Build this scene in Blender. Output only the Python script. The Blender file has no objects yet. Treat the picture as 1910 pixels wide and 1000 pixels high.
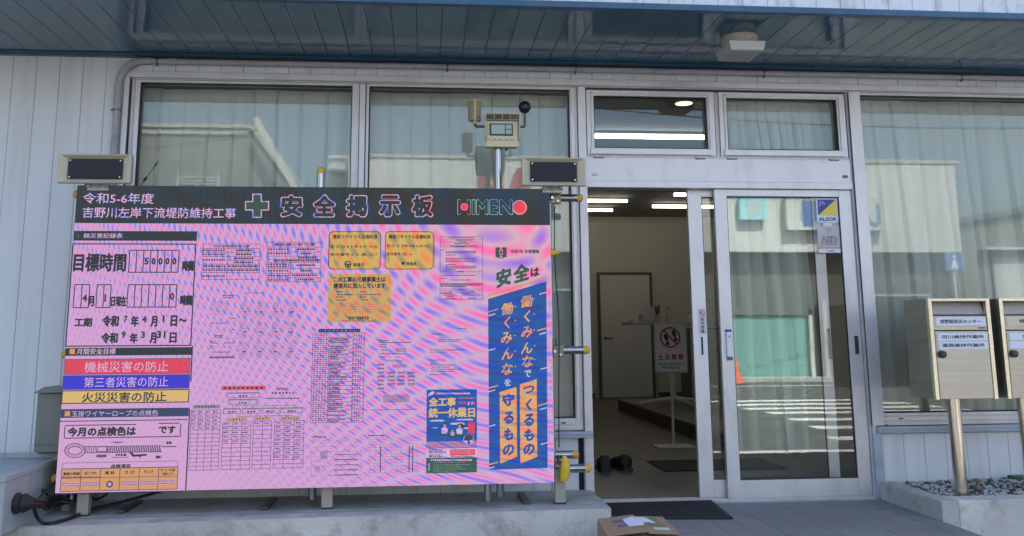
import bpy, math, random
from mathutils import Vector, Matrix
random.seed(11)
S = bpy.context.scene
COL = S.collection
R = math.radians

# ------------------------------------------------------------------ camera
cam_d = bpy.data.cameras.new('camera'); cam = bpy.data.objects.new('camera', cam_d); COL.objects.link(cam)
S.camera = cam
cam_d.sensor_width = 36; cam_d.lens = 30.43
cam_d.shift_x = 0.01398; cam_d.shift_y = -0.0726
cam_d.clip_start = 0.05; cam_d.clip_end = 2000
_y, _p, _r = R(4.956), R(9.222), R(0.360)
fw = Vector((math.sin(_y)*math.cos(_p), math.cos(_y)*math.cos(_p), math.sin(_p)))
rt = Vector((math.cos(_y), -math.sin(_y), 0)); dn = fw.cross(rt)
r2 = rt*math.cos(_r) + dn*math.sin(_r); d2 = -rt*math.sin(_r) + dn*math.cos(_r)
mw = Matrix(((r2.x, -d2.x, -fw.x, 0), (r2.y, -d2.y, -fw.y, 0), (r2.z, -d2.z, -fw.z, 0), (0, 0, 0, 1)))
mw.translation = (0, -5.755, 1.55)
cam.matrix_world = mw
S.render.resolution_x = 1024; S.render.resolution_y = 536

# ------------------------------------------------------------------ world, sun, exposure
SUN_EL, SUN_ROT = 54, 22           # the sun stands behind the building
EXPOSURE = 2.05
W = bpy.data.worlds.new('World'); S.world = W; W.use_nodes = True
wn = W.node_tree.nodes; wl = W.node_tree.links
bg = wn['Background']; sky = wn.new('ShaderNodeTexSky')
sky.sky_type = 'NISHITA'; sky.sun_disc = False
sky.sun_elevation = R(SUN_EL); sky.sun_rotation = R(SUN_ROT)
sky.air_density = 1.0; sky.dust_density = 4.5; sky.ozone_density = 1.0
wl.new(sky.outputs[0], bg.inputs[0]); bg.inputs[1].default_value = 0.12
sun_d = bpy.data.lights.new('sun', 'SUN'); sun = bpy.data.objects.new('sun', sun_d); COL.objects.link(sun)
sun_d.energy = 3.4; sun_d.angle = R(0.53); sun_d.color = (1, .95, .87)
sdir = Vector((math.sin(R(SUN_ROT))*math.cos(R(SUN_EL)), math.cos(R(SUN_ROT))*math.cos(R(SUN_EL)), math.sin(R(SUN_EL))))
sun.rotation_euler = sdir.to_track_quat('Z', 'Y').to_euler(); sun.location = (4, 8, 14)
S.view_settings.view_transform = 'Standard'; S.view_settings.look = 'None'
S.view_settings.exposure = EXPOSURE; S.view_settings.gamma = 1; S.view_settings.use_curve_mapping = False
S.render.engine = 'CYCLES'
S.cycles.max_bounces = 10; S.cycles.transparent_max_bounces = 16; S.cycles.glossy_bounces = 5
S.cycles.use_denoising = True; S.cycles.sample_clamp_indirect = 6

# ------------------------------------------------------------------ materials
def srgb(*c):
    return tuple((v/255/12.92 if v/255 <= .04045 else ((v/255+.055)/1.055)**2.4) for v in c)
MATS = {}
def mat(name, col, rough=.6, metal=0, var=.08, scale=3, bump=0, bscale=60, dirt=None, dirt_amt=0, dscale=(1, 1, 1), emit=0, spec=.5, alpha=1, transl=0):
    """Principled paint: colour with uneven tone, optional dirt stains and fine relief."""
    m = bpy.data.materials.new(name); m.use_nodes = True; MATS[name] = m
    nt = m.node_tree; N = nt.nodes; L = nt.links; b = N['Principled BSDF']
    b.inputs['Metallic'].default_value = metal; b.inputs['Specular IOR Level'].default_value = spec
    tc = N.new('ShaderNodeNewGeometry')
    mp = N.new('ShaderNodeMapping'); mp.inputs['Scale'].default_value = dscale
    L.new(tc.outputs['Position'], mp.inputs['Vector'])
    n1 = N.new('ShaderNodeTexNoise'); n1.inputs['Scale'].default_value = scale; n1.inputs['Detail'].default_value = 6
    L.new(mp.outputs[0], n1.inputs['Vector'])
    mx = N.new('ShaderNodeMix'); mx.data_type = 'RGBA'
    mx.inputs[6].default_value = (*[c*(1-var) for c in col], 1); mx.inputs[7].default_value = (*[min(1, c*(1+var)) for c in col], 1)
    rr = N.new('ShaderNodeMapRange'); rr.inputs[1].default_value = .3; rr.inputs[2].default_value = .7
    L.new(n1.outputs[0], rr.inputs[0]); L.new(rr.outputs[0], mx.inputs[0])
    out = mx.outputs[2]
    if dirt:
        n2 = N.new('ShaderNodeTexNoise'); n2.inputs['Scale'].default_value = scale*2.7; n2.inputs['Detail'].default_value = 9; n2.inputs['Roughness'].default_value = .65
        L.new(mp.outputs[0], n2.inputs['Vector'])
        r3 = N.new('ShaderNodeMapRange'); r3.inputs[1].default_value = .5; r3.inputs[2].default_value = .72; r3.inputs[4].default_value = dirt_amt
        L.new(n2.outputs[0], r3.inputs[0])
        m2 = N.new('ShaderNodeMix'); m2.data_type = 'RGBA'; L.new(r3.outputs[0], m2.inputs[0]); L.new(out, m2.inputs[6]); m2.inputs[7].default_value = (*dirt, 1)
        out = m2.outputs[2]
    L.new(out, b.inputs['Base Color'])
    r4 = N.new('ShaderNodeMapRange'); r4.inputs[3].default_value = max(.03, rough-.07); r4.inputs[4].default_value = min(1, rough+.07)
    L.new(n1.outputs[0], r4.inputs[0]); L.new(r4.outputs[0], b.inputs['Roughness'])
    if bump:
        nb = N.new('ShaderNodeTexNoise'); nb.inputs['Scale'].default_value = bscale; nb.inputs['Detail'].default_value = 4
        L.new(mp.outputs[0], nb.inputs['Vector'])
        bp = N.new('ShaderNodeBump'); bp.inputs['Strength'].default_value = bump; bp.inputs['Distance'].default_value = .01
        L.new(nb.outputs[0], bp.inputs['Height']); L.new(bp.outputs[0], b.inputs['Normal'])
    if emit:
        b.inputs['Emission Color'].default_value = (*col, 1); b.inputs['Emission Strength'].default_value = emit
    return m

mat('siding', (.66, .70, .755), .42, 0, .03, 1.2, .05, 90, (.40, .40, .38), .38, (2.2, 1, .14))
mat('upper_siding', (.62, .66, .72), .38, 0, .05, 2.2, .05, 90, (.27, .27, .28), .75, (1.6, 1, .8))
mat('wall_core', (.03, .035, .04), .9)
mat('plain_wall', (.5, .54, .6), .8)
mat('soffit', (.030, .125, .195), .09, 0, .06, 1.1, .0, 2.2, (.06, .10, .12), .25, (1, .35, 1), spec=.8)
mat('blue_trim', (.02, .085, .17), .33, 0, .12, 2, .05, 60, (.25, .3, .33), .12)
mat('blue_trim_dark', (.014, .04, .065), .3, 0, .1, 2)
mat('aluminium', (.62, .62, .655), .42, .45, .05, 2.5, .03, 130, (.34, .33, .34), .35, (1, 1, .35))
mat('aluminium_dull', (.52, .52, .56), .5, .4, .07, 4, .03, 130, (.25, .24, .24), .5, (1, 1, .5))
mat('gasket', (.035, .038, .042), .6)
mat('board_joint', (.12, .13, .15), .7)
mat('conduit', (.37, .37, .42), .45, 0, .06, 4, .03, 80, (.12, .12, .13), .4)
mat('flashing', (.36, .42, .52), .4, .2, .05, 3, .03, 80, (.2, .22, .25), .4, (.4, 1, 1))
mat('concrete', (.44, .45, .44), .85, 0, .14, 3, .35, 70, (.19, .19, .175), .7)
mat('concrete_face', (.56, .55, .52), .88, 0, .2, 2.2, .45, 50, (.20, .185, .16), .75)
mat('paving', (.215, .215, .215), .62, 0, .12, 4, .15, 120, (.12, .13, .14), .4)
mat('paving_joint', (.14, .14, .145), .9)
mat('asphalt', (.085, .085, .085), .9, 0, .3, 1.2, .4, 200)
mat('road_paint', (.78, .77, .74), .7, 0, .12, 3)
mat('mat_rubber', (.022, .025, .032), .75, 0, .3, 30, .8, 180)
mat('cardboard', (.30, .205, .135), .8, 0, .08, 5, .08, 60)
mat('cardboard_edge', (.2, .13, .08), .85)
mat('paper', (.62, .68, .8), .6, 0, .03, 5)
mat('label_white', (.66, .72, .84), .35, 0, .01)
mat('label_beige', (.62, .56, .44), .35, 0, .01)
mat('print_purple', (.11, .09, .24), .7); mat('print_green', (.16, .2, .1), .8, 0, .3, 60); mat('print_pale_green', (.45, .6, .5), .6)
mat('ink', (.02, .022, .03), .5); mat('ink_soft', (.07, .07, .09), .5); mat('red_print', (.45, .05, .04), .5); mat('blue_print', (.035, .06, .33), .5); mat('navy_print', (.03, .035, .09), .5)
mat('yellow_print', (.75, .6, .08), .45); mat('pink_print', (.5, .36, .38), .5); mat('grey_print', (.50, .49, .53), .5)
mat('steel', (.40, .38, .36), .3, .95, .08, 3, .03, 300, None, 0, (.2, 1, 14))
mat('steel_dull', (.36, .32, .28), .5, .8, .06, 3)
mat('steel_post', (.66, .60, .52), .14, 1, .04, 3, .015, 200, None, 0, (12, 12, .3))
mat('steel_light', (.74, .67, .55), .26, .9, .05, 3)
mat('steel_dark', (.12, .115, .11), .4, .8)
mat('tube_steel', (.36, .375, .40), .2, .95, .05, 4, .02, 80)
mat('tube_galv', (.42, .46, .5), .34, .85, .08, 8, .05, 60)
mat('clamp_metal', (.2, .185, .16), .38, .85, .15, 20)
mat('yellow_cap', (.62, .38, .06), .45, 0, .08, 20)
mat('yellow_rubber', (.68, .44, .03), .42, 0, .08, 10)
mat('foot_metal', (.40, .385, .35), .5, .4, .06, 6, .04, 60, (.25, .2, .15), .35)
mat('beige_plastic', (.52, .48, .37), .48, 0, .03, 10, .15, 260)
mat('beige_sensor', (.64, .55, .36), .42, 0, .03, 10, .05, 260)
mat('grille_dark', (.022, .025, .035), .6, 0, .1, 40, .5, 900)
mat('screw', (.7, .7, .68), .3, .9)
mat('black_ball', (.008, .009, .014), .35)
mat('lcd', (.30, .42, .38), .25); mat('lcd_frame', (.014, .018, .03), .3)
mat('black_cable', (.012, .012, .012), .45)
mat('grommet', (.022, .022, .023), .7, 0, .2, 20)
mat('cabinet_paint', (.37, .41, .43), .42, 0, .05, 2, .04, 80, (.2, .22, .22), .4, (1, 1, .3))
mat('utility_paint', (.20, .215, .195), .5, 0, .05, 3, .04, 80, (.15, .15, .13), .4, (1, 1, .3))
mat('lamp_beige', (.40, .38, .33), .5, 0, .05, 10); mat('lamp_grey', (.46, .48, .47), .5, 0, .04, 10)
mat('room_wall', (.42, .41, .35), .85, 0, .04, 1); mat('room_ceiling', (.28, .27, .25), .85, 0, .04, 2)
mat('room_floor', (.115, .088, .072), .4, 0, .14, 4, .03, 40, None, 0, (4, .4, 1)); mat('entry_tile', (.145, .135, .118), .4, 0, .1, 3)
mat('room_door', (.46, .45, .43), .55, 0, .03); mat('door_frame_dark', (.06, .06, .058), .5)
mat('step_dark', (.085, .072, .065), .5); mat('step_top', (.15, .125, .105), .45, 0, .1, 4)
mat('table_white', (.55, .54, .52), .45); mat('sign_white', (.62, .61, .58), .45); mat('sign_frame', (.42, .42, .41), .4, .3)
mat('shoe', (.012, .012, .013), .55, 0, .3, 30, .3, 200); mat('pen_dark', (.06, .06, .07), .5); mat('orange_plastic', (.6, .25, .08), .5)
mat('stone_pale', (.44, .45, .44), .75, 0, .25, 20); mat('stone_dark', (.10, .095, .085), .8, 0, .3, 20); mat('soil', (.09, .08, .07), .95, 0, .3, 20, .5, 60)
mat('mushroom', (.22, .16, .13), .7, 0, .2, 40); mat('valve_green', (.03, .08, .065), .5)
mat('far_white', (.62, .64, .63), .7, 0, .03, .4, 0, 30, (.55, .55, .52), .3); mat('far_grey', (.12, .125, .12), .8, 0, .1, 1); mat('far_beige', (.19, .20, .175), .8, 0, .06, 1)
mat('far_trim', (.46, .47, .43), .6); mat('far_teal', (.15, .35, .32), .6, 0, .05, 1); mat('far_roof', (.10, .11, .12), .7); mat('far_glass', (.05, .06, .07), .15)
mat('far_red', (.42, .05, .06), .6); mat('far_blue', (.14, .24, .52), .6); mat('far_cyan', (.35, .75, .85), .6); mat('cone_orange', (.8, .12, .03), .5)
mat('hedge', (.05, .09, .035), .8, 0, .4, 6, .5, 8)

def emission_mat(name, col, strength):
    m = bpy.data.materials.new(name); m.use_nodes = True; MATS[name] = m; nt = m.node_tree
    nt.nodes.clear(); e = nt.nodes.new('ShaderNodeEmission'); o = nt.nodes.new('ShaderNodeOutputMaterial')
    e.inputs[0].default_value = (*col, 1); e.inputs[1].default_value = strength; nt.links.new(e.outputs[0], o.inputs[0])
emission_mat('tube_light', (1, .95, .80), 3.4)
emission_mat('downlight_glow', (1, .85, .5), .55)

def glass_mat(name, tint, base, gain):
    m = bpy.data.materials.new(name); m.use_nodes = True; MATS[name] = m; nt = m.node_tree; N = nt.nodes; L = nt.links
    N.clear(); o = N.new('ShaderNodeOutputMaterial'); t = N.new('ShaderNodeBsdfTransparent'); g = N.new('ShaderNodeBsdfGlossy'); mx = N.new('ShaderNodeMixShader')
    t.inputs[0].default_value = (*tint, 1); g.inputs['Roughness'].default_value = .004; g.inputs[0].default_value = (.93, 1, .97, 1)
    f = N.new('ShaderNodeFresnel'); f.inputs[0].default_value = 1.52
    a = N.new('ShaderNodeMath'); a.operation = 'MULTIPLY_ADD'; a.inputs[1].default_value = gain; a.inputs[2].default_value = base
    a.use_clamp = True
    L.new(f.outputs[0], a.inputs[0]); L.new(a.outputs[0], mx.inputs[0]); L.new(t.outputs[0], mx.inputs[1]); L.new(g.outputs[0], mx.inputs[2]); L.new(mx.outputs[0], o.inputs[0])
    nz = N.new('ShaderNodeTexNoise'); nz.inputs['Scale'].default_value = 1.3; bp = N.new('ShaderNodeBump'); bp.inputs['Strength'].default_value = .018; bp.inputs['Distance'].default_value = .01
    geo = N.new('ShaderNodeNewGeometry'); L.new(geo.outputs['Position'], nz.inputs['Vector']); L.new(nz.outputs[0], bp.inputs['Height']); L.new(bp.outputs[0], g.inputs['Normal'])
glass_mat('window_glass', (.92, .955, .93), .045, 1.15)

def curtain_mat():
    m = bpy.data.materials.new('curtain_cloth'); m.use_nodes = True; MATS['curtain_cloth'] = m; nt = m.node_tree; N = nt.nodes; L = nt.links
    N.clear(); o = N.new('ShaderNodeOutputMaterial'); d = N.new('ShaderNodeBsdfDiffuse'); t = N.new('ShaderNodeBsdfTranslucent'); mx = N.new('ShaderNodeMixShader')
    geo = N.new('ShaderNodeNewGeometry'); mp = N.new('ShaderNodeMapping'); mp.inputs['Scale'].default_value = (9, 9, .3); nz = N.new('ShaderNodeTexNoise'); nz.inputs['Scale'].default_value = 2
    L.new(geo.outputs['Position'], mp.inputs[0]); L.new(mp.outputs[0], nz.inputs['Vector'])
    cr = N.new('ShaderNodeMix'); cr.data_type = 'RGBA'; cr.inputs[6].default_value = (.64, .68, .68, 1); cr.inputs[7].default_value = (.76, .79, .79, 1); L.new(nz.outputs[0], cr.inputs[0])
    L.new(cr.outputs[2], d.inputs[0]); t.inputs[0].default_value = (.8, .82, .8, 1); mx.inputs[0].default_value = .22
    L.new(d.outputs[0], mx.inputs[1]); L.new(t.outputs[0], mx.inputs[2]); L.new(mx.outputs[0], o.inputs[0])
curtain_mat()

# wavy reflections on the soffit sheets: each sheet is pressed metal that ripples a little
def ripple():
    nt = MATS['soffit'].node_tree; N = nt.nodes; L = nt.links; b = N['Principled BSDF']
    geo = N.new('ShaderNodeNewGeometry'); mp = N.new('ShaderNodeMapping'); mp.inputs['Scale'].default_value = (3.2, .9, 1)
    nz = N.new('ShaderNodeTexNoise'); nz.inputs['Scale'].default_value = 1.6; nz.inputs['Detail'].default_value = 2
    bp = N.new('ShaderNodeBump'); bp.inputs['Strength'].default_value = .16; bp.inputs['Distance'].default_value = .02
    L.new(geo.outputs['Position'], mp.inputs[0]); L.new(mp.outputs[0], nz.inputs['Vector']); L.new(nz.outputs[0], bp.inputs['Height']); L.new(bp.outputs[0], b.inputs['Normal'])
ripple()

# LED wall: every lit colour passes through the beat pattern between the LED rows and columns
def led_group():
    g = bpy.data.node_groups.new('led_beat', 'ShaderNodeTree')
    g.interface.new_socket('Color', in_out='INPUT', socket_type='NodeSocketColor')
    g.interface.new_socket('Beat', in_out='INPUT', socket_type='NodeSocketFloat')
    g.interface.new_socket('Dark', in_out='INPUT', socket_type='NodeSocketFloat')
    g.interface.new_socket('Shader', in_out='OUTPUT', socket_type='NodeSocketShader')
    N = g.nodes; L = g.links; gi = N.new('NodeGroupInput'); go = N.new('NodeGroupOutput')
    def mth(op, a, b=None, c=None):
        n = N.new('ShaderNodeMath'); n.operation = op
        for i, v in enumerate((a, b, c)):
            if v is None: continue
            if isinstance(v, (int, float)): n.inputs[i].default_value = v
            else: L.new(v, n.inputs[i])
        return n.outputs[0]
    tc = N.new('ShaderNodeTexCoord'); sx = N.new('ShaderNodeSeparateXYZ'); L.new(tc.outputs['Object'], sx.inputs[0])
    U = mth('MULTIPLY_ADD', sx.outputs[0], 313.7, 440)           # 0..880 across
    V = mth('MULTIPLY_ADD', sx.outputs[2], -315.2, 591.6)        # 0..550 down
    nz = N.new('ShaderNodeTexNoise'); nz.inputs['Scale'].default_value = 1.4; nz.inputs['Detail'].default_value = 1; L.new(tc.outputs['Object'], nz.inputs['Vector'])
    wob = mth('MULTIPLY', mth('SUBTRACT', nz.outputs[0], .5), 2.6)
    du = mth('SUBTRACT', U, 770); dv = mth('ADD', V, 55)
    p1 = mth('MULTIPLY', mth('MULTIPLY', du, du), .5*1.75e-4)
    p2 = mth('MULTIPLY', mth('MULTIPLY', mth('MULTIPLY', dv, dv), .5*2.3e-4), mth('MULTIPLY_ADD', U, -.55/880, 1.08))
    A = mth('ADD', mth('ADD', p1, mth('MULTIPLY', p2, .55)), wob)
    B = mth('ADD', mth('MULTIPLY', p1, .12), mth('ADD', p2, mth('MULTIPLY', wob, .6)))
    tau = 2*math.pi
    ca = mth('COSINE', mth('MULTIPLY', A, tau)); cb = mth('COSINE', mth('MULTIPLY', B, tau)); sa = mth('SINE', mth('MULTIPLY', A, tau))
    # strength of the pattern fades towards the lower left where it gets finer
    f = mth('ADD', mth('MULTIPLY', mth('ABSOLUTE', du), .72e-3), mth('MULTIPLY', V, .85e-3))
    amp = mth('SUBTRACT', 1.12, mth('MULTIPLY', f, 1.2)); amp = N_cl(N, L, amp, .10, .50)
    amp = mth('MULTIPLY', amp, gi.outputs['Beat'])
    s = N_cl(N, L, mth('MULTIPLY', mth('MULTIPLY', mth('ADD', ca, mth('MULTIPLY', cb, .75)), .80), amp), -1, 1)
    q = mth('MULTIPLY', mth('MULTIPLY', mth('ADD', sa, cb), .5), amp)
    ab = mth('ABSOLUTE', s); la = mth('SUBTRACT', 1, mth('MULTIPLY', amp, .75))   # where the beat is strong the mid tone is grey, where it is weak an even mauve
    rr = mth('ADD', mth('MULTIPLY_ADD', s, .44, .50), mth('MULTIPLY', la, .15)); gg = mth('SUBTRACT', mth('MULTIPLY_ADD', ab, -.36, .50), mth('MULTIPLY', la, .115)); bb = mth('ADD', mth('MULTIPLY_ADD', s, -.22, .63), mth('MULTIPLY', ab, .10))
    # towards the top right the picture turns salmon
    warm = mth('MULTIPLY', N_cl(N, L, mth('MULTIPLY_ADD', U, 1/500, -.95), 0, 1), N_cl(N, L, mth('MULTIPLY_ADD', V, -1/260, 1.15), 0, 1))
    rr = mth('MULTIPLY_ADD', warm, .22, rr); bb = mth('MULTIPLY_ADD', warm, -.20, bb)
    # fine LED pitch speckle
    fine = N.new('ShaderNodeTexNoise'); fine.inputs['Scale'].default_value = 170; fine.inputs['Detail'].default_value = 1; L.new(tc.outputs['Object'], fine.inputs['Vector'])
    fs = mth('MULTIPLY_ADD', fine.outputs[0], .3, .85)
    cx = N.new('ShaderNodeCombineXYZ')
    for i, v in enumerate((rr, gg, bb)): L.new(mth('MULTIPLY', N_cl(N, L, v, .05, 1.05), fs), cx.inputs[i])
    vm = N.new('ShaderNodeVectorMath'); vm.operation = 'MULTIPLY'; L.new(cx.outputs[0], vm.inputs[0]); L.new(gi.outputs['Color'], vm.inputs[1])
    # unlit LEDs still show stray light, tinted by the same beat
    dk = N.new('ShaderNodeCombineXYZ')
    for i, (v, k, base) in enumerate(((s, .014, .064), (q, -.022, .080), (s, -.05, .096))): L.new(N_cl(N, L, mth('MULTIPLY_ADD', v, k, base), .02, 1), dk.inputs[i])
    dm = N.new('ShaderNodeVectorMath'); dm.operation = 'SCALE'; L.new(dk.outputs[0], dm.inputs[0]); L.new(gi.outputs['Dark'], dm.inputs[3])
    ad = N.new('ShaderNodeVectorMath'); ad.operation = 'ADD'; L.new(vm.outputs[0], ad.inputs[0]); L.new(dm.outputs[0], ad.inputs[1])
    em = N.new('ShaderNodeEmission'); L.new(ad.outputs[0], em.inputs[0]); em.inputs[1].default_value = LED_POWER
    L.new(em.outputs[0], go.inputs[0])
    return g
def N_cl(N, L, v, lo, hi):
    n = N.new('ShaderNodeClamp'); L.new(v, n.inputs[0]); n.inputs[1].default_value = lo; n.inputs[2].default_value = hi; return n.outputs[0]
LED_POWER = 1/(2**EXPOSURE)
LEDG = led_group()
def led(key, col, beat=1.0, dark=.4):
    m = bpy.data.materials.new('led_'+key); m.use_nodes = True; MATS['led_'+key] = m; nt = m.node_tree; nt.nodes.clear()
    g = nt.nodes.new('ShaderNodeGroup'); g.node_tree = LEDG; o = nt.nodes.new('ShaderNodeOutputMaterial')
    g.inputs[0].default_value = (*col, 1); g.inputs[1].default_value = beat; g.inputs[2].default_value = dark
    nt.links.new(g.outputs[0], o.inputs[0])
led('P', (1, 1, 1), 1, 0)            # lit background
led('w', (1.05, 1.25, 1.12), 1.0, .2); led('D', (0, 0, 0), 1.0, .72); led('K', (.01, .01, .01), .5, .62)
led('k', (.14, .17, .2), .8, .5); led('f', (.60, .62, .66), .9, .25); led('g', (.3, .3, .3), .8, .4)
led('c', (.35, 1.5, .95), 1.3, .3); led('G', (.015, .12, .03), .4, .75); led('r', (1.08, .17, .18), .6, .2); led('b', (.08, .12, .92), .3, .2)
led('y', (1.05, 1.22, .30), .35, .1); led('o', (1.15, .75, .15), .3, .2); led('a', (1.0, .84, .24), .45, .1); led('A', (1.15, .98, .25), .8, .15)
led('N', (.03, .08, .16), .6, .6); led('Y', (.98, 1.08, .20), .75, .1); led('Z', (.92, .98, .22), .75, .1); led('B', (.015, .21, .55), .75, .4)
led('n', (.035, .22, .09), .5, .5); led('m', (.95, .25, .25), .5, .2); led('t', (.3, .75, .35), .6, .3); led('T', (.03, .2, .22), .4, .3)
led('s', (.95, .35, .25), .6, .3); led('h', (.8, 1.35, 1.1), .5, .2); led('e', (.95, .8, .45), .4, .2)

# ------------------------------------------------------------------ mesh tools
BASE = {}
TEXTQ = []
def thing(name, label, cat, loc=(0, 0, 0), group=None):
    o = bpy.data.objects.new(name, None); COL.objects.link(o); o.location = loc; o.empty_display_size = .1
    o['label'] = label; o['category'] = cat
    if group: o['group'] = group
    BASE[o] = Vector(loc); return o
def tag(o, label, cat, group=None):
    o['label'] = label; o['category'] = cat
    if group: o['group'] = group
    return o
def structure(o): o['kind'] = 'structure'; return o
class MB:
    def __init__(s): s.v = []; s.f = []; s.m = []; s.mats = []; s.txt = []
    def mi(s, m):
        if m not in s.mats: s.mats.append(m)
        return s.mats.index(m)
    def add(s, vs, fs, m):
        k = len(s.v); s.v += [tuple(v) for v in vs]; i = s.mi(m)
        for f in fs: s.f.append(tuple(k+j for j in f)); s.m.append(i)
        return s
    def box(s, x0, x1, y0, y1, z0, z1, m):
        return s.add([(x0,y0,z0),(x1,y0,z0),(x1,y1,z0),(x0,y1,z0),(x0,y0,z1),(x1,y0,z1),(x1,y1,z1),(x0,y1,z1)],
              [(0,3,2,1),(4,5,6,7),(0,1,5,4),(1,2,6,5),(2,3,7,6),(3,0,4,7)], m)
    def hexa(s, p, m):
        return s.add(p, [(0,3,2,1),(4,5,6,7),(0,1,5,4),(1,2,6,5),(2,3,7,6),(3,0,4,7)], m)
    def sheet(s, x0, x1, z0, z1, y, m, face=-1):
        q = [(x0,y,z0),(x1,y,z0),(x1,y,z1),(x0,y,z1)]
        return s.add(q if face < 0 else q[::-1], [(0,1,2,3)], m)
    def poly(s, pts, y, m):                       # pts (x,z), made to face -y
        a = sum(pts[i][0]*pts[(i+1) % len(pts)][1]-pts[(i+1) % len(pts)][0]*pts[i][1] for i in range(len(pts)))
        if a < 0: pts = pts[::-1]
        return s.add([(x, y, z) for x, z in pts], [tuple(range(len(pts)))], m)
    def prism(s, pts, y0, y1, m):                 # outline in xz extruded along y
        n = len(pts); a = sum(pts[i][0]*pts[(i+1) % n][1]-pts[(i+1) % n][0]*pts[i][1] for i in range(n))
        if a < 0: pts = pts[::-1]
        return s.add([(x, y0, z) for x, z in pts]+[(x, y1, z) for x, z in pts], [tuple(range(n)), tuple(range(2*n-1, n-1, -1))]+[(i, i+n, (i+1) % n+n, (i+1) % n) for i in range(n)], m)
    def prismx(s, pts, x0, x1, m):                # outline in yz extruded along x
        n = len(pts); a = sum(pts[i][0]*pts[(i+1) % n][1]-pts[(i+1) % n][0]*pts[i][1] for i in range(n))
        if a < 0: pts = pts[::-1]
        return s.add([(x0, y, z) for y, z in pts]+[(x1, y, z) for y, z in pts], [tuple(range(n-1, -1, -1)), tuple(range(n, 2*n))]+[(i, (i+1) % n, (i+1) % n+n, i+n) for i in range(n)], m)
    def tube(s, path, r, m, seg=12, caps=True, r2=None):
        P = [Vector(p) for p in path]; n = len(P); ring = []; up = None; vs = []
        for i, p in enumerate(P):
            t = (P[min(i+1, n-1)]-P[max(i-1, 0)]).normalized()
            if up is None: up = Vector((0, 0, 1)) if abs(t.z) < .9 else Vector((1, 0, 0))
            a = t.cross(up)
            if a.length < 1e-5: a = t.cross(Vector((0, 1, 0)))
            a.normalize(); b = a.cross(t).normalized(); up = b
            rr = r if r2 is None else r+(r2-r)*i/(n-1)
            if isinstance(r, (list, tuple)): rr = r[i]
            for k in range(seg):
                w = 2*math.pi*k/seg; vs.append(p+a*(rr*math.cos(w))+b*(rr*math.sin(w)))
        fs = [(i*seg+k, (i+1)*seg+k, (i+1)*seg+(k+1) % seg, i*seg+(k+1) % seg) for i in range(n-1) for k in range(seg)]
        if caps: fs += [tuple(range(seg)), tuple(range(n*seg-1, (n-1)*seg-1, -1))]
        return s.add(vs, fs, m)
    def lathe(s, prof, c, m, seg=24, axis='z'):   # prof (r, h) from bottom to top
        vs = []
        for r, h in prof:
            for k in range(seg):
                w = 2*math.pi*k/seg; a, b = r*math.cos(w), r*math.sin(w)
                vs.append({'z': (c[0]+a, c[1]+b, c[2]+h), 'x': (c[0]+h, c[1]+a, c[2]+b), 'y': (c[0]+b, c[1]+h, c[2]+a)}[axis])
        n = len(prof)
        fs = [(i*seg+k, i*seg+(k+1) % seg, (i+1)*seg+(k+1) % seg, (i+1)*seg+k) for i in range(n-1) for k in range(seg)]
        fs += [tuple(range(seg-1, -1, -1)), tuple(range((n-1)*seg, n*seg))]
        return s.add(vs, fs, m)
    def disc(s, x, z, r, y, m, seg=20, rx=None):
        return s.poly([(x+(rx or r)*math.cos(2*math.pi*k/seg), z+r*math.sin(2*math.pi*k/seg)) for k in range(seg)], y, m)
    def text(s, body, x0, x1, z0, z1, y, m, bold=0, face=-1, xf=None):
        s.mi(m); s.txt.append(dict(body=body, box=(x0, x1, z0, z1), y=y, m=m, bold=bold, face=face, xf=xf)); return s
    def build(s, name, parent=None, bevel=0, smooth=False, base=None, loc=None):
        me = bpy.data.meshes.new(name); o = bpy.data.objects.new(name, me); COL.objects.link(o)
        if parent is not None: B = BASE[parent]; o.parent = parent
        else: B = Vector(base or loc or (0, 0, 0)); o.location = B
        BASE[o] = B
        for k in s.mats: me.materials.append(MATS[k])
        o_ = (o, s, B, smooth)
        if s.txt: TEXTQ.append(o_)
        else: fill(*o_)
        if bevel:
            b = o.modifiers.new('bevel', 'BEVEL'); b.width = bevel; b.segments = 2; b.limit_method = 'ANGLE'
        return o
def fill(o, s, B, smooth):
    me = o.data; me.from_pydata([(v[0]-B.x, v[1]-B.y, v[2]-B.z) for v in s.v], [], s.f)
    me.polygons.foreach_set('material_index', s.m)
    if smooth: me.shade_smooth(); me.set_sharp_from_angle(angle=R(40))
    me.update()
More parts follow.
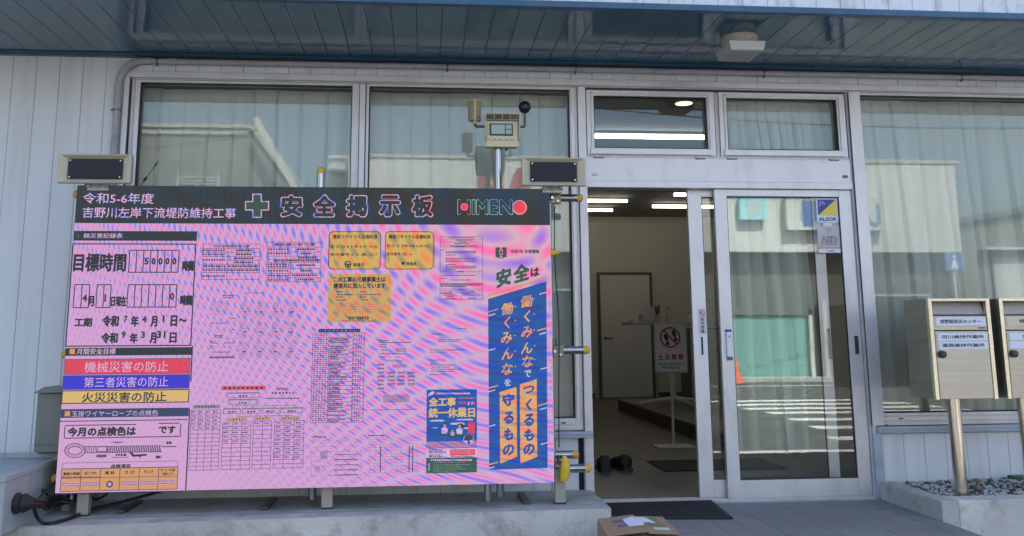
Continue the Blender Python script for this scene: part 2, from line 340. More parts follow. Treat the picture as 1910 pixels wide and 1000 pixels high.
def flush_text():
    jobs = []
    cache = {}
    for o, s, B, sm in TEXTQ:
        for t in s.txt:
            key = t['body']
            if key not in cache:
                c = bpy.data.curves.new('lettering', 'FONT'); c.body = t['body']; c.size = 1; c.resolution_u = 2; 
                q = bpy.data.objects.new('lettering', c); COL.objects.link(q); cache[key] = q
    dg = bpy.context.evaluated_depsgraph_get(); dg.update()
    got = {}
    for k, q in cache.items():
        me = bpy.data.meshes.new_from_object(q.evaluated_get(dg))
        vs = [v.co.copy() for v in me.vertices]; fs = [tuple(p.vertices) for p in me.polygons]; up = sum(p.normal.z*p.area for p in me.polygons) > 0
        got[k] = (vs, fs, up); c = q.data; bpy.data.objects.remove(q); bpy.data.curves.remove(c); bpy.data.meshes.remove(me)
    for o, s, B, sm in TEXTQ:
        for t in s.txt:
            vs, fs, up = got[t['body']]
            if not vs: continue
            ax, bx = min(v.x for v in vs), max(v.x for v in vs); ay, by = min(v.y for v in vs), max(v.y for v in vs)
            x0, x1, z0, z1 = t['box']
            # heavier weights: the glyph is stamped in a small ring so every stroke swells evenly
            bo = min(t['bold']*(z1-z0), .2*(x1-x0)); n = 1 if bo == 0 else (5 if t['bold'] < .02 else 9)
            flip = (not up) != (t['face'] > 0); ff = [f[::-1] for f in fs] if flip else fs
            for q in range(n):
                dx, dz = (0, 0) if q == 0 else (bo*math.cos((q-1)*math.tau/(n-1)+.39), bo*math.sin((q-1)*math.tau/(n-1)+.39))
                out = []
                for v in vs:
                    u = (v.x-ax)/max(1e-6, bx-ax); w = (v.y-ay)/max(1e-6, by-ay)
                    if t['face'] > 0: u = 1-u
                    p = (x0+bo+(x1-x0-2*bo)*u+dx, t['y']+t['face']*.00003*q, z0+bo+(z1-z0-2*bo)*w+dz)
                    if t['xf']: p = t['xf'](*p)
                    out.append(p)
                s.add(out, ff, t['m'])
        fill(o, s, B, sm)
    TEXTQ.clear()
def row(parent, proto_mb, name, n, step, first, label=None):
    """n equal pieces that share one mesh; the prototype is built at x = first"""
    o = proto_mb.build(name, parent)
    if label: o['label'] = label
    res = [o]
    for i in range(1, n):
        c = o.copy(); COL.objects.link(c); c.parent = parent; c.location = (i*step, 0, 0); res.append(c); BASE[c] = BASE[parent]
    return res

# ---- what the LED board shows, in millimetres from its top left corner
SCREEN = {
 'title_band': ([('T', '令和5-6年度', 38.0, -45.0, 442.0, -109.0, 'w', 3, 0.01),
   ('T', '吉野川左岸下流堤防維持工事', 41.0, -130.0, 921.0, -194.0, 'w', 3, 0.01),
   ('P', [(1013.0, -43.0),
   (1068.0, -43.0),
   (1070.0, -88.0),
   (1113.0, -87.0),
   (1115.0, -144.0),
   (1072.0, -145.0),
   (1074.0, -189.0),
   (1019.0, -189.0),
   (1017.0, -145.0),
   (974.0, -145.0),
   (972.0, -88.0),
   (1015.0, -88.0)], 'w', 2),
   ('P', [(1019.0, -50.0),
   (1063.0, -49.0),
   (1065.0, -93.0),
   (1107.0, -93.0),
   (1109.0, -139.0),
   (1066.0, -139.0),
   (1068.0, -183.0),
   (1024.0, -183.0),
   (1022.0, -139.0),
   (980.0, -139.0),
   (978.0, -94.0),
   (1021.0, -94.0)], 'G', 3),
   ('T', '安', 1177.0, -45.0, 1316.0, -186.0, 'w', 2, 0.07),
   ('T', '安', 1183.0, -51.0, 1311.0, -181.0, 'D', 3, 0.05),
   ('T', '全', 1370.0, -43.0, 1511.0, -185.0, 'w', 2, 0.07),
   ('T', '全', 1376.0, -49.0, 1505.0, -180.0, 'D', 3, 0.05),
   ('T', '掲', 1565.0, -42.0, 1703.0, -184.0, 'w', 2, 0.07),
   ('T', '掲', 1571.0, -48.0, 1697.0, -178.0, 'D', 3, 0.05),
   ('T', '示', 1764.0, -41.0, 1899.0, -183.0, 'w', 2, 0.07),
   ('T', '示', 1769.0, -46.0, 1893.0, -177.0, 'D', 3, 0.05),
   ('T', '板', 1961.0, -39.0, 2097.0, -182.0, 'w', 2, 0.07),
   ('T', '板', 1966.0, -45.0, 2091.0, -176.0, 'D', 3, 0.05),
   ('T', 'H', 2240.0, -69.0, 2322.0, -164.0, 'c', 2, 0.055),
   ('T', 'H', 2244.0, -72.0, 2319.0, -161.0, 'D', 3, 0.035),
   ('T', 'I', 2329.0, -68.0, 2350.0, -164.0, 'c', 2, 0.03),
   ('T', 'I', 2332.0, -72.0, 2347.0, -161.0, 'D', 3, 0.018),
   ('T', 'M', 2355.0, -68.0, 2431.0, -164.0, 'c', 2, 0.055),
   ('T', 'M', 2359.0, -71.0, 2427.0, -160.0, 'D', 3, 0.035),
   ('T', 'E', 2437.0, -67.0, 2490.0, -163.0, 'c', 2, 0.055),
   ('T', 'E', 2441.0, -71.0, 2486.0, -160.0, 'D', 3, 0.035),
   ('T', 'N', 2496.0, -67.0, 2582.0, -163.0, 'c', 2, 0.055),
   ('T', 'N', 2500.0, -70.0, 2579.0, -159.0, 'D', 3, 0.035),
   ('C', 2622.0, -116.0, 44.8, 'w', 2),
   ('C', 2622.0, -116.0, 40.3, 'r', 3),
   ('C', 2283.0, -115.0, 22.4, 'w', 4),
   ('C', 2283.0, -115.0, 19.2, 'r', 5)],
  {('D', 1): '-20 0 2825 -225'}),
 'accident_record_panel': ([('T', '無災害記録表', 56.0, -284.0, 277.0, -314.0, 'w', 3, 0.01),
   ('O', -3.0, -344.0, 701.0, -939.0, 'K', 2, 6.75),
   ('T', '目標時間', 9.0, -401.0, 308.0, -510.0, 'K', 3, 0.035),
   ('D', 323.0, -384.0, 604.0, -513.0, 7, 1, 'K', 5.6),
   ('T', '5', 409.0, -428.0, 434.0, -469.0, 'K', 3, 0.06),
   ('T', '0', 449.0, -428.0, 474.0, -469.0, 'K', 3, 0.06),
   ('T', '0', 488.0, -428.0, 514.0, -469.0, 'K', 3, 0.06),
   ('T', '0', 528.0, -428.0, 553.0, -469.0, 'K', 3, 0.06),
   ('T', '0', 568.0, -428.0, 593.0, -469.0, 'K', 3, 0.06),
   ('T', '時間', 626.0, -444.0, 694.0, -507.0, 'K', 3, 0.055),
   ('D', 26.0, -584.0, 110.0, -717.0, 2, 1, 'K', 5.6),
   ('T', '4', 74.0, -640.0, 101.0, -683.0, 'K', 3, 0.05),
   ('T', '月', 106.0, -649.0, 142.0, -711.0, 'K', 3, 0.05),
   ('D', 152.0, -585.0, 230.0, -717.0, 2, 1, 'K', 5.6),
   ('T', '1', 197.0, -640.0, 207.0, -684.0, 'K', 3, 0.02),
   ('T', '日現在', 234.0, -650.0, 322.0, -712.0, 'K', 3, 0.04),
   ('D', 326.0, -585.0, 602.0, -715.0, 7, 1, 'K', 5.6),
   ('T', '0', 565.0, -632.0, 590.0, -675.0, 'K', 3, 0.05),
   ('T', '時間', 624.0, -645.0, 694.0, -707.0, 'K', 3, 0.055),
   ('T', '工期', 39.0, -775.0, 138.0, -827.0, 'K', 3, 0.05),
   ('T', '令和', 194.0, -761.0, 287.0, -828.0, 'K', 3, 0.05),
   ('T', '7', 313.0, -764.0, 334.0, -804.0, 'K', 3, 0.05),
   ('T', '年', 353.0, -764.0, 398.0, -829.0, 'K', 3, 0.05),
   ('T', '4', 415.0, -765.0, 442.0, -805.0, 'K', 3, 0.05),
   ('T', '月', 464.0, -765.0, 503.0, -829.0, 'K', 3, 0.05),
   ('T', '1', 531.0, -762.0, 542.0, -802.0, 'K', 3, 0.02),
   ('T', '日', 576.0, -762.0, 615.0, -827.0, 'K', 3, 0.05),
   ('T', '~', 624.0, -781.0, 667.0, -803.0, 'K', 3, 0.04),
   ('T', '令和', 194.0, -859.0, 287.0, -923.0, 'K', 3, 0.05),
   ('T', '9', 306.0, -853.0, 330.0, -893.0, 'K', 3, 0.05),
   ('T', '年', 353.0, -862.0, 398.0, -924.0, 'K', 3, 0.05),
   ('T', '3', 414.0, -854.0, 438.0, -893.0, 'K', 3, 0.05),
   ('T', '月', 464.0, -860.0, 503.0, -924.0, 'K', 3, 0.05),
   ('T', '31', 502.0, -851.0, 553.0, -894.0, 'K', 3, 0.05),
   ('T', '日', 575.0, -861.0, 617.0, -922.0, 'K', 3, 0.045)],
  {('D', 1): '-2 -271 702 -328',
   ('G', 3): '21 -285 31 -316;11 -295 41 -306'}),
 'monthly_goal_panel': ([('T', '月間安全目標', 63.0, -949.0, 279.0, -983.0, 'w', 3, 0.01),
   ('O', 1.0, -1008.0, 701.0, -1096.0, 'k', 2, 4.050000000000001),
   ('T', '機械災害の防止', 113.0, -1023.0, 578.0, -1084.0, 'w', 3, 0),
   ('O', -4.0, -1099.0, 702.0, -1180.0, 'k', 2, 4.050000000000001),
   ('T', '第三者災害の防止', 116.0, -1111.0, 582.0, -1168.0, 'w', 3, 0),
   ('O', -2.0, -1183.0, 703.0, -1258.0, 'K', 2, 5.4),
   ('T', '火災災害の防止', 110.0, -1195.0, 578.0, -1252.0, 'K', 3, 0.02)],
  {('D', 1): '-2 -946 704 -990',
   ('o', 3): '24 -951 54 -980',
   ('K', 2): '704 -938 711 -1142',
   ('r', 1): '1 -1008 701 -1096',
   ('b', 1): '-4 -1099 702 -1180',
   ('y', 1): '-2 -1183 703 -1258'}),
 'wire_rope_panel': ([('T', '玉掛ワイヤーロープの点検色', 60.0, -1297.0, 535.0, -1330.0, 'w', 3, 0),
   ('T', '今月の点検色は', 44.0, -1386.0, 419.0, -1439.0, 'K', 3, 0.055),
   ('T', 'です', 543.0, -1386.0, 638.0, -1430.0, 'K', 3, 0.05),
   ('P', [(150.0, -1516.0),
   (149.0, -1526.0),
   (145.0, -1526.0),
   (146.0, -1516.0)], 'K', 3),
   ('P', [(149.0, -1526.0),
   (143.0, -1536.0),
   (140.0, -1535.0),
   (145.0, -1525.0)], 'K', 3),
   ('P', [(144.0, -1536.0),
   (135.0, -1544.0),
   (132.0, -1542.0),
   (140.0, -1534.0)], 'K', 3),
   ('P', [(135.0, -1544.0),
   (123.0, -1551.0),
   (121.0, -1548.0),
   (132.0, -1542.0)], 'K', 3),
   ('P', [(123.0, -1550.0),
   (109.0, -1554.0),
   (108.0, -1551.0),
   (121.0, -1548.0)], 'K', 3),
   ('P', [(110.0, -1554.0),
   (94.0, -1555.0),
   (94.0, -1552.0),
   (108.0, -1551.0)], 'K', 3),
   ('P', [(95.0, -1555.0),
   (79.0, -1554.0),
   (80.0, -1551.0),
   (94.0, -1552.0)], 'K', 3),
   ('P', [(80.0, -1554.0),
   (65.0, -1549.0),
   (66.0, -1547.0),
   (80.0, -1551.0)], 'K', 3),
   ('P', [(65.0, -1549.0),
   (52.0, -1543.0),
   (55.0, -1540.0),
   (67.0, -1547.0)], 'K', 3),
   ('P', [(53.0, -1543.0),
   (43.0, -1534.0),
   (46.0, -1532.0),
   (55.0, -1541.0)], 'K', 3),
   ('P', [(43.0, -1534.0),
   (36.0, -1524.0),
   (40.0, -1523.0),
   (46.0, -1533.0)], 'K', 3),
   ('P', [(36.0, -1524.0),
   (34.0, -1513.0),
   (37.0, -1513.0),
   (40.0, -1523.0)], 'K', 3),
   ('P', [(34.0, -1514.0),
   (35.0, -1503.0),
   (39.0, -1504.0),
   (37.0, -1514.0)], 'K', 3),
   ('P', [(35.0, -1503.0),
   (40.0, -1493.0),
   (44.0, -1495.0),
   (39.0, -1504.0)], 'K', 3),
   ('P', [(40.0, -1493.0),
   (49.0, -1485.0),
   (52.0, -1487.0),
   (43.0, -1495.0)], 'K', 3),
   ('P', [(49.0, -1485.0),
   (61.0, -1479.0),
   (63.0, -1481.0),
   (51.0, -1487.0)], 'K', 3),
   ('P', [(60.0, -1479.0),
   (74.0, -1475.0),
   (76.0, -1478.0),
   (62.0, -1482.0)], 'K', 3),
   ('P', [(74.0, -1475.0),
   (89.0, -1474.0),
   (90.0, -1477.0),
   (75.0, -1478.0)], 'K', 3),
   ('P', [(89.0, -1474.0),
   (105.0, -1475.0),
   (104.0, -1479.0),
   (89.0, -1477.0)], 'K', 3),
   ('P', [(104.0, -1475.0),
   (119.0, -1480.0),
   (117.0, -1483.0),
   (103.0, -1478.0)], 'K', 3),
   ('P', [(118.0, -1480.0),
   (131.0, -1487.0),
   (129.0, -1489.0),
   (117.0, -1482.0)], 'K', 3),
   ('P', [(131.0, -1486.0),
   (141.0, -1495.0),
   (138.0, -1497.0),
   (128.0, -1489.0)], 'K', 3),
   ('P', [(141.0, -1495.0),
   (148.0, -1505.0),
   (144.0, -1506.0),
   (138.0, -1497.0)], 'K', 3),
   ('P', [(147.0, -1505.0),
   (150.0, -1516.0),
   (146.0, -1516.0),
   (144.0, -1506.0)], 'K', 3),
   ('P', [(131.0, -1515.0),
   (130.0, -1521.0),
   (126.0, -1520.0),
   (127.0, -1515.0)], 'K', 3),
   ('P', [(130.0, -1521.0),
   (126.0, -1527.0),
   (123.0, -1525.0),
   (126.0, -1520.0)], 'K', 3),
   ('P', [(127.0, -1527.0),
   (120.0, -1531.0),
   (118.0, -1529.0),
   (123.0, -1525.0)], 'K', 3),
   ('P', [(121.0, -1531.0),
   (113.0, -1535.0),
   (110.0, -1532.0),
   (118.0, -1529.0)], 'K', 3),
   ('P', [(113.0, -1535.0),
   (103.0, -1537.0),
   (102.0, -1534.0),
   (111.0, -1532.0)], 'K', 3),
   ('P', [(103.0, -1537.0),
   (93.0, -1537.0),
   (93.0, -1534.0),
   (102.0, -1534.0)], 'K', 3),
   ('P', [(93.0, -1537.0),
   (83.0, -1536.0),
   (84.0, -1533.0),
   (93.0, -1534.0)], 'K', 3),
   ('P', [(83.0, -1536.0),
   (73.0, -1534.0),
   (75.0, -1531.0),
   (84.0, -1533.0)], 'K', 3),
   ('P', [(74.0, -1534.0),
   (65.0, -1530.0),
   (67.0, -1528.0),
   (75.0, -1531.0)], 'K', 3),
   ('P', [(65.0, -1530.0),
   (58.0, -1525.0),
   (62.0, -1524.0),
   (68.0, -1528.0)], 'K', 3),
   ('P', [(59.0, -1525.0),
   (54.0, -1520.0),
   (58.0, -1519.0),
   (62.0, -1524.0)], 'K', 3),
   ('P', [(54.0, -1520.0),
   (53.0, -1514.0),
   (56.0, -1514.0),
   (58.0, -1519.0)], 'K', 3),
   ('P', [(53.0, -1514.0),
   (54.0, -1508.0),
   (57.0, -1509.0),
   (56.0, -1514.0)], 'K', 3),
   ('P', [(53.0, -1508.0),
   (57.0, -1502.0),
   (61.0, -1504.0),
   (57.0, -1509.0)], 'K', 3),
   ('P', [(57.0, -1503.0),
   (63.0, -1498.0),
   (66.0, -1500.0),
   (60.0, -1504.0)], 'K', 3),
   ('P', [(63.0, -1498.0),
   (71.0, -1494.0),
   (73.0, -1497.0),
   (66.0, -1500.0)], 'K', 3),
   ('P', [(71.0, -1495.0),
   (80.0, -1492.0),
   (82.0, -1496.0),
   (73.0, -1497.0)], 'K', 3),
   ('P', [(80.0, -1492.0),
   (91.0, -1492.0),
   (91.0, -1495.0),
   (81.0, -1496.0)], 'K', 3),
   ('P', [(90.0, -1492.0),
   (101.0, -1493.0),
   (100.0, -1496.0),
   (90.0, -1495.0)], 'K', 3),
   ('P', [(100.0, -1493.0),
   (110.0, -1495.0),
   (109.0, -1498.0),
   (100.0, -1496.0)], 'K', 3),
   ('P', [(110.0, -1495.0),
   (119.0, -1499.0),
   (116.0, -1501.0),
   (108.0, -1498.0)], 'K', 3),
   ('P', [(118.0, -1499.0),
   (125.0, -1504.0),
   (122.0, -1505.0),
   (116.0, -1501.0)], 'K', 3),
   ('P', [(125.0, -1504.0),
   (129.0, -1510.0),
   (126.0, -1510.0),
   (122.0, -1505.0)], 'K', 3),
   ('P', [(129.0, -1509.0),
   (131.0, -1515.0),
   (127.0, -1515.0),
   (126.0, -1510.0)], 'K', 3),
   ('P', [(150.0, -1516.0),
   (150.0, -1519.0),
   (129.0, -1523.0),
   (130.0, -1522.0)], 'k', 3),
   ('P', [(148.0, -1527.0),
   (147.0, -1530.0),
   (124.0, -1529.0),
   (126.0, -1527.0)], 'k', 3),
   ('P', [(142.0, -1538.0),
   (140.0, -1540.0),
   (116.0, -1533.0),
   (119.0, -1532.0)], 'k', 3),
   ('P', [(132.0, -1546.0),
   (128.0, -1548.0),
   (107.0, -1536.0),
   (110.0, -1536.0)], 'k', 3),
   ('P', [(119.0, -1552.0),
   (114.0, -1553.0),
   (96.0, -1537.0),
   (99.0, -1537.0)], 'k', 3),
   ('P', [(103.0, -1555.0),
   (98.0, -1555.0),
   (85.0, -1537.0),
   (88.0, -1537.0)], 'k', 3),
   ('P', [(86.0, -1555.0),
   (81.0, -1554.0),
   (74.0, -1534.0),
   (77.0, -1535.0)], 'k', 3),
   ('P', [(70.0, -1551.0),
   (66.0, -1550.0),
   (65.0, -1530.0),
   (67.0, -1531.0)], 'k', 3),
   ('P', [(56.0, -1545.0),
   (52.0, -1542.0),
   (58.0, -1525.0),
   (60.0, -1526.0)], 'k', 3),
   ('P', [(44.0, -1536.0),
   (42.0, -1533.0),
   (54.0, -1519.0),
   (55.0, -1520.0)], 'k', 3),
   ('P', [(37.0, -1525.0),
   (35.0, -1522.0),
   (53.0, -1512.0),
   (53.0, -1514.0)], 'k', 3),
   ('P', [(34.0, -1514.0),
   (34.0, -1510.0),
   (55.0, -1506.0),
   (54.0, -1508.0)], 'k', 3),
   ('P', [(35.0, -1502.0),
   (37.0, -1499.0),
   (60.0, -1500.0),
   (58.0, -1502.0)], 'k', 3),
   ('P', [(41.0, -1492.0),
   (44.0, -1489.0),
   (67.0, -1496.0),
   (65.0, -1497.0)], 'k', 3),
   ('P', [(52.0, -1483.0),
   (55.0, -1481.0),
   (77.0, -1493.0),
   (74.0, -1494.0)], 'k', 3),
   ('P', [(65.0, -1477.0),
   (70.0, -1476.0),
   (88.0, -1492.0),
   (84.0, -1492.0)], 'k', 3),
   ('P', [(81.0, -1474.0),
   (86.0, -1474.0),
   (99.0, -1493.0),
   (96.0, -1492.0)], 'k', 3),
   ('P', [(97.0, -1474.0),
   (102.0, -1475.0),
   (110.0, -1495.0),
   (106.0, -1494.0)], 'k', 3),
   ('P', [(113.0, -1478.0),
   (118.0, -1479.0),
   (119.0, -1499.0),
   (116.0, -1498.0)], 'k', 3),
   ('P', [(128.0, -1484.0),
   (132.0, -1487.0),
   (126.0, -1504.0),
   (124.0, -1503.0)], 'k', 3),
   ('P', [(139.0, -1493.0),
   (142.0, -1496.0),
   (130.0, -1511.0),
   (129.0, -1509.0)], 'k', 3),
   ('P', [(147.0, -1504.0),
   (148.0, -1508.0),
   (131.0, -1517.0),
   (131.0, -1515.0)], 'k', 3),
   ('P', [(149.0, -1524.0),
   (141.0, -1491.0),
   (136.0, -1491.0),
   (145.0, -1524.0)], 'k', 3),
   ('P', [(162.0, -1525.0),
   (153.0, -1491.0),
   (149.0, -1491.0),
   (157.0, -1524.0)], 'k', 3),
   ('P', [(174.0, -1525.0),
   (166.0, -1491.0),
   (161.0, -1491.0),
   (170.0, -1525.0)], 'k', 3),
   ('P', [(187.0, -1525.0),
   (178.0, -1491.0),
   (173.0, -1491.0),
   (182.0, -1525.0)], 'k', 3),
   ('P', [(199.0, -1525.0),
   (190.0, -1491.0),
   (186.0, -1491.0),
   (194.0, -1525.0)], 'k', 3),
   ('P', [(211.0, -1525.0),
   (203.0, -1492.0),
   (198.0, -1492.0),
   (207.0, -1525.0)], 'k', 3),
   ('P', [(277.0, -1527.0),
   (268.0, -1493.0),
   (260.0, -1493.0),
   (269.0, -1526.0)], 'k', 3),
   ('P', [(289.0, -1527.0),
   (280.0, -1493.0),
   (273.0, -1493.0),
   (281.0, -1527.0)], 'k', 3),
   ('P', [(301.0, -1527.0),
   (293.0, -1493.0),
   (285.0, -1493.0),
   (294.0, -1527.0)], 'k', 3),
   ('P', [(314.0, -1527.0),
   (305.0, -1493.0),
   (298.0, -1493.0),
   (306.0, -1527.0)], 'k', 3),
   ('P', [(326.0, -1527.0),
   (318.0, -1494.0),
   (310.0, -1493.0),
   (319.0, -1527.0)], 'k', 3),
   ('P', [(339.0, -1528.0),
   (330.0, -1494.0),
   (323.0, -1494.0),
   (331.0, -1527.0)], 'k', 3),
   ('P', [(351.0, -1528.0),
   (343.0, -1494.0),
   (335.0, -1494.0),
   (344.0, -1528.0)], 'k', 3),
   ('P', [(364.0, -1528.0),
   (355.0, -1494.0),
   (348.0, -1494.0),
   (356.0, -1528.0)], 'k', 3),
   ('P', [(376.0, -1528.0),
   (368.0, -1494.0),
   (360.0, -1494.0),
   (369.0, -1528.0)], 'k', 3),
   ('P', [(389.0, -1528.0),
   (380.0, -1495.0),
   (373.0, -1494.0),
   (381.0, -1528.0)], 'k', 3),
   ('P', [(401.0, -1529.0),
   (393.0, -1495.0),
   (385.0, -1495.0),
   (394.0, -1529.0)], 'k', 3),
   ('P', [(414.0, -1529.0),
   (405.0, -1495.0),
   (398.0, -1495.0),
   (406.0, -1529.0)], 'k', 3),
   ('P', [(426.0, -1529.0),
   (418.0, -1495.0),
   (410.0, -1495.0),
   (419.0, -1529.0)], 'k', 3),
   ('P', [(439.0, -1529.0),
   (430.0, -1495.0),
   (423.0, -1495.0),
   (431.0, -1529.0)], 'k', 3),
   ('P', [(451.0, -1530.0),
   (443.0, -1496.0),
   (435.0, -1496.0),
   (444.0, -1529.0)], 'k', 3),
   ('P', [(464.0, -1530.0),
   (455.0, -1496.0),
   (448.0, -1496.0),
   (456.0, -1530.0)], 'k', 3),
   ('P', [(476.0, -1530.0),
   (468.0, -1496.0),
   (460.0, -1496.0),
   (469.0, -1530.0)], 'k', 3),
   ('P', [(489.0, -1530.0),
   (480.0, -1496.0),
   (473.0, -1496.0),
   (481.0, -1530.0)], 'k', 3),
   ('P', [(501.0, -1530.0),
   (493.0, -1497.0),
   (485.0, -1496.0),
   (494.0, -1530.0)], 'k', 3),
   ('P', [(514.0, -1531.0),
   (506.0, -1497.0),
   (498.0, -1497.0),
   (506.0, -1531.0)], 'k', 3),
   ('P', [(526.0, -1531.0),
   (518.0, -1497.0),
   (510.0, -1497.0),
   (519.0, -1531.0)], 'k', 3),
   ('P', [(539.0, -1531.0),
   (531.0, -1497.0),
   (523.0, -1497.0),
   (531.0, -1531.0)], 'k', 3),
   ('P', [(552.0, -1531.0),
   (543.0, -1497.0),
   (536.0, -1497.0),
   (544.0, -1531.0)], 'k', 3),
   ('P', [(564.0, -1532.0),
   (556.0, -1498.0),
   (548.0, -1497.0),
   (556.0, -1531.0)], 'k', 3),
   ('O', 211.0, -1494.0, 266.0, -1524.0, 'K', 3, 4.050000000000001),
   ('P', [(399.0, -1527.0),
   (418.0, -1542.0),
   (485.0, -1539.0),
   (486.0, -1549.0),
   (410.0, -1554.0),
   (385.0, -1527.0)], 'K', 3),
   ('P', [(433.0, -1548.0),
   (451.0, -1560.0),
   (457.0, -1557.0),
   (442.0, -1546.0)], 'K', 3),
   ('O', 28.0, -1580.0, 660.0, -1614.0, 'k', 2, 2.7),
   ('T', '点検項目', 290.0, -1592.0, 398.0, -1614.0, 'K', 3, 0.05),
   ('D', 27.0, -1614.0, 661.0, -1734.0, 6, 1, 'k', 4.2),
   ('T', '素線の断線', 37.0, -1631.0, 127.0, -1649.0, 'K', 3, 0.035),
   ('T', '形くずれ', 153.0, -1630.0, 219.0, -1648.0, 'K', 3, 0.035),
   ('T', '摩 耗', 263.0, -1629.0, 315.0, -1648.0, 'K', 3, 0.035),
   ('T', 'さ び', 371.0, -1628.0, 424.0, -1647.0, 'K', 3, 0.035),
   ('T', 'キンク', 476.0, -1627.0, 526.0, -1646.0, 'K', 3, 0.035),
   ('T', 'サツマ部', 564.0, -1622.0, 647.0, -1638.0, 'K', 3, 0.035),
   ('T', '抜け', 577.0, -1642.0, 639.0, -1657.0, 'K', 3, 0.035),
   ('C', 292.0, -1700.0, 19.2, 'k', 3),
   ('C', 292.0, -1700.0, 9.6, 'P', 4)],
  {('N', 1): '-2 -1287 705 -1335',
   ('o', 3): '22 -1298 51 -1326',
   ('K', 2): '1 -1351 701 -1356;706 -1292 713 -1743;4 -1743 700 -1748;30 -1374 417 -1379;541 -1370 657 -1375;31 -1444 667 -1449;26 -1380 31 -1445;662 -1378 667 -1443',
   ('K', 3): '140 -1493 566 -1496;142 -1526 568 -1530;566 -1499 646 -1504;284 -1470 305 -1473;337 -1471 358 -1474;305 -1469 316 -1477;319 -1469 327 -1478;331 -1469 337 -1478;315 -1536 325 -1548;329 -1536 338 -1548;342 -1537 354 -1548;358 -1537 374 -1549;296 -1554 386 -1557;536 -1550 559 -1565;562 -1551 566 -1565;591 -1473 602 -1488;605 -1473 618 -1488',
   ('k', 3): '210 -1539 266 -1554;32 -1654 46 -1662;48 -1655 60 -1662;62 -1655 73 -1662;75 -1655 87 -1663;90 -1656 115 -1663;117 -1656 140 -1664;142 -1657 165 -1664;167 -1657 190 -1665;192 -1657 204 -1665;207 -1658 221 -1665;223 -1658 235 -1666',
   ('a', 1): '27 -1614 661 -1734',
   ('k', 2): '27 -1662 660 -1665',
   ('P', 3): '38 -1688 128 -1709;145 -1688 232 -1708;354 -1687 442 -1707;459 -1686 547 -1706;565 -1685 647 -1706',
   ('k', 4): '38 -1689 45 -1695;48 -1689 56 -1695;59 -1690 67 -1695;70 -1690 75 -1695;78 -1690 85 -1696;88 -1690 95 -1696;98 -1690 104 -1696;107 -1690 112 -1696;115 -1691 122 -1696;124 -1691 127 -1697;39 -1701 47 -1706;50 -1701 58 -1707;61 -1701 67 -1707;70 -1701 76 -1707;79 -1701 87 -1707;90 -1702 97 -1707;100 -1702 108 -1708;111 -1702 119 -1708;122 -1702 128 -1708;145 -1688 151 -1694;154 -1689 161 -1694;163 -1689 170 -1695;173 -1689 178 -1695;181 -1689 186 -1695;189 -1689 197 -1695;200 -1690 204 -1695;207 -1690 212 -1695;215 -1690 222 -1696;225 -1690 230 -1696;145 -1700 152 -1706;155 -1700 161 -1706;164 -1700 170 -1706;173 -1701 182 -1706;185 -1701 190 -1707;193 -1701 199 -1707;202 -1701 207 -1707;210 -1701 217 -1707;220 -1701 225 -1707;228 -1702 232 -1707;354 -1687 361 -1693;364 -1687 370 -1693;373 -1688 380 -1693;383 -1688 391 -1694;394 -1688 399 -1694;402 -1688 406 -1694;409 -1688 415 -1694;418 -1688 425 -1694;428 -1689 435 -1695;438 -1689 441 -1695;354 -1699 360 -1705;363 -1699 368 -1705;371 -1699 378 -1705;381 -1699 385 -1705;388 -1699 395 -1705;398 -1700 407 -1706;410 -1700 418 -1706;421 -1700 429 -1706;432 -1700 440 -1706;459 -1687 463 -1692;466 -1687 472 -1693;475 -1687 483 -1693;486 -1687 494 -1693;497 -1687 503 -1693;506 -1688 515 -1693;518 -1688 525 -1694;528 -1688 536 -1694;539 -1688 544 -1694;459 -1698 465 -1704;468 -1698 474 -1704;477 -1699 482 -1704;485 -1699 491 -1705;494 -1699 502 -1705;505 -1699 511 -1705;514 -1699 519 -1705;522 -1699 526 -1705;529 -1700 534 -1705;537 -1700 545 -1706;564 -1686 570 -1692;573 -1686 579 -1692;582 -1686 587 -1692;590 -1686 598 -1692;601 -1687 608 -1693;611 -1687 616 -1693;619 -1687 624 -1693;627 -1687 631 -1693;634 -1687 639 -1693;642 -1687 647 -1693;565 -1698 570 -1703;573 -1698 578 -1704;580 -1698 587 -1704;590 -1698 596 -1704;598 -1698 607 -1704;610 -1699 615 -1704;618 -1699 625 -1704;628 -1699 636 -1705;639 -1699 645 -1705'}),
 'insurance_notice': ([('O', 739.0, -345.0, 1073.0, -557.0, 'k', 2, 2.7),
   ('T', '労災保険関係成立票', 799.0, -352.0, 1010.0, -367.0, 'K', 3, 0.03)],
  {('k', 2): '735 -372 1070 -375;736 -393 1071 -396;737 -418 1072 -421;739 -464 1074 -467;741 -488 1075 -491;742 -513 1075 -516;883 -441 1073 -444;883 -372 886 -557',
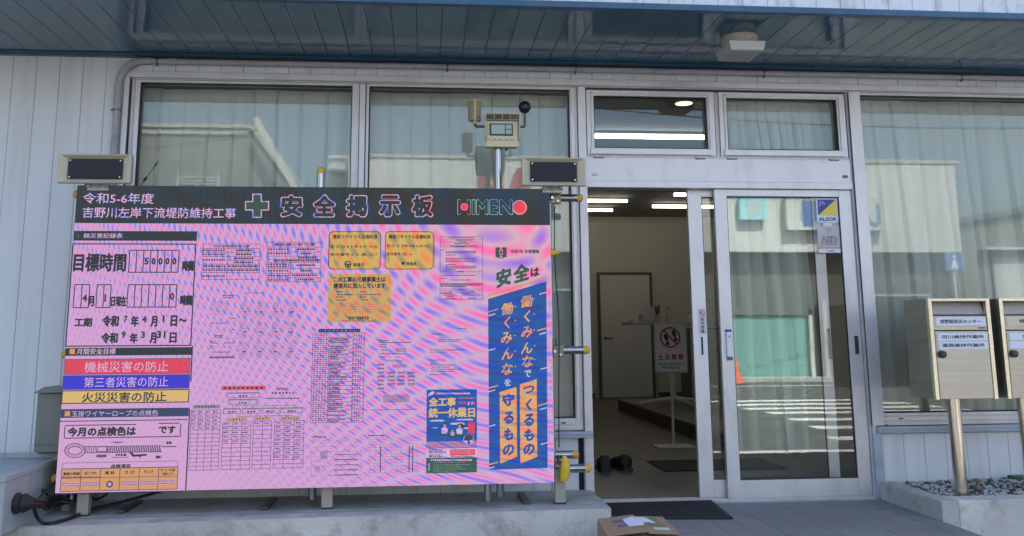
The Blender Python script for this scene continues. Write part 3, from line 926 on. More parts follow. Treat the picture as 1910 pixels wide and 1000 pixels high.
   ('K', 3): '742 -379 753 -388;758 -379 767 -388;772 -379 781 -388;786 -379 795 -388;800 -379 807 -388;812 -379 822 -388;827 -379 835 -388;840 -379 851 -388;856 -379 866 -388;743 -403 752 -412;757 -403 765 -412;770 -403 779 -412;783 -403 792 -412;797 -403 805 -412;810 -403 819 -412;824 -403 834 -412;839 -403 848 -412;853 -403 861 -412;865 -402 870 -412;744 -436 754 -445;759 -436 770 -445;775 -436 784 -445;789 -436 800 -445;805 -436 815 -445;820 -436 830 -445;835 -436 845 -445;850 -436 860 -445;864 -436 871 -445;746 -472 755 -482;759 -472 770 -482;775 -472 786 -482;791 -472 802 -482;807 -472 815 -482;820 -472 830 -482;835 -472 846 -482;851 -472 860 -482;865 -472 873 -482;747 -496 757 -505;762 -496 772 -505;776 -496 786 -505;791 -496 800 -505;805 -496 816 -505;821 -496 832 -505;837 -496 845 -505;849 -496 861 -505;865 -496 874 -505;749 -530 759 -540;764 -530 772 -540;776 -530 787 -540;792 -531 800 -540;805 -531 816 -540;821 -531 831 -540;836 -531 844 -540;849 -531 857 -540;862 -531 872 -540;931 -379 942 -388;945 -378 958 -388;961 -378 976 -388;979 -378 988 -388;991 -378 997 -388;1000 -378 1015 -388;1018 -378 1024 -388;932 -402 946 -412;949 -402 956 -412;959 -402 973 -412;976 -402 990 -412;993 -402 1007 -412;1010 -402 1022 -412;920 -426 934 -436;938 -426 946 -436;949 -426 961 -436;964 -426 974 -436;977 -426 991 -436;994 -426 1008 -436;1011 -426 1021 -436;1025 -426 1035 -436;921 -450 928 -459;931 -450 937 -459;940 -450 952 -459;955 -450 966 -459;969 -450 983 -459;986 -450 998 -459;1001 -450 1009 -459;1012 -450 1021 -459;1025 -450 1033 -459;888 -472 899 -482;902 -472 908 -482;912 -472 925 -482;929 -472 942 -482;946 -472 953 -482;956 -472 967 -482;970 -472 980 -482;983 -472 996 -482;999 -472 1009 -482;1012 -472 1020 -482;1023 -472 1034 -482;1037 -472 1052 -482;1055 -472 1062 -482;1066 -472 1071 -482;889 -496 901 -505;904 -496 918 -505;922 -496 932 -505;936 -496 946 -505;949 -496 963 -505;966 -496 980 -505;983 -496 989 -505;993 -496 1007 -505;1010 -496 1018 -505;1021 -496 1030 -505;1033 -496 1047 -505;1050 -496 1061 -505;1064 -496 1072 -505'}),
 'licence_notice': ([('O', 1111.0, -333.0, 1430.0, -570.0, 'k', 2, 2.7),
   ('T', '建設業の許可票', 1151.0, -339.0, 1393.0, -357.0, 'K', 3, 0.03)],
  {('k', 2): '1107 -362 1428 -365;1108 -391 1429 -394;1109 -416 1429 -419;1110 -434 1430 -437;1111 -454 1430 -457;1112 -489 1431 -492;1113 -518 1432 -521;1114 -545 1433 -548;1250 -362 1253 -570',
   ('K', 3): '1116 -372 1124 -382;1131 -372 1142 -382;1148 -372 1157 -382;1163 -372 1172 -382;1178 -372 1188 -382;1195 -372 1204 -382;1210 -372 1220 -382;1227 -372 1238 -382;1117 -397 1127 -407;1134 -397 1142 -407;1148 -397 1157 -407;1163 -397 1174 -407;1180 -397 1190 -407;1196 -397 1207 -407;1213 -397 1223 -407;1229 -397 1238 -407;1119 -461 1128 -471;1134 -461 1145 -471;1152 -461 1161 -471;1167 -461 1178 -471;1184 -461 1196 -471;1203 -461 1213 -471;1219 -461 1230 -471;1236 -461 1242 -471;1119 -475 1129 -485;1135 -475 1146 -485;1153 -475 1162 -485;1169 -475 1180 -485;1186 -475 1196 -485;1202 -475 1213 -485;1220 -475 1231 -485;1237 -475 1243 -485;1120 -499 1130 -509;1136 -499 1145 -509;1151 -499 1162 -509;1168 -499 1178 -509;1184 -499 1194 -509;1201 -499 1209 -509;1216 -499 1224 -509;1230 -499 1239 -509;1121 -527 1132 -538;1138 -527 1147 -538;1153 -528 1165 -538;1171 -528 1181 -538;1187 -528 1197 -538;1203 -528 1213 -538;1219 -528 1229 -538;1236 -528 1244 -538;1122 -553 1132 -563;1138 -553 1149 -563;1156 -553 1164 -563;1171 -553 1181 -563;1187 -553 1197 -563;1203 -553 1212 -563;1218 -553 1227 -563;1233 -553 1241 -563;1286 -371 1299 -382;1302 -371 1313 -382;1316 -371 1328 -382;1331 -371 1342 -382;1345 -371 1358 -382;1361 -371 1368 -381;1371 -371 1381 -381;1384 -371 1394 -381;1309 -397 1319 -407;1322 -397 1334 -407;1338 -397 1349 -407;1352 -397 1364 -407;1367 -397 1372 -407;1294 -421 1305 -431;1308 -421 1318 -431;1321 -421 1332 -431;1335 -421 1346 -431;1349 -421 1360 -431;1363 -421 1372 -431;1375 -421 1387 -431;1390 -421 1399 -431;1151 -439 1161 -449;1164 -439 1176 -449;1179 -439 1189 -449;1193 -439 1201 -449;1204 -439 1212 -449;1215 -439 1223 -449;1226 -439 1236 -449;1239 -439 1252 -449;1255 -439 1267 -449;1270 -439 1279 -449;1282 -439 1291 -449;1294 -438 1305 -449;1309 -438 1317 -449;1320 -438 1329 -449;1332 -438 1338 -449;1341 -438 1349 -449;1352 -438 1362 -449;1365 -438 1375 -449;1378 -438 1389 -449;1392 -438 1400 -449;1403 -438 1416 -449;1419 -438 1424 -449;1286 -466 1293 -476;1296 -466 1303 -476;1306 -466 1319 -476;1322 -466 1334 -476;1337 -466 1350 -476;1353 -466 1363 -476;1366 -466 1374 -476;1377 -466 1384 -476;1387 -466 1395 -476;1309 -499 1317 -509;1320 -499 1332 -509;1335 -499 1347 -509;1350 -499 1361 -509;1364 -499 1372 -509;1263 -526 1271 -536;1274 -526 1282 -536;1285 -526 1297 -536;1300 -526 1308 -536;1311 -526 1322 -536;1325 -526 1336 -536;1339 -526 1348 -536;1352 -526 1364 -536;1367 -526 1375 -536;1378 -526 1388 -536;1391 -526 1398 -536;1401 -526 1408 -536;1298 -551 1305 -561;1308 -551 1316 -561;1319 -551 1326 -561;1329 -551 1336 -561;1339 -551 1351 -562;1355 -551 1363 -562;1366 -551 1378 -562;1381 -551 1391 -562'}),
 'city_recycling_card': ([('RR', 1472.0, -267.0, 1781.0, -496.0, 'K', 2, 25.6),
   ('RR', 1477.0, -271.0, 1777.0, -492.0, 'Y', 3, 23.7),
   ('T', '建設リサイクル法通知済', 1496.0, -288.0, 1760.0, -313.0, 'K', 4, 0.03),
   ('T', '受 付 日 R 5 年 4 月 14 日', 1481.0, -350.0, 1761.0, -369.0, 'K', 4, 0.025),
   ('T', '受付番号 5 リ 通 - 017', 1483.0, -398.0, 1762.0, -417.0, 'K', 4, 0.025),
   ('T', '徳島市', 1617.0, -457.0, 1687.0, -480.0, 'K', 4, 0.03),
   ('C', 1588.0, -465.0, 20.8, 'K', 4),
   ('C', 1588.0, -465.0, 14.7, 'Y', 5)],
  {('K', 6): '1569 -462 1607 -469;1584 -465 1593 -485'}),
 'prefecture_recycling_card': ([('RR', 1806.0, -266.0, 2098.0, -496.0, 'K', 2, 25.6),
   ('RR', 1810.0, -270.0, 2094.0, -492.0, 'Y', 3, 23.7),
   ('T', '建設リサイクル法通知済', 1827.0, -287.0, 2079.0, -312.0, 'K', 4, 0.035),
   ('T', '受 付 日 令和 5年 4 月14日', 1815.0, -346.0, 2076.0, -365.0, 'K', 4, 0.025),
   ('T', '受付番号 5北 - 6', 1816.0, -394.0, 1967.0, -414.0, 'K', 4, 0.025),
   ('T', '徳島県', 1934.0, -451.0, 1996.0, -473.0, 'K', 4, 0.03),
   ('O', 1906.0, -451.0, 1926.0, -468.0, 'K', 4, 9.450000000000001)],
  {('k', 3): '2102 -261 2104 -494'}),
 'retirement_fund_notice': ([('T', 'この工事の元請事業主は', 1505.0, -539.0, 1812.0, -572.0, 'K', 3, 0.04),
   ('T', '建退共に加入しています', 1506.0, -577.0, 1813.0, -610.0, 'K', 3, 0.04),
   ('T', '建退共 徳島県支部', 1598.0, -773.0, 1718.0, -794.0, 'K', 3, 0.03)],
  {('Z', 1): '1476 -523 1847 -808',
   ('k', 3): '1523 -626 1538 -633;1541 -626 1555 -633;1558 -626 1563 -633;1529 -642 1547 -649;1549 -642 1564 -649;1567 -642 1580 -649;1583 -642 1598 -649;1600 -642 1616 -649;1618 -642 1624 -649;1523 -656 1536 -663;1538 -656 1547 -663;1549 -656 1564 -663;1524 -673 1536 -680;1539 -674 1546 -680;1548 -674 1557 -680;1559 -674 1576 -681;1579 -674 1583 -681;1664 -626 1676 -633;1678 -626 1693 -633;1696 -626 1702 -633;1665 -642 1675 -649;1678 -642 1689 -649;1691 -642 1703 -649;1706 -642 1712 -649;1715 -642 1732 -649;1735 -642 1741 -649;1744 -642 1762 -649;1765 -642 1773 -649;1776 -642 1784 -649;1665 -656 1682 -663;1684 -657 1701 -663;1675 -674 1684 -681;1686 -674 1700 -681;1702 -674 1713 -681;1558 -798 1570 -803;1574 -798 1597 -803;1600 -798 1616 -803;1619 -798 1640 -803;1643 -798 1668 -803;1672 -798 1685 -803;1689 -798 1709 -803;1713 -799 1725 -804;1728 -799 1746 -804;1750 -799 1756 -804',
   ('s', 3): '1515 -697 1525 -703;1530 -697 1536 -703;1541 -697 1553 -703;1558 -697 1570 -704;1575 -697 1585 -704;1590 -697 1602 -704;1607 -697 1619 -704;1624 -697 1632 -704;1637 -697 1649 -704;1654 -698 1665 -704;1670 -698 1679 -704;1684 -698 1690 -704;1695 -698 1705 -704;1710 -698 1722 -704;1727 -698 1734 -704;1739 -698 1749 -704;1754 -698 1766 -704;1771 -698 1780 -704;1785 -698 1790 -704;1795 -698 1801 -704;1515 -711 1522 -718;1527 -711 1538 -718;1543 -711 1553 -718;1558 -711 1565 -718;1570 -711 1582 -718;1587 -712 1597 -718;1602 -712 1609 -718;1614 -712 1625 -718;1630 -712 1642 -718;1647 -712 1659 -718;1664 -712 1676 -718;1681 -712 1691 -718;1696 -712 1706 -718;1711 -712 1720 -718;1726 -712 1734 -718;1739 -712 1752 -718;1757 -712 1765 -718;1770 -712 1775 -718;1780 -712 1790 -718;1796 -712 1802 -719;1516 -729 1525 -735;1530 -729 1539 -735;1544 -729 1551 -735;1556 -729 1562 -735;1567 -729 1572 -735;1577 -729 1588 -735;1593 -729 1605 -735;1610 -729 1620 -735;1625 -729 1631 -735;1636 -729 1648 -735;1653 -729 1664 -735;1670 -729 1678 -735;1683 -729 1688 -735;1693 -729 1704 -736;1709 -729 1719 -736;1724 -729 1734 -736;1739 -729 1744 -736;1749 -729 1759 -736;1764 -729 1769 -736;1774 -730 1783 -736;1788 -730 1794 -736;1516 -744 1523 -751;1528 -744 1540 -751;1545 -744 1556 -751;1561 -744 1572 -751;1577 -745 1584 -751;1589 -745 1597 -751;1602 -745 1611 -751;1616 -745 1621 -751;1626 -745 1634 -751;1639 -745 1652 -751;1657 -745 1667 -751;1672 -745 1684 -751;1689 -745 1696 -751;1701 -745 1711 -751;1716 -745 1727 -751;1732 -745 1742 -751;1747 -745 1756 -751;1761 -745 1767 -752;1772 -745 1777 -752;1782 -745 1793 -752;1799 -745 1802 -752'}),
 'contract_notice': ([('O', 2136.0, -297.0, 2396.0, -677.0, 'k', 2, 2.7)],
  {('k', 2): '2135 -312 2397 -314;2135 -324 2397 -326;2135 -335 2397 -337;2135 -350 2397 -352;2136 -361 2397 -363;2136 -505 2396 -508;2136 -517 2396 -519;2137 -579 2396 -582;2137 -613 2396 -615;2137 -623 2396 -625;2137 -634 2396 -636;2264 -634 2266 -677',
   ('k', 3): '2189 -302 2199 -307;2201 -302 2211 -307;2213 -302 2232 -307;2234 -302 2242 -307;2245 -302 2261 -307;2263 -302 2271 -307;2273 -302 2292 -307;2295 -302 2303 -307;2306 -302 2313 -307;2316 -302 2325 -307;2327 -302 2342 -307;2231 -316 2246 -321;2248 -315 2267 -321;2269 -315 2282 -321;2284 -315 2292 -321;2294 -315 2305 -321;2308 -315 2320 -321;2322 -315 2335 -320;2247 -327 2256 -332;2258 -327 2268 -332;2270 -327 2288 -332;2290 -326 2296 -332;2225 -338 2244 -344;2246 -338 2256 -344;2259 -338 2272 -344;2275 -338 2290 -343;2292 -338 2310 -343;2199 -353 2206 -359;2208 -353 2226 -359;2228 -353 2237 -359;2239 -353 2255 -359;2257 -353 2264 -359;2266 -353 2283 -358;2285 -353 2294 -358;2296 -353 2305 -358;2308 -353 2315 -358;2317 -353 2328 -358;2330 -353 2341 -358;2343 -353 2361 -358;2231 -356 2245 -361;2248 -356 2259 -361;2261 -356 2281 -361;2283 -356 2292 -361;2294 -356 2299 -361;2140 -376 2159 -381;2162 -376 2166 -381;2241 -508 2256 -513;2259 -508 2278 -513;2144 -530 2152 -535;2154 -530 2172 -535;2174 -530 2190 -535;2192 -530 2207 -535;2209 -530 2227 -535;2229 -530 2237 -535;2239 -530 2248 -535;2250 -530 2258 -535;2261 -530 2273 -535;2276 -530 2289 -535;2291 -530 2305 -535;2307 -530 2318 -535;2320 -530 2337 -535;2339 -530 2351 -535;2144 -546 2161 -551;2163 -546 2170 -551;2172 -546 2180 -551;2193 -557 2202 -562;2204 -557 2214 -562;2216 -557 2230 -562;2232 -557 2241 -562;2243 -557 2258 -562;2260 -557 2271 -562;2273 -557 2284 -562;2287 -557 2302 -562;2305 -557 2319 -562;2141 -582 2150 -588;2152 -583 2163 -588;2166 -583 2185 -588;2187 -583 2196 -588;2198 -583 2205 -588;2207 -583 2216 -588;2219 -583 2236 -588;2238 -583 2254 -588;2256 -583 2275 -588;2277 -583 2290 -588;2292 -583 2299 -588;2301 -583 2312 -588;2314 -583 2330 -588;2332 -583 2343 -588;2346 -583 2354 -588;2356 -583 2368 -588;2370 -583 2382 -588;2385 -583 2390 -588;2141 -589 2154 -594;2156 -589 2164 -594;2166 -589 2173 -594;2175 -589 2192 -594;2194 -589 2210 -594;2212 -589 2224 -594;2226 -589 2234 -594;2236 -589 2247 -594;2249 -589 2263 -594;2265 -589 2283 -594;2285 -589 2298 -594;2300 -589 2319 -594;2321 -589 2335 -594;2337 -589 2346 -594;2348 -589 2362 -594;2365 -589 2379 -594;2381 -589 2390 -594;2141 -596 2157 -601;2159 -596 2166 -601;2168 -596 2180 -601;2183 -596 2199 -601;2202 -596 2210 -601;2212 -596 2219 -602;2221 -596 2230 -602;2232 -596 2242 -602;2245 -596 2257 -602;2259 -596 2270 -602;2272 -596 2286 -602;2289 -596 2296 -602;2251 -615 2262 -620;2264 -615 2279 -620;2193 -626 2206 -631;2322 -626 2340 -631;2142 -637 2160 -642;2162 -637 2172 -642;2174 -637 2185 -642;2187 -637 2201 -642;2203 -637 2212 -642;2158 -647 2169 -652;2171 -647 2189 -652;2191 -647 2200 -652;2202 -647 2214 -652;2217 -647 2225 -652;2227 -647 2238 -652;2177 -656 2191 -661;2193 -656 2212 -661;2215 -656 2219 -661;2167 -667 2183 -672;2185 -667 2199 -672;2201 -667 2209 -672;2211 -667 2228 -673;2273 -637 2291 -642;2293 -637 2301 -642;2303 -637 2318 -642;2273 -647 2290 -652;2292 -647 2306 -652;2309 -647 2322 -652;2324 -647 2334 -652;2336 -647 2344 -652;2346 -647 2358 -652;2361 -647 2378 -652;2381 -647 2389 -652;2306 -668 2318 -673;2320 -668 2330 -673;2333 -668 2348 -673;2350 -668 2354 -673;2170 -386 2180 -391;2182 -386 2194 -391;2196 -386 2202 -391;2204 -386 2217 -391;2219 -386 2237 -391;2239 -386 2256 -391;2258 -386 2266 -391;2268 -385 2280 -391;2282 -385 2289 -391;2291 -385 2303 -391;2305 -385 2323 -391;2325 -385 2335 -391;2337 -385 2354 -391;2170 -394 2187 -399;2189 -394 2198 -399;2200 -394 2218 -399;2220 -394 2238 -399;2240 -394 2260 -399;2262 -394 2268 -399;2270 -394 2277 -399;2279 -394 2289 -399;2291 -394 2304 -399;2306 -394 2318 -399;2320 -394 2328 -399;2330 -394 2345 -399;2347 -393 2354 -399;2170 -407 2179 -412;2181 -407 2196 -412;2198 -407 2205 -412;2207 -407 2215 -412;2216 -407 2225 -412;2227 -407 2234 -412;2170 -426 2189 -431;2191 -426 2204 -431;2206 -426 2219 -431;2221 -426 2236 -431;2238 -426 2246 -431;2248 -426 2262 -431;2264 -426 2278 -431;2280 -426 2294 -431;2296 -426 2311 -431;2313 -426 2319 -431;2321 -426 2328 -431;2330 -426 2340 -431;2342 -426 2354 -431;2170 -436 2184 -441;2186 -436 2205 -441;2207 -436 2215 -441;2217 -436 2228 -441;2230 -436 2243 -441;2244 -436 2264 -441;2266 -436 2278 -441;2280 -436 2299 -441;2301 -436 2321 -441;2322 -436 2337 -441;2338 -436 2345 -441;2347 -436 2358 -441;2170 -446 2180 -451;2182 -446 2196 -451;2198 -446 2211 -451;2213 -446 2228 -451;2230 -446 2245 -451;2247 -446 2266 -451;2268 -446 2276 -451;2278 -446 2287 -451;2289 -446 2308 -451;2309 -446 2327 -451;2329 -445 2345 -451;2347 -445 2354 -451;2170 -465 2180 -470;2182 -465 2193 -470;2195 -465 2210 -470;2212 -465 2223 -470;2225 -465 2234 -470;2170 -475 2185 -480;2187 -475 2195 -480;2197 -475 2210 -480;2212 -475 2231 -480;2232 -475 2243 -480;2245 -475 2258 -480;2260 -475 2267 -480;2269 -475 2288 -480;2290 -475 2308 -480;2309 -475 2325 -480;2327 -475 2336 -480;2337 -475 2356 -480;2170 -484 2189 -490;2191 -484 2202 -490;2204 -484 2214 -490;2216 -484 2228 -490;2230 -484 2246 -490;2248 -484 2258 -490;2260 -484 2268 -490;2269 -484 2286 -490;2288 -484 2296 -490;2298 -484 2305 -490;2307 -484 2313 -490;2315 -484 2335 -490;2337 -484 2349 -490;2351 -484 2357 -490;2170 -494 2179 -499;2181 -494 2192 -499;2194 -494 2207 -499;2209 -494 2227 -499;2229 -494 2234 -499'}),
 'qualification_table': ([('D', 1394.0, -871.0, 1694.0, -1382.0, 1, 22, 'k', 2.8)],
  {('N', 1): '1425 -846 1669 -866',
   ('c', 3): '1462 -852 1468 -858;1487 -852 1491 -858;1510 -852 1516 -858;1534 -852 1539 -859;1558 -853 1564 -859;1582 -853 1588 -859;1607 -853 1613 -859;1632 -853 1637 -859',
   ('k', 2): '1486 -871 1489 -1381;1626 -872 1628 -1383',
   ('K', 3): '1406 -878 1412 -886;1421 -878 1428 -886;1437 -878 1444 -886;1453 -878 1461 -886;1470 -878 1476 -887;1632 -879 1637 -888;1645 -880 1651 -888;1658 -880 1665 -888;1672 -880 1679 -888;1405 -902 1413 -910;1423 -902 1429 -910;1439 -902 1445 -910;1454 -902 1461 -910;1470 -902 1478 -910;1631 -903 1638 -911;1645 -903 1652 -911;1660 -903 1667 -911;1674 -903 1678 -911;1405 -925 1413 -933;1422 -925 1429 -933;1438 -925 1446 -933;1455 -925 1461 -933;1471 -926 1478 -934;1631 -927 1637 -935;1645 -927 1651 -935;1659 -927 1666 -935;1673 -927 1678 -935;1405 -949 1411 -957;1421 -949 1427 -957;1436 -949 1442 -957;1452 -949 1458 -957;1468 -949 1476 -957;1631 -950 1636 -958;1644 -950 1651 -958;1658 -950 1665 -958;1672 -950 1678 -959;1405 -972 1412 -980;1422 -972 1429 -980;1439 -972 1446 -980;1455 -972 1463 -980;1472 -972 1479 -980;1630 -974 1636 -982;1644 -974 1649 -982;1657 -974 1664 -982;1671 -974 1677 -982;1405 -995 1412 -1003;1421 -995 1428 -1003;1437 -996 1444 -1004;1453 -996 1459 -1004;1469 -996 1475 -1004;1630 -997 1637 -1005;1644 -997 1651 -1005;1659 -997 1666 -1005;1673 -997 1677 -1006;1405 -1019 1411 -1027;1420 -1019 1428 -1027;1437 -1019 1445 -1027;1454 -1019 1460 -1027;1469 -1019 1477 -1027;1630 -1021 1637 -1029;1644 -1021 1651 -1029;1659 -1021 1664 -1029;1672 -1021 1677 -1029;1405 -1042 1412 -1050;1422 -1042 1428 -1050;1438 -1042 1445 -1050;1454 -1042 1461 -1050;1470 -1043 1477 -1051;1629 -1044 1636 -1052;1643 -1044 1650 -1052;1657 -1044 1663 -1052;1671 -1044 1676 -1052;1405 -1065 1411 -1073;1420 -1065 1427 -1073;1437 -1066 1444 -1074;1454 -1066 1461 -1074;1470 -1066 1476 -1074;1629 -1067 1635 -1075;1642 -1067 1649 -1075;1657 -1068 1664 -1076;1671 -1068 1676 -1076;1404 -1088 1411 -1096;1420 -1089 1428 -1097;1437 -1089 1444 -1097;1453 -1089 1459 -1097;1468 -1089 1474 -1097;1629 -1091 1636 -1099;1643 -1091 1650 -1099;1657 -1091 1664 -1099;1672 -1091 1675 -1099;1404 -1112 1412 -1120;1421 -1112 1429 -1120;1438 -1112 1445 -1120;1454 -1112 1460 -1120;1469 -1112 1477 -1120;1629 -1114 1636 -1122;1643 -1114 1649 -1122;1657 -1114 1664 -1122;1672 -1114 1675 -1122;1404 -1135 1412 -1143;1421 -1135 1427 -1143;1436 -1135 1442 -1143;1452 -1135 1458 -1143;1467 -1135 1473 -1143;1628 -1137 1635 -1145;1642 -1137 1648 -1145;1656 -1137 1663 -1145;1670 -1138 1675 -1146;1404 -1158 1410 -1166;1420 -1158 1425 -1166;1434 -1158 1441 -1166;1450 -1158 1458 -1166;1467 -1159 1474 -1167;1628 -1160 1635 -1168;1642 -1161 1649 -1169;1657 -1161 1663 -1169;1671 -1161 1674 -1169;1404 -1181 1411 -1189;1421 -1181 1428 -1189;1437 -1181 1443 -1189;1452 -1182 1460 -1190;1469 -1182 1477 -1190;1628 -1184 1634 -1192;1641 -1184 1647 -1192;1655 -1184 1661 -1192;1668 -1184 1674 -1192;1404 -1204 1412 -1212;1421 -1204 1428 -1212;1437 -1205 1443 -1212;1453 -1205 1459 -1213;1469 -1205 1476 -1213;1627 -1207 1634 -1215;1642 -1207 1648 -1215;1656 -1207 1662 -1215;1669 -1207 1674 -1215;1404 -1227 1410 -1235;1419 -1227 1426 -1235;1435 -1228 1441 -1235;1450 -1228 1458 -1236;1467 -1228 1475 -1236;1627 -1230 1633 -1238;1641 -1230 1647 -1238;1655 -1230 1662 -1238;1669 -1230 1673 -1238;1403 -1250 1410 -1258;1419 -1250 1427 -1258;1436 -1251 1444 -1258;1453 -1251 1459 -1259;1468 -1251 1475 -1259;1627 -1253 1633 -1261;1641 -1253 1647 -1261;1655 -1253 1662 -1261;1670 -1253 1673 -1261;1403 -1273 1410 -1281;1419 -1273 1426 -1281;1435 -1274 1442 -1281;1452 -1274 1459 -1282;1469 -1274 1476 -1282;1626 -1276 1634 -1284;1641 -1276 1648 -1284;1656 -1276 1662 -1284;1670 -1277 1673 -1284;1403 -1296 1409 -1304;1419 -1296 1425 -1304;1434 -1296 1441 -1304;1450 -1297 1456 -1305;1465 -1297 1473 -1305;1626 -1299 1632 -1307;1640 -1299 1646 -1307;1653 -1299 1659 -1307;1667 -1300 1672 -1307;1403 -1319 1409 -1327;1418 -1319 1425 -1327;1434 -1319 1440 -1327;1449 -1320 1456 -1327;1465 -1320 1471 -1328;1626 -1322 1631 -1330;1639 -1322 1645 -1330;1652 -1322 1659 -1330;1666 -1323 1672 -1330;1403 -1342 1409 -1350;1418 -1342 1425 -1350;1434 -1342 1440 -1350;1449 -1342 1455 -1350;1465 -1343 1472 -1351;1626 -1345 1631 -1353;1639 -1345 1646 -1353;1653 -1345 1659 -1353;1667 -1345 1672 -1353;1403 -1365 1410 -1373;1419 -1365 1427 -1373;1436 -1365 1444 -1373;1453 -1365 1460 -1373;1469 -1366 1477 -1373;1625 -1368 1632 -1376;1640 -1368 1646 -1376;1654 -1368 1660 -1376;1667 -1368 1672 -1376',
   ('k', 3): '1494 -899 1517 -905;1519 -899 1543 -906;1546 -899 1561 -906;1563 -900 1580 -906;1582 -900 1601 -906;1603 -900 1607 -906;1494 -908 1510 -914;1513 -908 1526 -914;1528 -908 1554 -914;1556 -908 1568 -914;1570 -908 1588 -915;1590 -908 1599 -915;1494 -923 1511 -929;1513 -923 1533 -929;1535 -923 1557 -929;1559 -923 1577 -929;1580 -923 1607 -929;1494 -946 1521 -952;1523 -946 1542 -953;1544 -946 1564 -953;1567 -947 1578 -953;1581 -947 1599 -953;1601 -947 1607 -953;1494 -955 1518 -961;1521 -955 1548 -961;1550 -955 1574 -961;1493 -970 1513 -976;1515 -970 1527 -976;1529 -970 1539 -976;1541 -970 1555 -976;1557 -970 1573 -976;1575 -970 1590 -976;1494 -978 1507 -984;1509 -978 1533 -985;1536 -979 1557 -985;1493 -993 1512 -999;1514 -993 1527 -999;1529 -993 1556 -999;1559 -994 1577 -1000;1579 -994 1595 -1000;1597 -994 1603 -1000;1493 -1002 1517 -1008;1519 -1002 1540 -1008;1493 -1016 1515 -1023;1518 -1017 1528 -1023;1530 -1017 1553 -1023;1555 -1017 1559 -1023;1493 -1040 1505 -1046;1507 -1040 1517 -1046;1519 -1040 1541 -1046;1543 -1040 1562 -1046;1564 -1040 1591 -1047;1493 -1048 1520 -1055;1522 -1049 1539 -1055;1542 -1049 1560 -1055;1493 -1063 1505 -1069;1507 -1063 1534 -1069;1536 -1063 1549 -1070;1551 -1064 1575 -1070;1577 -1064 1583 -1070;1493 -1072 1517 -1078;1519 -1072 1539 -1078;1492 -1086 1516 -1092;1518 -1087 1529 -1093;1532 -1087 1546 -1093;1548 -1087 1564 -1093;1493 -1095 1504 -1101;1506 -1095 1522 -1101;1524 -1095 1548 -1101;1492 -1110 1515 -1116;1517 -1110 1544 -1116;1546 -1110 1559 -1116;1492 -1118 1508 -1124;1510 -1118 1530 -1124;1533 -1119 1557 -1125;1559 -1119 1579 -1125;1581 -1119 1594 -1125;1492 -1133 1506 -1139;1508 -1133 1526 -1139;1528 -1133 1555 -1139;1557 -1133 1577 -1140;1580 -1134 1593 -1140;1492 -1156 1502 -1162;1504 -1156 1517 -1162;1519 -1156 1533 -1162;1535 -1156 1554 -1163;1557 -1157 1569 -1163;1572 -1157 1580 -1163;1492 -1164 1507 -1171;1510 -1165 1523 -1171;1525 -1165 1546 -1171;1548 -1165 1555 -1171;1492 -1179 1508 -1185;1510 -1179 1532 -1185;1534 -1180 1551 -1186;1553 -1180 1556 -1186;1492 -1188 1508 -1194;1511 -1188 1520 -1194;1522 -1188 1545 -1194;1548 -1188 1559 -1194;1491 -1202 1506 -1208;1508 -1202 1535 -1209;1537 -1203 1558 -1209;1492 -1211 1514 -1217;1516 -1211 1536 -1217;1538 -1211 1562 -1217;1491 -1225 1517 -1231;1520 -1226 1547 -1232;1549 -1226 1559 -1232;1491 -1234 1518 -1240;1520 -1234 1544 -1240;1546 -1234 1557 -1240;1491 -1248 1511 -1254;1513 -1249 1525 -1255;1528 -1249 1553 -1255;1555 -1249 1572 -1255;1491 -1257 1510 -1263;1512 -1257 1532 -1263;1491 -1271 1503 -1277;1505 -1272 1530 -1278;1532 -1272 1558 -1278;1560 -1272 1579 -1278;1491 -1280 1511 -1286;1513 -1280 1536 -1286;1538 -1280 1557 -1286;1559 -1281 1572 -1287;1491 -1294 1510 -1300;1512 -1295 1537 -1301;1539 -1295 1551 -1301;1553 -1295 1567 -1301;1569 -1295 1578 -1301;1491 -1303 1517 -1309;1519 -1303 1544 -1309;1490 -1317 1508 -1323;1510 -1317 1523 -1323;1525 -1318 1543 -1324;1545 -1318 1567 -1324;1569 -1318 1589 -1324;1591 -1318 1598 -1325;1490 -1340 1501 -1346;1503 -1340 1522 -1346;1524 -1341 1535 -1347;1537 -1341 1563 -1347;1566 -1341 1587 -1347;1589 -1341 1593 -1347;1490 -1363 1514 -1369;1517 -1363 1529 -1369;1531 -1364 1543 -1370;1546 -1364 1568 -1370;1570 -1364 1591 -1370;1490 -1371 1509 -1377;1512 -1372 1526 -1378;1529 -1372 1555 -1378'}),
 'inspection_schedule': ([('O', 967.0, -683.0, 1044.0, -786.0, 'f', 2, 2.0250000000000004),
   ('D', 979.0, -689.0, 1006.0, -776.0, 3, 7, 'f', 1.8),
   ('O', 968.0, -798.0, 1044.0, -900.0, 'f', 2, 2.0250000000000004),
   ('D', 980.0, -804.0, 1007.0, -891.0, 3, 7, 'f', 1.8),
   ('O', 969.0, -913.0, 1045.0, -1014.0, 'f', 2, 2.0250000000000004),
   ('D', 981.0, -919.0, 1008.0, -1005.0, 3, 7, 'f', 1.8),
   ('O', 1056.0, -683.0, 1133.0, -786.0, 'f', 2, 2.0250000000000004),
   ('D', 1068.0, -689.0, 1096.0, -777.0, 3, 7, 'f', 1.8),
   ('O', 1057.0, -799.0, 1133.0, -901.0, 'f', 2, 2.0250000000000004),
   ('D', 1069.0, -805.0, 1096.0, -892.0, 3, 7, 'f', 1.8),
   ('O', 1057.0, -913.0, 1134.0, -1015.0, 'f', 2, 2.0250000000000004),
   ('D', 1069.0, -919.0, 1097.0, -1005.0, 3, 7, 'f', 1.8),
   ('O', 1145.0, -683.0, 1223.0, -787.0, 'f', 2, 2.0250000000000004),
   ('D', 1158.0, -690.0, 1186.0, -777.0, 3, 7, 'f', 1.8),
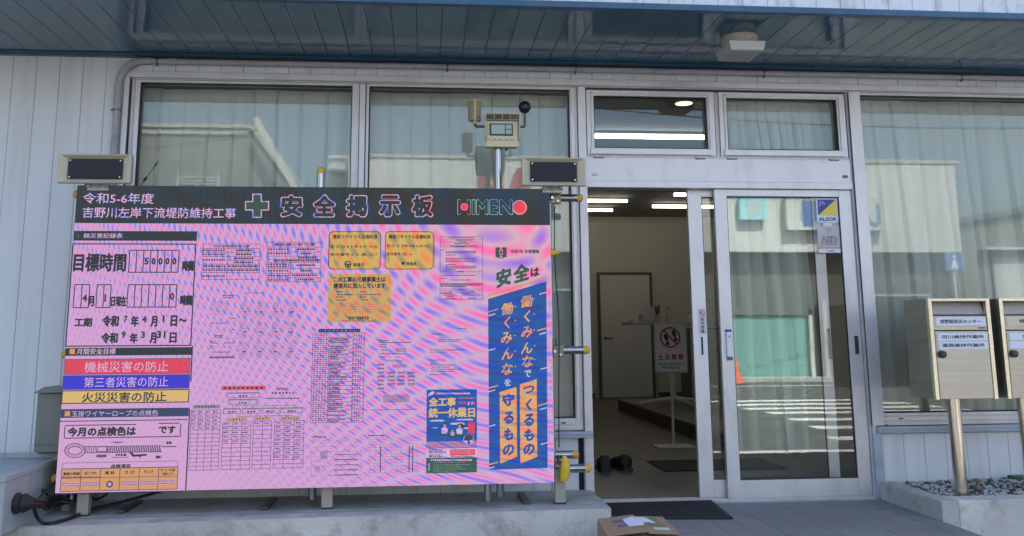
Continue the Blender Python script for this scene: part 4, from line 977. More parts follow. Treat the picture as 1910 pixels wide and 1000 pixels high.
   ('O', 1146.0, -799.0, 1223.0, -901.0, 'f', 2, 2.0250000000000004),
   ('D', 1158.0, -805.0, 1186.0, -892.0, 3, 7, 'f', 1.8),
   ('O', 1146.0, -914.0, 1223.0, -1015.0, 'f', 2, 2.0250000000000004),
   ('D', 1158.0, -920.0, 1186.0, -1006.0, 3, 7, 'f', 1.8),
   ('O', 1235.0, -684.0, 1313.0, -787.0, 'f', 2, 2.0250000000000004),
   ('D', 1248.0, -690.0, 1276.0, -778.0, 3, 7, 'f', 1.8),
   ('O', 1235.0, -799.0, 1313.0, -902.0, 'f', 2, 2.0250000000000004),
   ('D', 1248.0, -806.0, 1275.0, -893.0, 3, 7, 'f', 1.8),
   ('O', 1235.0, -914.0, 1312.0, -1016.0, 'f', 2, 2.0250000000000004),
   ('D', 1248.0, -921.0, 1275.0, -1007.0, 3, 7, 'f', 1.8),
   ('D', 802.0, -801.0, 976.0, -992.0, 3, 4, 'f', 1.7)],
  {('f', 3): '977 -695 983 -700;986 -695 992 -700;996 -695 1003 -700;1007 -695 1017 -700;1020 -696 1031 -700;978 -710 982 -714;986 -710 992 -714;996 -710 1008 -714;1012 -710 1016 -715;1020 -710 1024 -715;1028 -710 1033 -715;979 -724 989 -729;993 -724 1002 -729;1005 -724 1014 -729;1018 -724 1026 -729;1029 -724 1034 -729;979 -738 985 -743;989 -738 992 -743;996 -738 1008 -743;1011 -739 1020 -743;1024 -739 1035 -743;980 -753 984 -757;988 -753 994 -757;997 -753 1009 -757;1012 -753 1016 -758;1019 -753 1031 -758;980 -767 986 -772;990 -767 996 -772;999 -767 1007 -772;1010 -767 1020 -772;1024 -767 1028 -772;1032 -767 1036 -772;978 -810 984 -815;987 -811 997 -815;1000 -811 1006 -815;1010 -811 1018 -815;1021 -811 1029 -815;979 -825 986 -829;990 -825 995 -829;999 -825 1002 -829;1006 -825 1014 -830;1017 -825 1021 -830;1025 -825 1030 -830;979 -839 988 -844;992 -839 1002 -844;1005 -839 1015 -844;1019 -839 1030 -844;980 -853 987 -858;991 -853 1000 -858;1004 -853 1011 -858;1015 -853 1022 -858;1026 -853 1033 -858;981 -867 992 -872;995 -868 1005 -872;1009 -868 1015 -872;1019 -868 1022 -872;1026 -868 1031 -872;981 -882 990 -886;994 -882 999 -886;1002 -882 1011 -886;1014 -882 1027 -886;1030 -882 1036 -887;979 -925 983 -929;986 -925 991 -929;994 -925 1001 -929;1005 -925 1013 -930;1017 -925 1028 -930;1031 -925 1034 -930;980 -939 985 -944;989 -939 995 -944;999 -939 1009 -944;1012 -939 1021 -944;1024 -939 1033 -944;980 -953 985 -958;988 -953 999 -958;1003 -953 1012 -958;1016 -953 1025 -958;1029 -953 1035 -958;981 -967 991 -972;994 -967 1004 -972;1008 -967 1019 -972;1023 -967 1029 -972;982 -981 986 -986;989 -981 1001 -986;1005 -981 1013 -986;1017 -982 1029 -986;1032 -982 1037 -986;982 -995 987 -1000;990 -995 994 -1000;998 -996 1002 -1000;1006 -996 1015 -1000;1019 -996 1024 -1000;1027 -996 1031 -1000;1067 -696 1076 -700;1080 -696 1091 -700;1095 -696 1106 -700;1110 -696 1121 -700;1067 -710 1074 -715;1078 -710 1090 -715;1094 -710 1105 -715;1109 -710 1117 -715;1068 -724 1079 -729;1083 -724 1095 -729;1099 -725 1104 -729;1108 -725 1114 -729;1118 -725 1123 -729;1068 -739 1078 -743;1082 -739 1090 -743;1094 -739 1103 -744;1107 -739 1113 -744;1116 -739 1124 -744;1069 -753 1081 -758;1085 -753 1090 -758;1094 -753 1105 -758;1108 -753 1114 -758;1117 -753 1124 -758;1069 -767 1081 -772;1084 -767 1090 -772;1094 -768 1098 -772;1102 -768 1109 -772;1112 -768 1117 -772;1121 -768 1125 -772;1067 -811 1075 -816;1079 -811 1087 -816;1090 -811 1099 -816;1103 -811 1108 -816;1112 -811 1123 -816;1068 -825 1072 -830;1075 -825 1084 -830;1088 -825 1095 -830;1099 -825 1109 -830;1113 -825 1121 -830;1069 -839 1072 -844;1076 -840 1084 -844;1088 -840 1093 -844;1097 -840 1108 -844;1111 -840 1116 -844;1120 -840 1124 -844;1069 -854 1074 -858;1078 -854 1082 -858;1086 -854 1098 -858;1101 -854 1106 -859;1109 -854 1120 -859;1070 -868 1075 -873;1079 -868 1082 -873;1086 -868 1097 -873;1101 -868 1105 -873;1109 -868 1120 -873;1070 -882 1078 -887;1082 -882 1088 -887;1091 -882 1101 -887;1104 -882 1111 -887;1115 -882 1125 -887;1068 -925 1073 -930;1077 -925 1088 -930;1092 -926 1097 -930;1101 -926 1108 -930;1112 -926 1123 -930;1069 -940 1074 -944;1078 -940 1089 -944;1093 -940 1097 -944;1101 -940 1105 -944;1108 -940 1115 -944;1119 -940 1124 -945;1069 -954 1075 -958;1078 -954 1083 -958;1087 -954 1097 -958;1100 -954 1111 -959;1115 -954 1123 -959;1070 -968 1081 -972;1085 -968 1092 -973;1096 -968 1106 -973;1109 -968 1121 -973;1070 -982 1081 -987;1085 -982 1092 -987;1095 -982 1103 -987;1106 -982 1114 -987;1118 -982 1125 -987;1071 -996 1080 -1001;1084 -996 1091 -1001;1094 -996 1106 -1001;1110 -996 1116 -1001;1120 -997 1126 -1001;1156 -696 1160 -701;1164 -696 1171 -701;1174 -696 1183 -701;1187 -696 1198 -701;1202 -696 1211 -701;1157 -710 1169 -715;1173 -710 1176 -715;1180 -710 1192 -715;1196 -710 1199 -715;1203 -710 1210 -715;1157 -725 1164 -729;1168 -725 1179 -729;1182 -725 1191 -730;1195 -725 1202 -730;1205 -725 1211 -730;1158 -739 1166 -744;1169 -739 1180 -744;1184 -739 1195 -744;1198 -739 1205 -744;1209 -739 1213 -744;1158 -753 1163 -758;1167 -753 1175 -758;1179 -754 1189 -758;1193 -754 1197 -758;1200 -754 1206 -758;1210 -754 1214 -758;1159 -768 1167 -772;1170 -768 1174 -773;1178 -768 1187 -773;1191 -768 1195 -773;1199 -768 1206 -773;1210 -768 1215 -773;1157 -811 1166 -816;1170 -811 1174 -816;1178 -811 1189 -816;1192 -812 1200 -816;1203 -812 1212 -816;1157 -826 1162 -830;1165 -826 1175 -830;1178 -826 1183 -830;1186 -826 1196 -831;1200 -826 1211 -831;1158 -840 1161 -845;1165 -840 1173 -845;1176 -840 1182 -845;1186 -840 1193 -845;1196 -840 1204 -845;1208 -840 1213 -845;1158 -854 1167 -859;1171 -854 1177 -859;1181 -854 1192 -859;1196 -854 1204 -859;1208 -855 1214 -859;1159 -869 1171 -873;1174 -869 1180 -873;1183 -869 1193 -873;1197 -869 1209 -873;1159 -883 1168 -887;1171 -883 1175 -887;1179 -883 1189 -888;1193 -883 1204 -888;1208 -883 1214 -888;1157 -926 1169 -931;1172 -926 1183 -931;1186 -926 1194 -931;1198 -926 1210 -931;1158 -940 1170 -945;1173 -940 1181 -945;1185 -940 1189 -945;1193 -940 1200 -945;1204 -941 1213 -945;1158 -954 1165 -959;1169 -954 1180 -959;1183 -955 1189 -959;1193 -955 1199 -959;1203 -955 1210 -959;1159 -969 1169 -973;1172 -969 1184 -973;1188 -969 1192 -973;1196 -969 1201 -973;1204 -969 1208 -974;1159 -983 1164 -987;1168 -983 1178 -987;1182 -983 1187 -987;1191 -983 1201 -988;1205 -983 1214 -988;1160 -997 1163 -1001;1167 -997 1174 -1002;1178 -997 1187 -1002;1190 -997 1193 -1002;1197 -997 1207 -1002;1211 -997 1215 -1002;1246 -696 1256 -701;1259 -696 1270 -701;1274 -696 1278 -701;1282 -696 1290 -701;1294 -696 1299 -701;1247 -711 1257 -715;1261 -711 1268 -715;1272 -711 1276 -715;1280 -711 1286 -715;1290 -711 1302 -716;1247 -725 1255 -730;1259 -725 1265 -730;1268 -725 1274 -730;1278 -725 1288 -730;1292 -725 1301 -730;1248 -739 1257 -744;1260 -739 1268 -744;1272 -740 1282 -744;1286 -740 1295 -744;1299 -740 1304 -744;1248 -754 1255 -759;1259 -754 1264 -759;1267 -754 1272 -759;1276 -754 1281 -759;1284 -754 1289 -759;1293 -754 1301 -759;1249 -768 1258 -773;1262 -768 1274 -773;1277 -768 1281 -773;1285 -768 1292 -773;1296 -768 1299 -773;1246 -812 1258 -817;1261 -812 1269 -817;1273 -812 1283 -817;1287 -812 1298 -817;1247 -826 1257 -831;1261 -826 1270 -831;1273 -826 1285 -831;1289 -826 1295 -831;1299 -826 1303 -831;1247 -840 1252 -845;1255 -841 1267 -845;1271 -841 1274 -845;1278 -841 1285 -845;1288 -841 1293 -845;1296 -841 1303 -845;1248 -855 1259 -859;1263 -855 1271 -860;1275 -855 1281 -860;1285 -855 1288 -860;1292 -855 1300 -860;1248 -869 1252 -874;1256 -869 1261 -874;1265 -869 1273 -874;1277 -869 1284 -874;1288 -869 1300 -874;1249 -883 1256 -888;1260 -883 1265 -888;1268 -883 1278 -888;1282 -884 1292 -888;1296 -884 1301 -888;1246 -927 1251 -931;1255 -927 1263 -931;1266 -927 1277 -931;1281 -927 1284 -931;1288 -927 1293 -932;1297 -927 1302 -932;1247 -941 1255 -945;1259 -941 1268 -946;1272 -941 1283 -946;1287 -941 1298 -946;1247 -955 1256 -960;1259 -955 1264 -960;1268 -955 1272 -960;1275 -955 1279 -960;1282 -955 1288 -960;1292 -955 1301 -960;1248 -969 1251 -974;1255 -969 1260 -974;1263 -969 1272 -974;1276 -969 1280 -974;1284 -969 1288 -974;1292 -970 1298 -974;1248 -983 1254 -988;1258 -983 1261 -988;1265 -984 1276 -988;1280 -984 1285 -988;1289 -984 1294 -988;1298 -984 1303 -988;1249 -998 1258 -1002;1261 -998 1266 -1002;1270 -998 1275 -1002;1279 -998 1284 -1002;1287 -998 1298 -1003;802 -682 814 -686;817 -682 826 -686;829 -682 838 -686;841 -682 852 -687;855 -682 860 -687;863 -683 875 -687;878 -683 882 -687;885 -683 889 -687;892 -683 900 -687;802 -692 813 -696;816 -692 827 -696;830 -692 841 -696;844 -692 854 -696;857 -692 860 -696;863 -692 868 -696;871 -692 882 -696;885 -692 890 -696;893 -692 897 -696;803 -701 815 -705;818 -701 821 -705;824 -701 835 -705;838 -701 847 -705;850 -701 856 -705;859 -701 866 -705;869 -701 876 -705;879 -701 888 -705;891 -701 898 -705;803 -710 813 -714;816 -710 819 -714;823 -710 828 -714;831 -710 841 -715;844 -710 849 -715;852 -711 861 -715;864 -711 870 -715;873 -711 877 -715;880 -711 887 -715;890 -711 899 -715;804 -720 813 -724;816 -720 820 -724;823 -720 831 -724;834 -720 839 -724;842 -720 846 -724;849 -720 858 -724;861 -720 872 -724;875 -720 880 -724;883 -720 891 -724;894 -720 902 -724;804 -729 808 -733;811 -729 823 -733;826 -729 832 -733;835 -729 847 -733;850 -729 858 -733;861 -729 870 -733;873 -729 883 -733;886 -729 895 -733;898 -729 902 -733;804 -738 810 -742;813 -738 821 -742;824 -738 828 -742;831 -738 840 -742;843 -738 852 -743;855 -739 860 -743;863 -739 869 -743;872 -739 877 -743;880 -739 891 -743;894 -739 899 -743;805 -748 810 -752;813 -748 823 -752;826 -748 833 -752;836 -748 839 -752;843 -748 847 -752;850 -748 858 -752;861 -748 866 -752;869 -748 873 -752;876 -748 887 -752;890 -748 893 -752;896 -748 903 -752;805 -757 810 -761;813 -757 825 -761;828 -757 832 -761;835 -757 840 -761;843 -757 850 -761;853 -757 857 -761;860 -757 872 -761;875 -757 882 -761;885 -757 889 -761;892 -757 903 -761',
   ('K', 3): '992 -742 1004 -748;992 -857 1009 -863;993 -971 1012 -977;1081 -743 1099 -749;1082 -857 1088 -864;1092 -858 1100 -864;1082 -972 1099 -978;1171 -743 1186 -749;1171 -858 1189 -864;1171 -972 1188 -979;1260 -743 1279 -750;1260 -859 1279 -865;1260 -973 1268 -979;1272 -973 1279 -979',
   ('k', 3): '993 -631 1000 -639;1010 -631 1014 -639;1023 -631 1028 -639;1038 -631 1045 -639;1054 -631 1060 -639;1070 -631 1075 -639;1084 -631 1090 -639;1099 -631 1105 -639;865 -647 886 -653;890 -647 909 -653;913 -647 931 -653;935 -647 942 -653;871 -659 881 -665;884 -659 891 -665;895 -659 918 -665;922 -659 932 -666;916 -779 940 -784;944 -779 947 -784;804 -807 828 -811;832 -807 853 -812;857 -807 864 -812;868 -807 892 -812;895 -807 902 -812;928 -844 941 -849;832 -878 858 -883;861 -878 878 -883;829 -887 851 -892;854 -887 876 -892;806 -911 823 -916;826 -911 834 -916;807 -920 817 -925;820 -921 843 -926;886 -921 900 -926;903 -921 926 -926;929 -921 944 -926;807 -939 826 -944;808 -950 823 -955;809 -973 824 -977;827 -973 834 -978;838 -973 853 -978;856 -973 873 -978;876 -973 893 -978;896 -973 924 -978;807 -1001 947 -1010'}),
 'organisation_chart': ([('T', 'HIMENO', 1195.0, -1181.0, 1262.0, -1196.0, 'K', 3, 0.03),
   ('O', 914.0, -1206.0, 1099.0, -1236.0, 'k', 2, 2.7),
   ('O', 924.0, -1243.0, 1091.0, -1274.0, 'k', 2, 2.7),
   ('O', 899.0, -1294.0, 996.0, -1325.0, 'k', 2, 2.7),
   ('O', 1005.0, -1294.0, 1105.0, -1325.0, 'k', 2, 2.7),
   ('O', 1114.0, -1294.0, 1214.0, -1325.0, 'k', 2, 2.7),
   ('O', 1220.0, -1294.0, 1348.0, -1324.0, 'k', 2, 2.7),
   ('D', 720.0, -1302.0, 883.0, -1634.0, 4, 15, 'k', 2.8),
   ('O', 727.0, -1274.0, 874.0, -1292.0, 'k', 2, 2.0250000000000004),
   ('D', 899.0, -1371.0, 1058.0, -1633.0, 3, 11, 'k', 2.8),
   ('O', 923.0, -1348.0, 1031.0, -1364.0, 'k', 2, 2.0250000000000004),
   ('D', 1071.0, -1370.0, 1174.0, -1633.0, 2, 11, 'k', 2.8),
   ('O', 1072.0, -1347.0, 1169.0, -1363.0, 'k', 2, 2.0250000000000004),
   ('D', 1190.0, -1369.0, 1357.0, -1631.0, 3, 11, 'k', 2.8),
   ('O', 1216.0, -1346.0, 1331.0, -1362.0, 'k', 2, 2.0250000000000004)],
  {('m', 1): '882 -1169 1134 -1192',
   ('K', 3): '897 -1174 908 -1185;922 -1174 935 -1185;949 -1175 960 -1186;973 -1175 984 -1186;998 -1175 1011 -1186;1025 -1176 1035 -1187;1049 -1176 1062 -1187;1076 -1176 1089 -1187;1103 -1176 1116 -1187;1168 -1206 1176 -1215;1185 -1206 1197 -1215;1207 -1207 1220 -1216;1229 -1207 1238 -1216;1247 -1207 1258 -1216;1267 -1207 1276 -1216;1286 -1207 1293 -1217;982 -1222 997 -1230;1003 -1222 1016 -1230;1022 -1222 1031 -1230;984 -1260 992 -1268;998 -1260 1008 -1268;1014 -1260 1027 -1268;924 -1310 937 -1318;943 -1310 958 -1318;964 -1311 972 -1318;1031 -1310 1045 -1318;1051 -1310 1061 -1318;1067 -1310 1079 -1318;1140 -1310 1157 -1318;1164 -1310 1170 -1318;1176 -1310 1185 -1318;1260 -1310 1277 -1318;1283 -1310 1293 -1318;1299 -1311 1309 -1318;742 -1279 750 -1286;759 -1279 767 -1287;776 -1280 784 -1287;793 -1280 801 -1287;810 -1280 817 -1287;826 -1280 834 -1287;843 -1280 851 -1288;938 -1352 944 -1359;953 -1352 961 -1360;970 -1353 978 -1360;987 -1353 996 -1360;1005 -1353 1013 -1360;1087 -1351 1094 -1358;1103 -1351 1110 -1359;1120 -1352 1128 -1359;1137 -1352 1143 -1359;1153 -1352 1157 -1359;1231 -1350 1239 -1358;1248 -1351 1255 -1358;1265 -1351 1272 -1358;1281 -1351 1288 -1358;1298 -1351 1304 -1358;1313 -1351 1319 -1359',
   ('k', 3): '1130 -1237 1142 -1243;1145 -1238 1162 -1244;1165 -1238 1181 -1244;1183 -1238 1196 -1244;1199 -1238 1210 -1244;1212 -1238 1223 -1244;1226 -1239 1238 -1245;1240 -1239 1251 -1245;1253 -1239 1271 -1245;1274 -1239 1290 -1245;1293 -1239 1310 -1245;1312 -1240 1325 -1246;721 -1309 735 -1315;737 -1309 743 -1316;764 -1309 778 -1316;781 -1310 784 -1316;803 -1310 814 -1316;817 -1310 823 -1317;842 -1310 855 -1317;858 -1311 866 -1317;724 -1331 730 -1338;732 -1331 744 -1338;767 -1332 775 -1338;777 -1332 784 -1338;807 -1332 815 -1339;818 -1332 825 -1339;848 -1333 854 -1339;857 -1333 866 -1340;720 -1353 735 -1360;737 -1354 744 -1360;765 -1354 776 -1361;779 -1354 785 -1361;806 -1355 817 -1361;819 -1355 825 -1361;846 -1355 860 -1362;862 -1355 866 -1362;719 -1376 732 -1382;735 -1376 744 -1382;762 -1376 769 -1383;771 -1376 781 -1383;803 -1377 811 -1383;814 -1377 826 -1384;848 -1377 854 -1384;856 -1378 865 -1384;728 -1398 739 -1404;766 -1398 774 -1405;776 -1399 785 -1405;803 -1399 810 -1406;812 -1399 824 -1406;843 -1400 857 -1406;860 -1400 866 -1406;905 -1377 919 -1384;921 -1377 932 -1384;962 -1378 972 -1385;974 -1378 983 -1385;1013 -1379 1023 -1385;1026 -1379 1035 -1385;901 -1401 910 -1408;912 -1401 925 -1408;928 -1401 933 -1408;956 -1402 967 -1408;969 -1402 982 -1409;1011 -1403 1017 -1409;1020 -1403 1033 -1409;1035 -1403 1039 -1410;902 -1425 915 -1432;917 -1425 925 -1432;928 -1425 933 -1432;954 -1426 960 -1432;962 -1426 971 -1432;973 -1426 985 -1433;1008 -1427 1023 -1433;1025 -1427 1039 -1434;906 -1449 919 -1456;921 -1449 929 -1456;960 -1450 974 -1456;976 -1450 986 -1457;1009 -1451 1021 -1457;1024 -1451 1031 -1457;1034 -1451 1039 -1458;902 -1473 914 -1479;916 -1473 931 -1480;956 -1474 968 -1480;970 -1474 979 -1480;981 -1474 986 -1481;1008 -1475 1019 -1481;1022 -1475 1032 -1481;1034 -1475 1039 -1481;1076 -1377 1087 -1383;1089 -1377 1098 -1383;1101 -1377 1105 -1384;1131 -1377 1137 -1384;1140 -1378 1154 -1384;1199 -1375 1207 -1382;1210 -1376 1223 -1382;1254 -1376 1266 -1383;1268 -1376 1281 -1383;1310 -1377 1325 -1384;1327 -1377 1338 -1384;1195 -1399 1204 -1406;1207 -1399 1213 -1406;1216 -1400 1223 -1406;1253 -1400 1268 -1407;1270 -1400 1279 -1407;1311 -1401 1319 -1408;1321 -1401 1328 -1408;1330 -1401 1338 -1408;1200 -1423 1207 -1430;1209 -1423 1216 -1430;1218 -1424 1227 -1430;1253 -1424 1266 -1431;1268 -1424 1280 -1431;1307 -1425 1320 -1432;1322 -1425 1329 -1432;1331 -1425 1338 -1432;1199 -1447 1212 -1454;1214 -1448 1226 -1454;1248 -1448 1256 -1455;1258 -1448 1270 -1455;1272 -1448 1281 -1455;1304 -1449 1316 -1456;1318 -1449 1326 -1456;1328 -1449 1338 -1456;1196 -1471 1203 -1478;1205 -1471 1219 -1478;1222 -1471 1226 -1478;1248 -1472 1261 -1479;1263 -1472 1275 -1479;1277 -1472 1282 -1479;1312 -1473 1318 -1480;1321 -1473 1333 -1480;1195 -1495 1209 -1502;1212 -1495 1220 -1502;1223 -1495 1226 -1502;1252 -1496 1261 -1502;1264 -1496 1270 -1503;1272 -1496 1281 -1503;1303 -1497 1310 -1503;1312 -1497 1320 -1503;1322 -1497 1329 -1504;1331 -1497 1337 -1504;1197 -1519 1210 -1525;1212 -1519 1219 -1526;1222 -1519 1226 -1526;1249 -1520 1256 -1526;1259 -1520 1268 -1526;1270 -1520 1282 -1527;1304 -1521 1314 -1527;1316 -1521 1327 -1527;1330 -1521 1337 -1528;1194 -1542 1201 -1549;1203 -1543 1214 -1549;1217 -1543 1226 -1549;1255 -1544 1266 -1550;1269 -1544 1281 -1550;1309 -1544 1320 -1551;1323 -1545 1332 -1551;1192 -1566 1206 -1573;1208 -1566 1220 -1573;1223 -1567 1226 -1573;1253 -1567 1266 -1574;1268 -1568 1278 -1574;1303 -1568 1315 -1575;1317 -1568 1331 -1575;1333 -1569 1337 -1575',
   ('t', 1): '913 -1206 1098 -1213;924 -1243 1090 -1251;899 -1294 996 -1302;1005 -1294 1104 -1302;1114 -1294 1214 -1301;1220 -1294 1348 -1302;727 -1274 874 -1292',
   ('k', 2): '946 -1281 1296 -1283;985 -1338 1291 -1341;947 -1279 949 -1292;1056 -1280 1058 -1294;1162 -1282 1164 -1295;1296 -1283 1298 -1297',
   ('Y', 1): '923 -1348 1031 -1364;1072 -1347 1169 -1363;1216 -1346 1331 -1362'}),
 'site_chart': ([('D', 1810.0, -1231.0, 1959.0, -1271.0, 12, 2, 'k', 1.8)],
  {('k', 3): '1776 -913 1787 -919;1790 -913 1805 -919;1807 -913 1820 -919;1822 -914 1833 -919;1783 -924 1798 -929;1800 -924 1815 -930;1817 -924 1824 -930;1826 -924 1836 -930;1838 -925 1854 -930;1856 -925 1868 -930;1870 -925 1878 -930;1880 -925 1891 -930;1893 -925 1910 -930;1912 -925 1920 -930;1922 -925 1933 -930;1935 -925 1947 -931;1949 -925 1967 -931;1783 -937 1792 -942;1794 -937 1812 -942;1814 -937 1824 -942;1783 -949 1795 -954;1797 -949 1806 -955;1808 -949 1824 -955;1793 -965 1806 -970;1808 -965 1816 -970;1818 -965 1824 -970;1781 -990 1787 -995;1789 -990 1796 -995;1798 -990 1814 -995;1816 -990 1823 -995;1825 -990 1841 -995;1843 -990 1852 -995;1854 -990 1873 -995;1875 -990 1893 -996;1895 -990 1904 -996;1906 -991 1916 -996;1918 -991 1930 -996;1932 -991 1941 -996;1784 -1008 1795 -1013;1797 -1008 1810 -1014;1812 -1008 1819 -1014;1878 -1009 1886 -1014;1888 -1009 1895 -1014;1897 -1009 1903 -1014;1733 -1312 2010 -1315',
   ('f', 3): '1793 -962 1824 -977;1875 -959 1941 -984;1828 -1028 1916 -1038;1860 -1056 1948 -1074;1772 -1049 1810 -1061;1772 -1049 1813 -1062;1772 -1071 1813 -1085;1772 -1094 1813 -1108;1772 -1117 1813 -1131;1772 -1140 1813 -1154;1773 -1163 1813 -1176;1773 -1185 1813 -1199;1832 -1095 1876 -1111;1889 -1096 1933 -1111;1948 -1097 1992 -1112;1833 -1117 1876 -1133;1889 -1118 1933 -1133;1949 -1118 1993 -1134;1833 -1139 1877 -1154;1889 -1139 1933 -1155;1949 -1140 1993 -1155;1833 -1160 1877 -1176;1890 -1161 1933 -1176;1949 -1162 1993 -1177;1810 -1231 1959 -1271',
   ('k', 4): '1775 -1053 1784 -1057;1787 -1053 1796 -1057;1799 -1053 1808 -1058;1776 -1076 1788 -1080;1790 -1076 1801 -1080;1803 -1076 1810 -1081;1776 -1099 1785 -1103;1787 -1099 1797 -1103;1800 -1099 1808 -1103;1776 -1122 1784 -1126;1787 -1122 1798 -1126;1800 -1122 1808 -1126;1777 -1144 1785 -1149;1787 -1144 1796 -1149;1799 -1145 1808 -1149;1777 -1167 1784 -1171;1787 -1167 1797 -1172;1800 -1167 1806 -1172;1778 -1190 1788 -1194;1790 -1190 1797 -1194;1799 -1190 1811 -1194;1835 -1100 1845 -1104;1848 -1100 1858 -1104;1860 -1100 1871 -1105;1892 -1101 1904 -1105;1906 -1101 1918 -1105;1920 -1101 1929 -1105;1951 -1101 1959 -1105;1961 -1101 1972 -1106;1975 -1101 1986 -1106;1836 -1122 1846 -1126;1849 -1122 1861 -1126;1863 -1122 1870 -1126;1892 -1122 1900 -1126;1902 -1122 1909 -1127;1911 -1122 1920 -1127;1923 -1122 1930 -1127;1952 -1123 1964 -1127;1966 -1123 1975 -1127;1978 -1123 1985 -1127;1836 -1143 1842 -1147;1845 -1143 1856 -1148;1858 -1143 1865 -1148;1867 -1143 1874 -1148;1892 -1144 1900 -1148;1903 -1144 1909 -1148;1912 -1144 1920 -1148;1922 -1144 1930 -1148;1952 -1144 1959 -1149;1961 -1144 1973 -1149;1975 -1145 1987 -1149;1836 -1165 1848 -1169;1851 -1165 1863 -1169;1865 -1165 1872 -1169;1893 -1165 1899 -1170;1902 -1165 1912 -1170;1915 -1166 1924 -1170;1926 -1166 1930 -1170;1952 -1166 1959 -1170;1962 -1166 1973 -1170;1976 -1166 1988 -1171',
   ('f', 2): '1739 -883 1740 -1300'}),
 'letter': ([],
  {('k', 3): '2174 -813 2189 -818;2191 -814 2200 -818;2245 -845 2260 -850;2263 -846 2281 -850;2283 -846 2296 -850;2082 -879 2089 -884;2092 -879 2104 -884;2107 -879 2114 -884;2117 -879 2124 -884;2127 -879 2145 -884;2148 -880 2152 -884;2127 -901 2134 -906;2136 -902 2153 -906;2156 -902 2165 -906;2127 -911 2135 -916;2138 -911 2157 -916;2159 -911 2175 -916;2177 -911 2184 -916;2186 -911 2195 -916;2197 -911 2207 -916;2210 -911 2226 -916;2229 -912 2245 -916;2247 -912 2261 -916;2263 -912 2270 -916;2127 -920 2146 -925;2148 -920 2155 -925;2157 -920 2172 -925;2174 -921 2181 -925;2184 -921 2197 -925;2200 -921 2215 -926;2218 -921 2236 -926;2239 -921 2248 -926;2080 -970 2094 -975;2096 -970 2109 -975;2111 -970 2122 -975;2125 -970 2137 -975;2139 -971 2156 -975;2159 -971 2173 -975;2176 -971 2184 -975;2187 -971 2203 -976;2206 -971 2225 -976;2227 -971 2245 -976;2248 -971 2263 -976;2265 -971 2273 -976;2276 -972 2286 -976;2288 -972 2296 -976;2077 -983 2094 -987;2096 -983 2107 -987;2109 -983 2120 -987;2122 -983 2136 -988;2139 -983 2152 -988;2154 -983 2163 -988;2165 -983 2178 -988;2180 -983 2184 -988;2080 -1029 2096 -1034;2099 -1030 2109 -1034;2111 -1030 2130 -1034;2133 -1030 2140 -1034;2142 -1030 2150 -1035;2153 -1030 2169 -1035;2080 -1048 2096 -1053;2098 -1048 2112 -1053;2083 -1057 2102 -1062;2105 -1058 2124 -1062;2126 -1058 2137 -1062;2139 -1058 2154 -1063;2156 -1058 2174 -1063;2176 -1058 2184 -1063;2187 -1058 2200 -1063;2202 -1058 2217 -1063;2220 -1059 2232 -1063;2093 -1070 2105 -1075;2107 -1070 2115 -1075;2117 -1070 2128 -1075;2130 -1070 2140 -1075;2143 -1070 2152 -1075;2154 -1071 2172 -1075;2174 -1071 2188 -1075;2190 -1071 2200 -1075;2087 -1082 2096 -1087;2098 -1082 2114 -1087;2117 -1083 2134 -1087;2136 -1083 2154 -1087;2156 -1083 2173 -1088;2176 -1083 2185 -1088;2187 -1083 2196 -1088;2199 -1083 2214 -1088;2216 -1084 2234 -1088;2236 -1084 2251 -1088;2254 -1084 2264 -1089;2084 -1095 2099 -1099;2101 -1095 2113 -1099;2116 -1095 2135 -1100;2137 -1095 2149 -1100;2151 -1095 2169 -1100;2172 -1096 2178 -1100;2181 -1096 2192 -1100;2194 -1096 2202 -1100;2204 -1096 2216 -1101;2077 -1113 2090 -1118;2092 -1113 2103 -1118;2106 -1114 2119 -1118;2122 -1114 2132 -1118;2135 -1114 2149 -1118;2152 -1114 2163 -1119'}),
 'equipment_table': ([('D', 1405.0, -1517.0, 1686.0, -1678.0, 4, 6, 'f', 2.2),
   ('D', 1408.0, -1474.0, 1687.0, -1492.0, 3, 2, 'f', 2.1)],
  {('K', 3): '1402 -1458 1410 -1464;1414 -1458 1437 -1464;1441 -1459 1464 -1465;1467 -1459 1484 -1465;1535 -1560 1670 -1563;1536 -1588 1670 -1592;1537 -1617 1671 -1620;1537 -1645 1671 -1648;1538 -1673 1672 -1677',
   ('f', 3): '1453 -1540 1495 -1561;1453 -1564 1496 -1587;1422 -1622 1455 -1646'}),
 'worker_table': ([('D', 1735.0, -1508.0, 2012.0, -1666.0, 9, 9, 'f', 2.2),
   ('D', 1733.0, -1471.0, 2014.0, -1492.0, 3, 2, 'f', 2.1)],
  {('K', 3): '1726 -1456 1738 -1462;1742 -1456 1758 -1462;1761 -1456 1769 -1462;1773 -1456 1781 -1462;1784 -1456 1791 -1462;1795 -1457 1819 -1463',
   ('k', 3): '1795 -1518 1801 -1665;1960 -1521 1966 -1668;1980 -1521 1986 -1668',
   ('f', 3): '1965 -1532 1984 -1560'}),
 'holiday_poster': ([('P', [(2061.0, -1535.0),
   (2357.0, -1534.0),
   (2357.0, -1497.0),
   (2061.0, -1499.0)], 'f', 2),
   ('P', [(2072.0, -1243.0),
   (2103.0, -1228.0),
   (2109.0, -1215.0),
   (2094.0, -1212.0),
   (2075.0, -1224.0),
   (2069.0, -1237.0)], 'w', 2),
   ('P', [(2076.0, -1380.0),
   (2088.0, -1384.0),
   (2160.0, -1385.0),
   (2170.0, -1381.0),
   (2151.0, -1375.0),
   (2095.0, -1376.0)], 'h', 2),
   ('P', [(2195.0, -1400.0),
   (2208.0, -1404.0),
   (2280.0, -1405.0),
   (2289.0, -1401.0),
   (2270.0, -1392.0),
   (2214.0, -1393.0)], 'h', 2),
   ('P', [(2089.0, -1420.0),
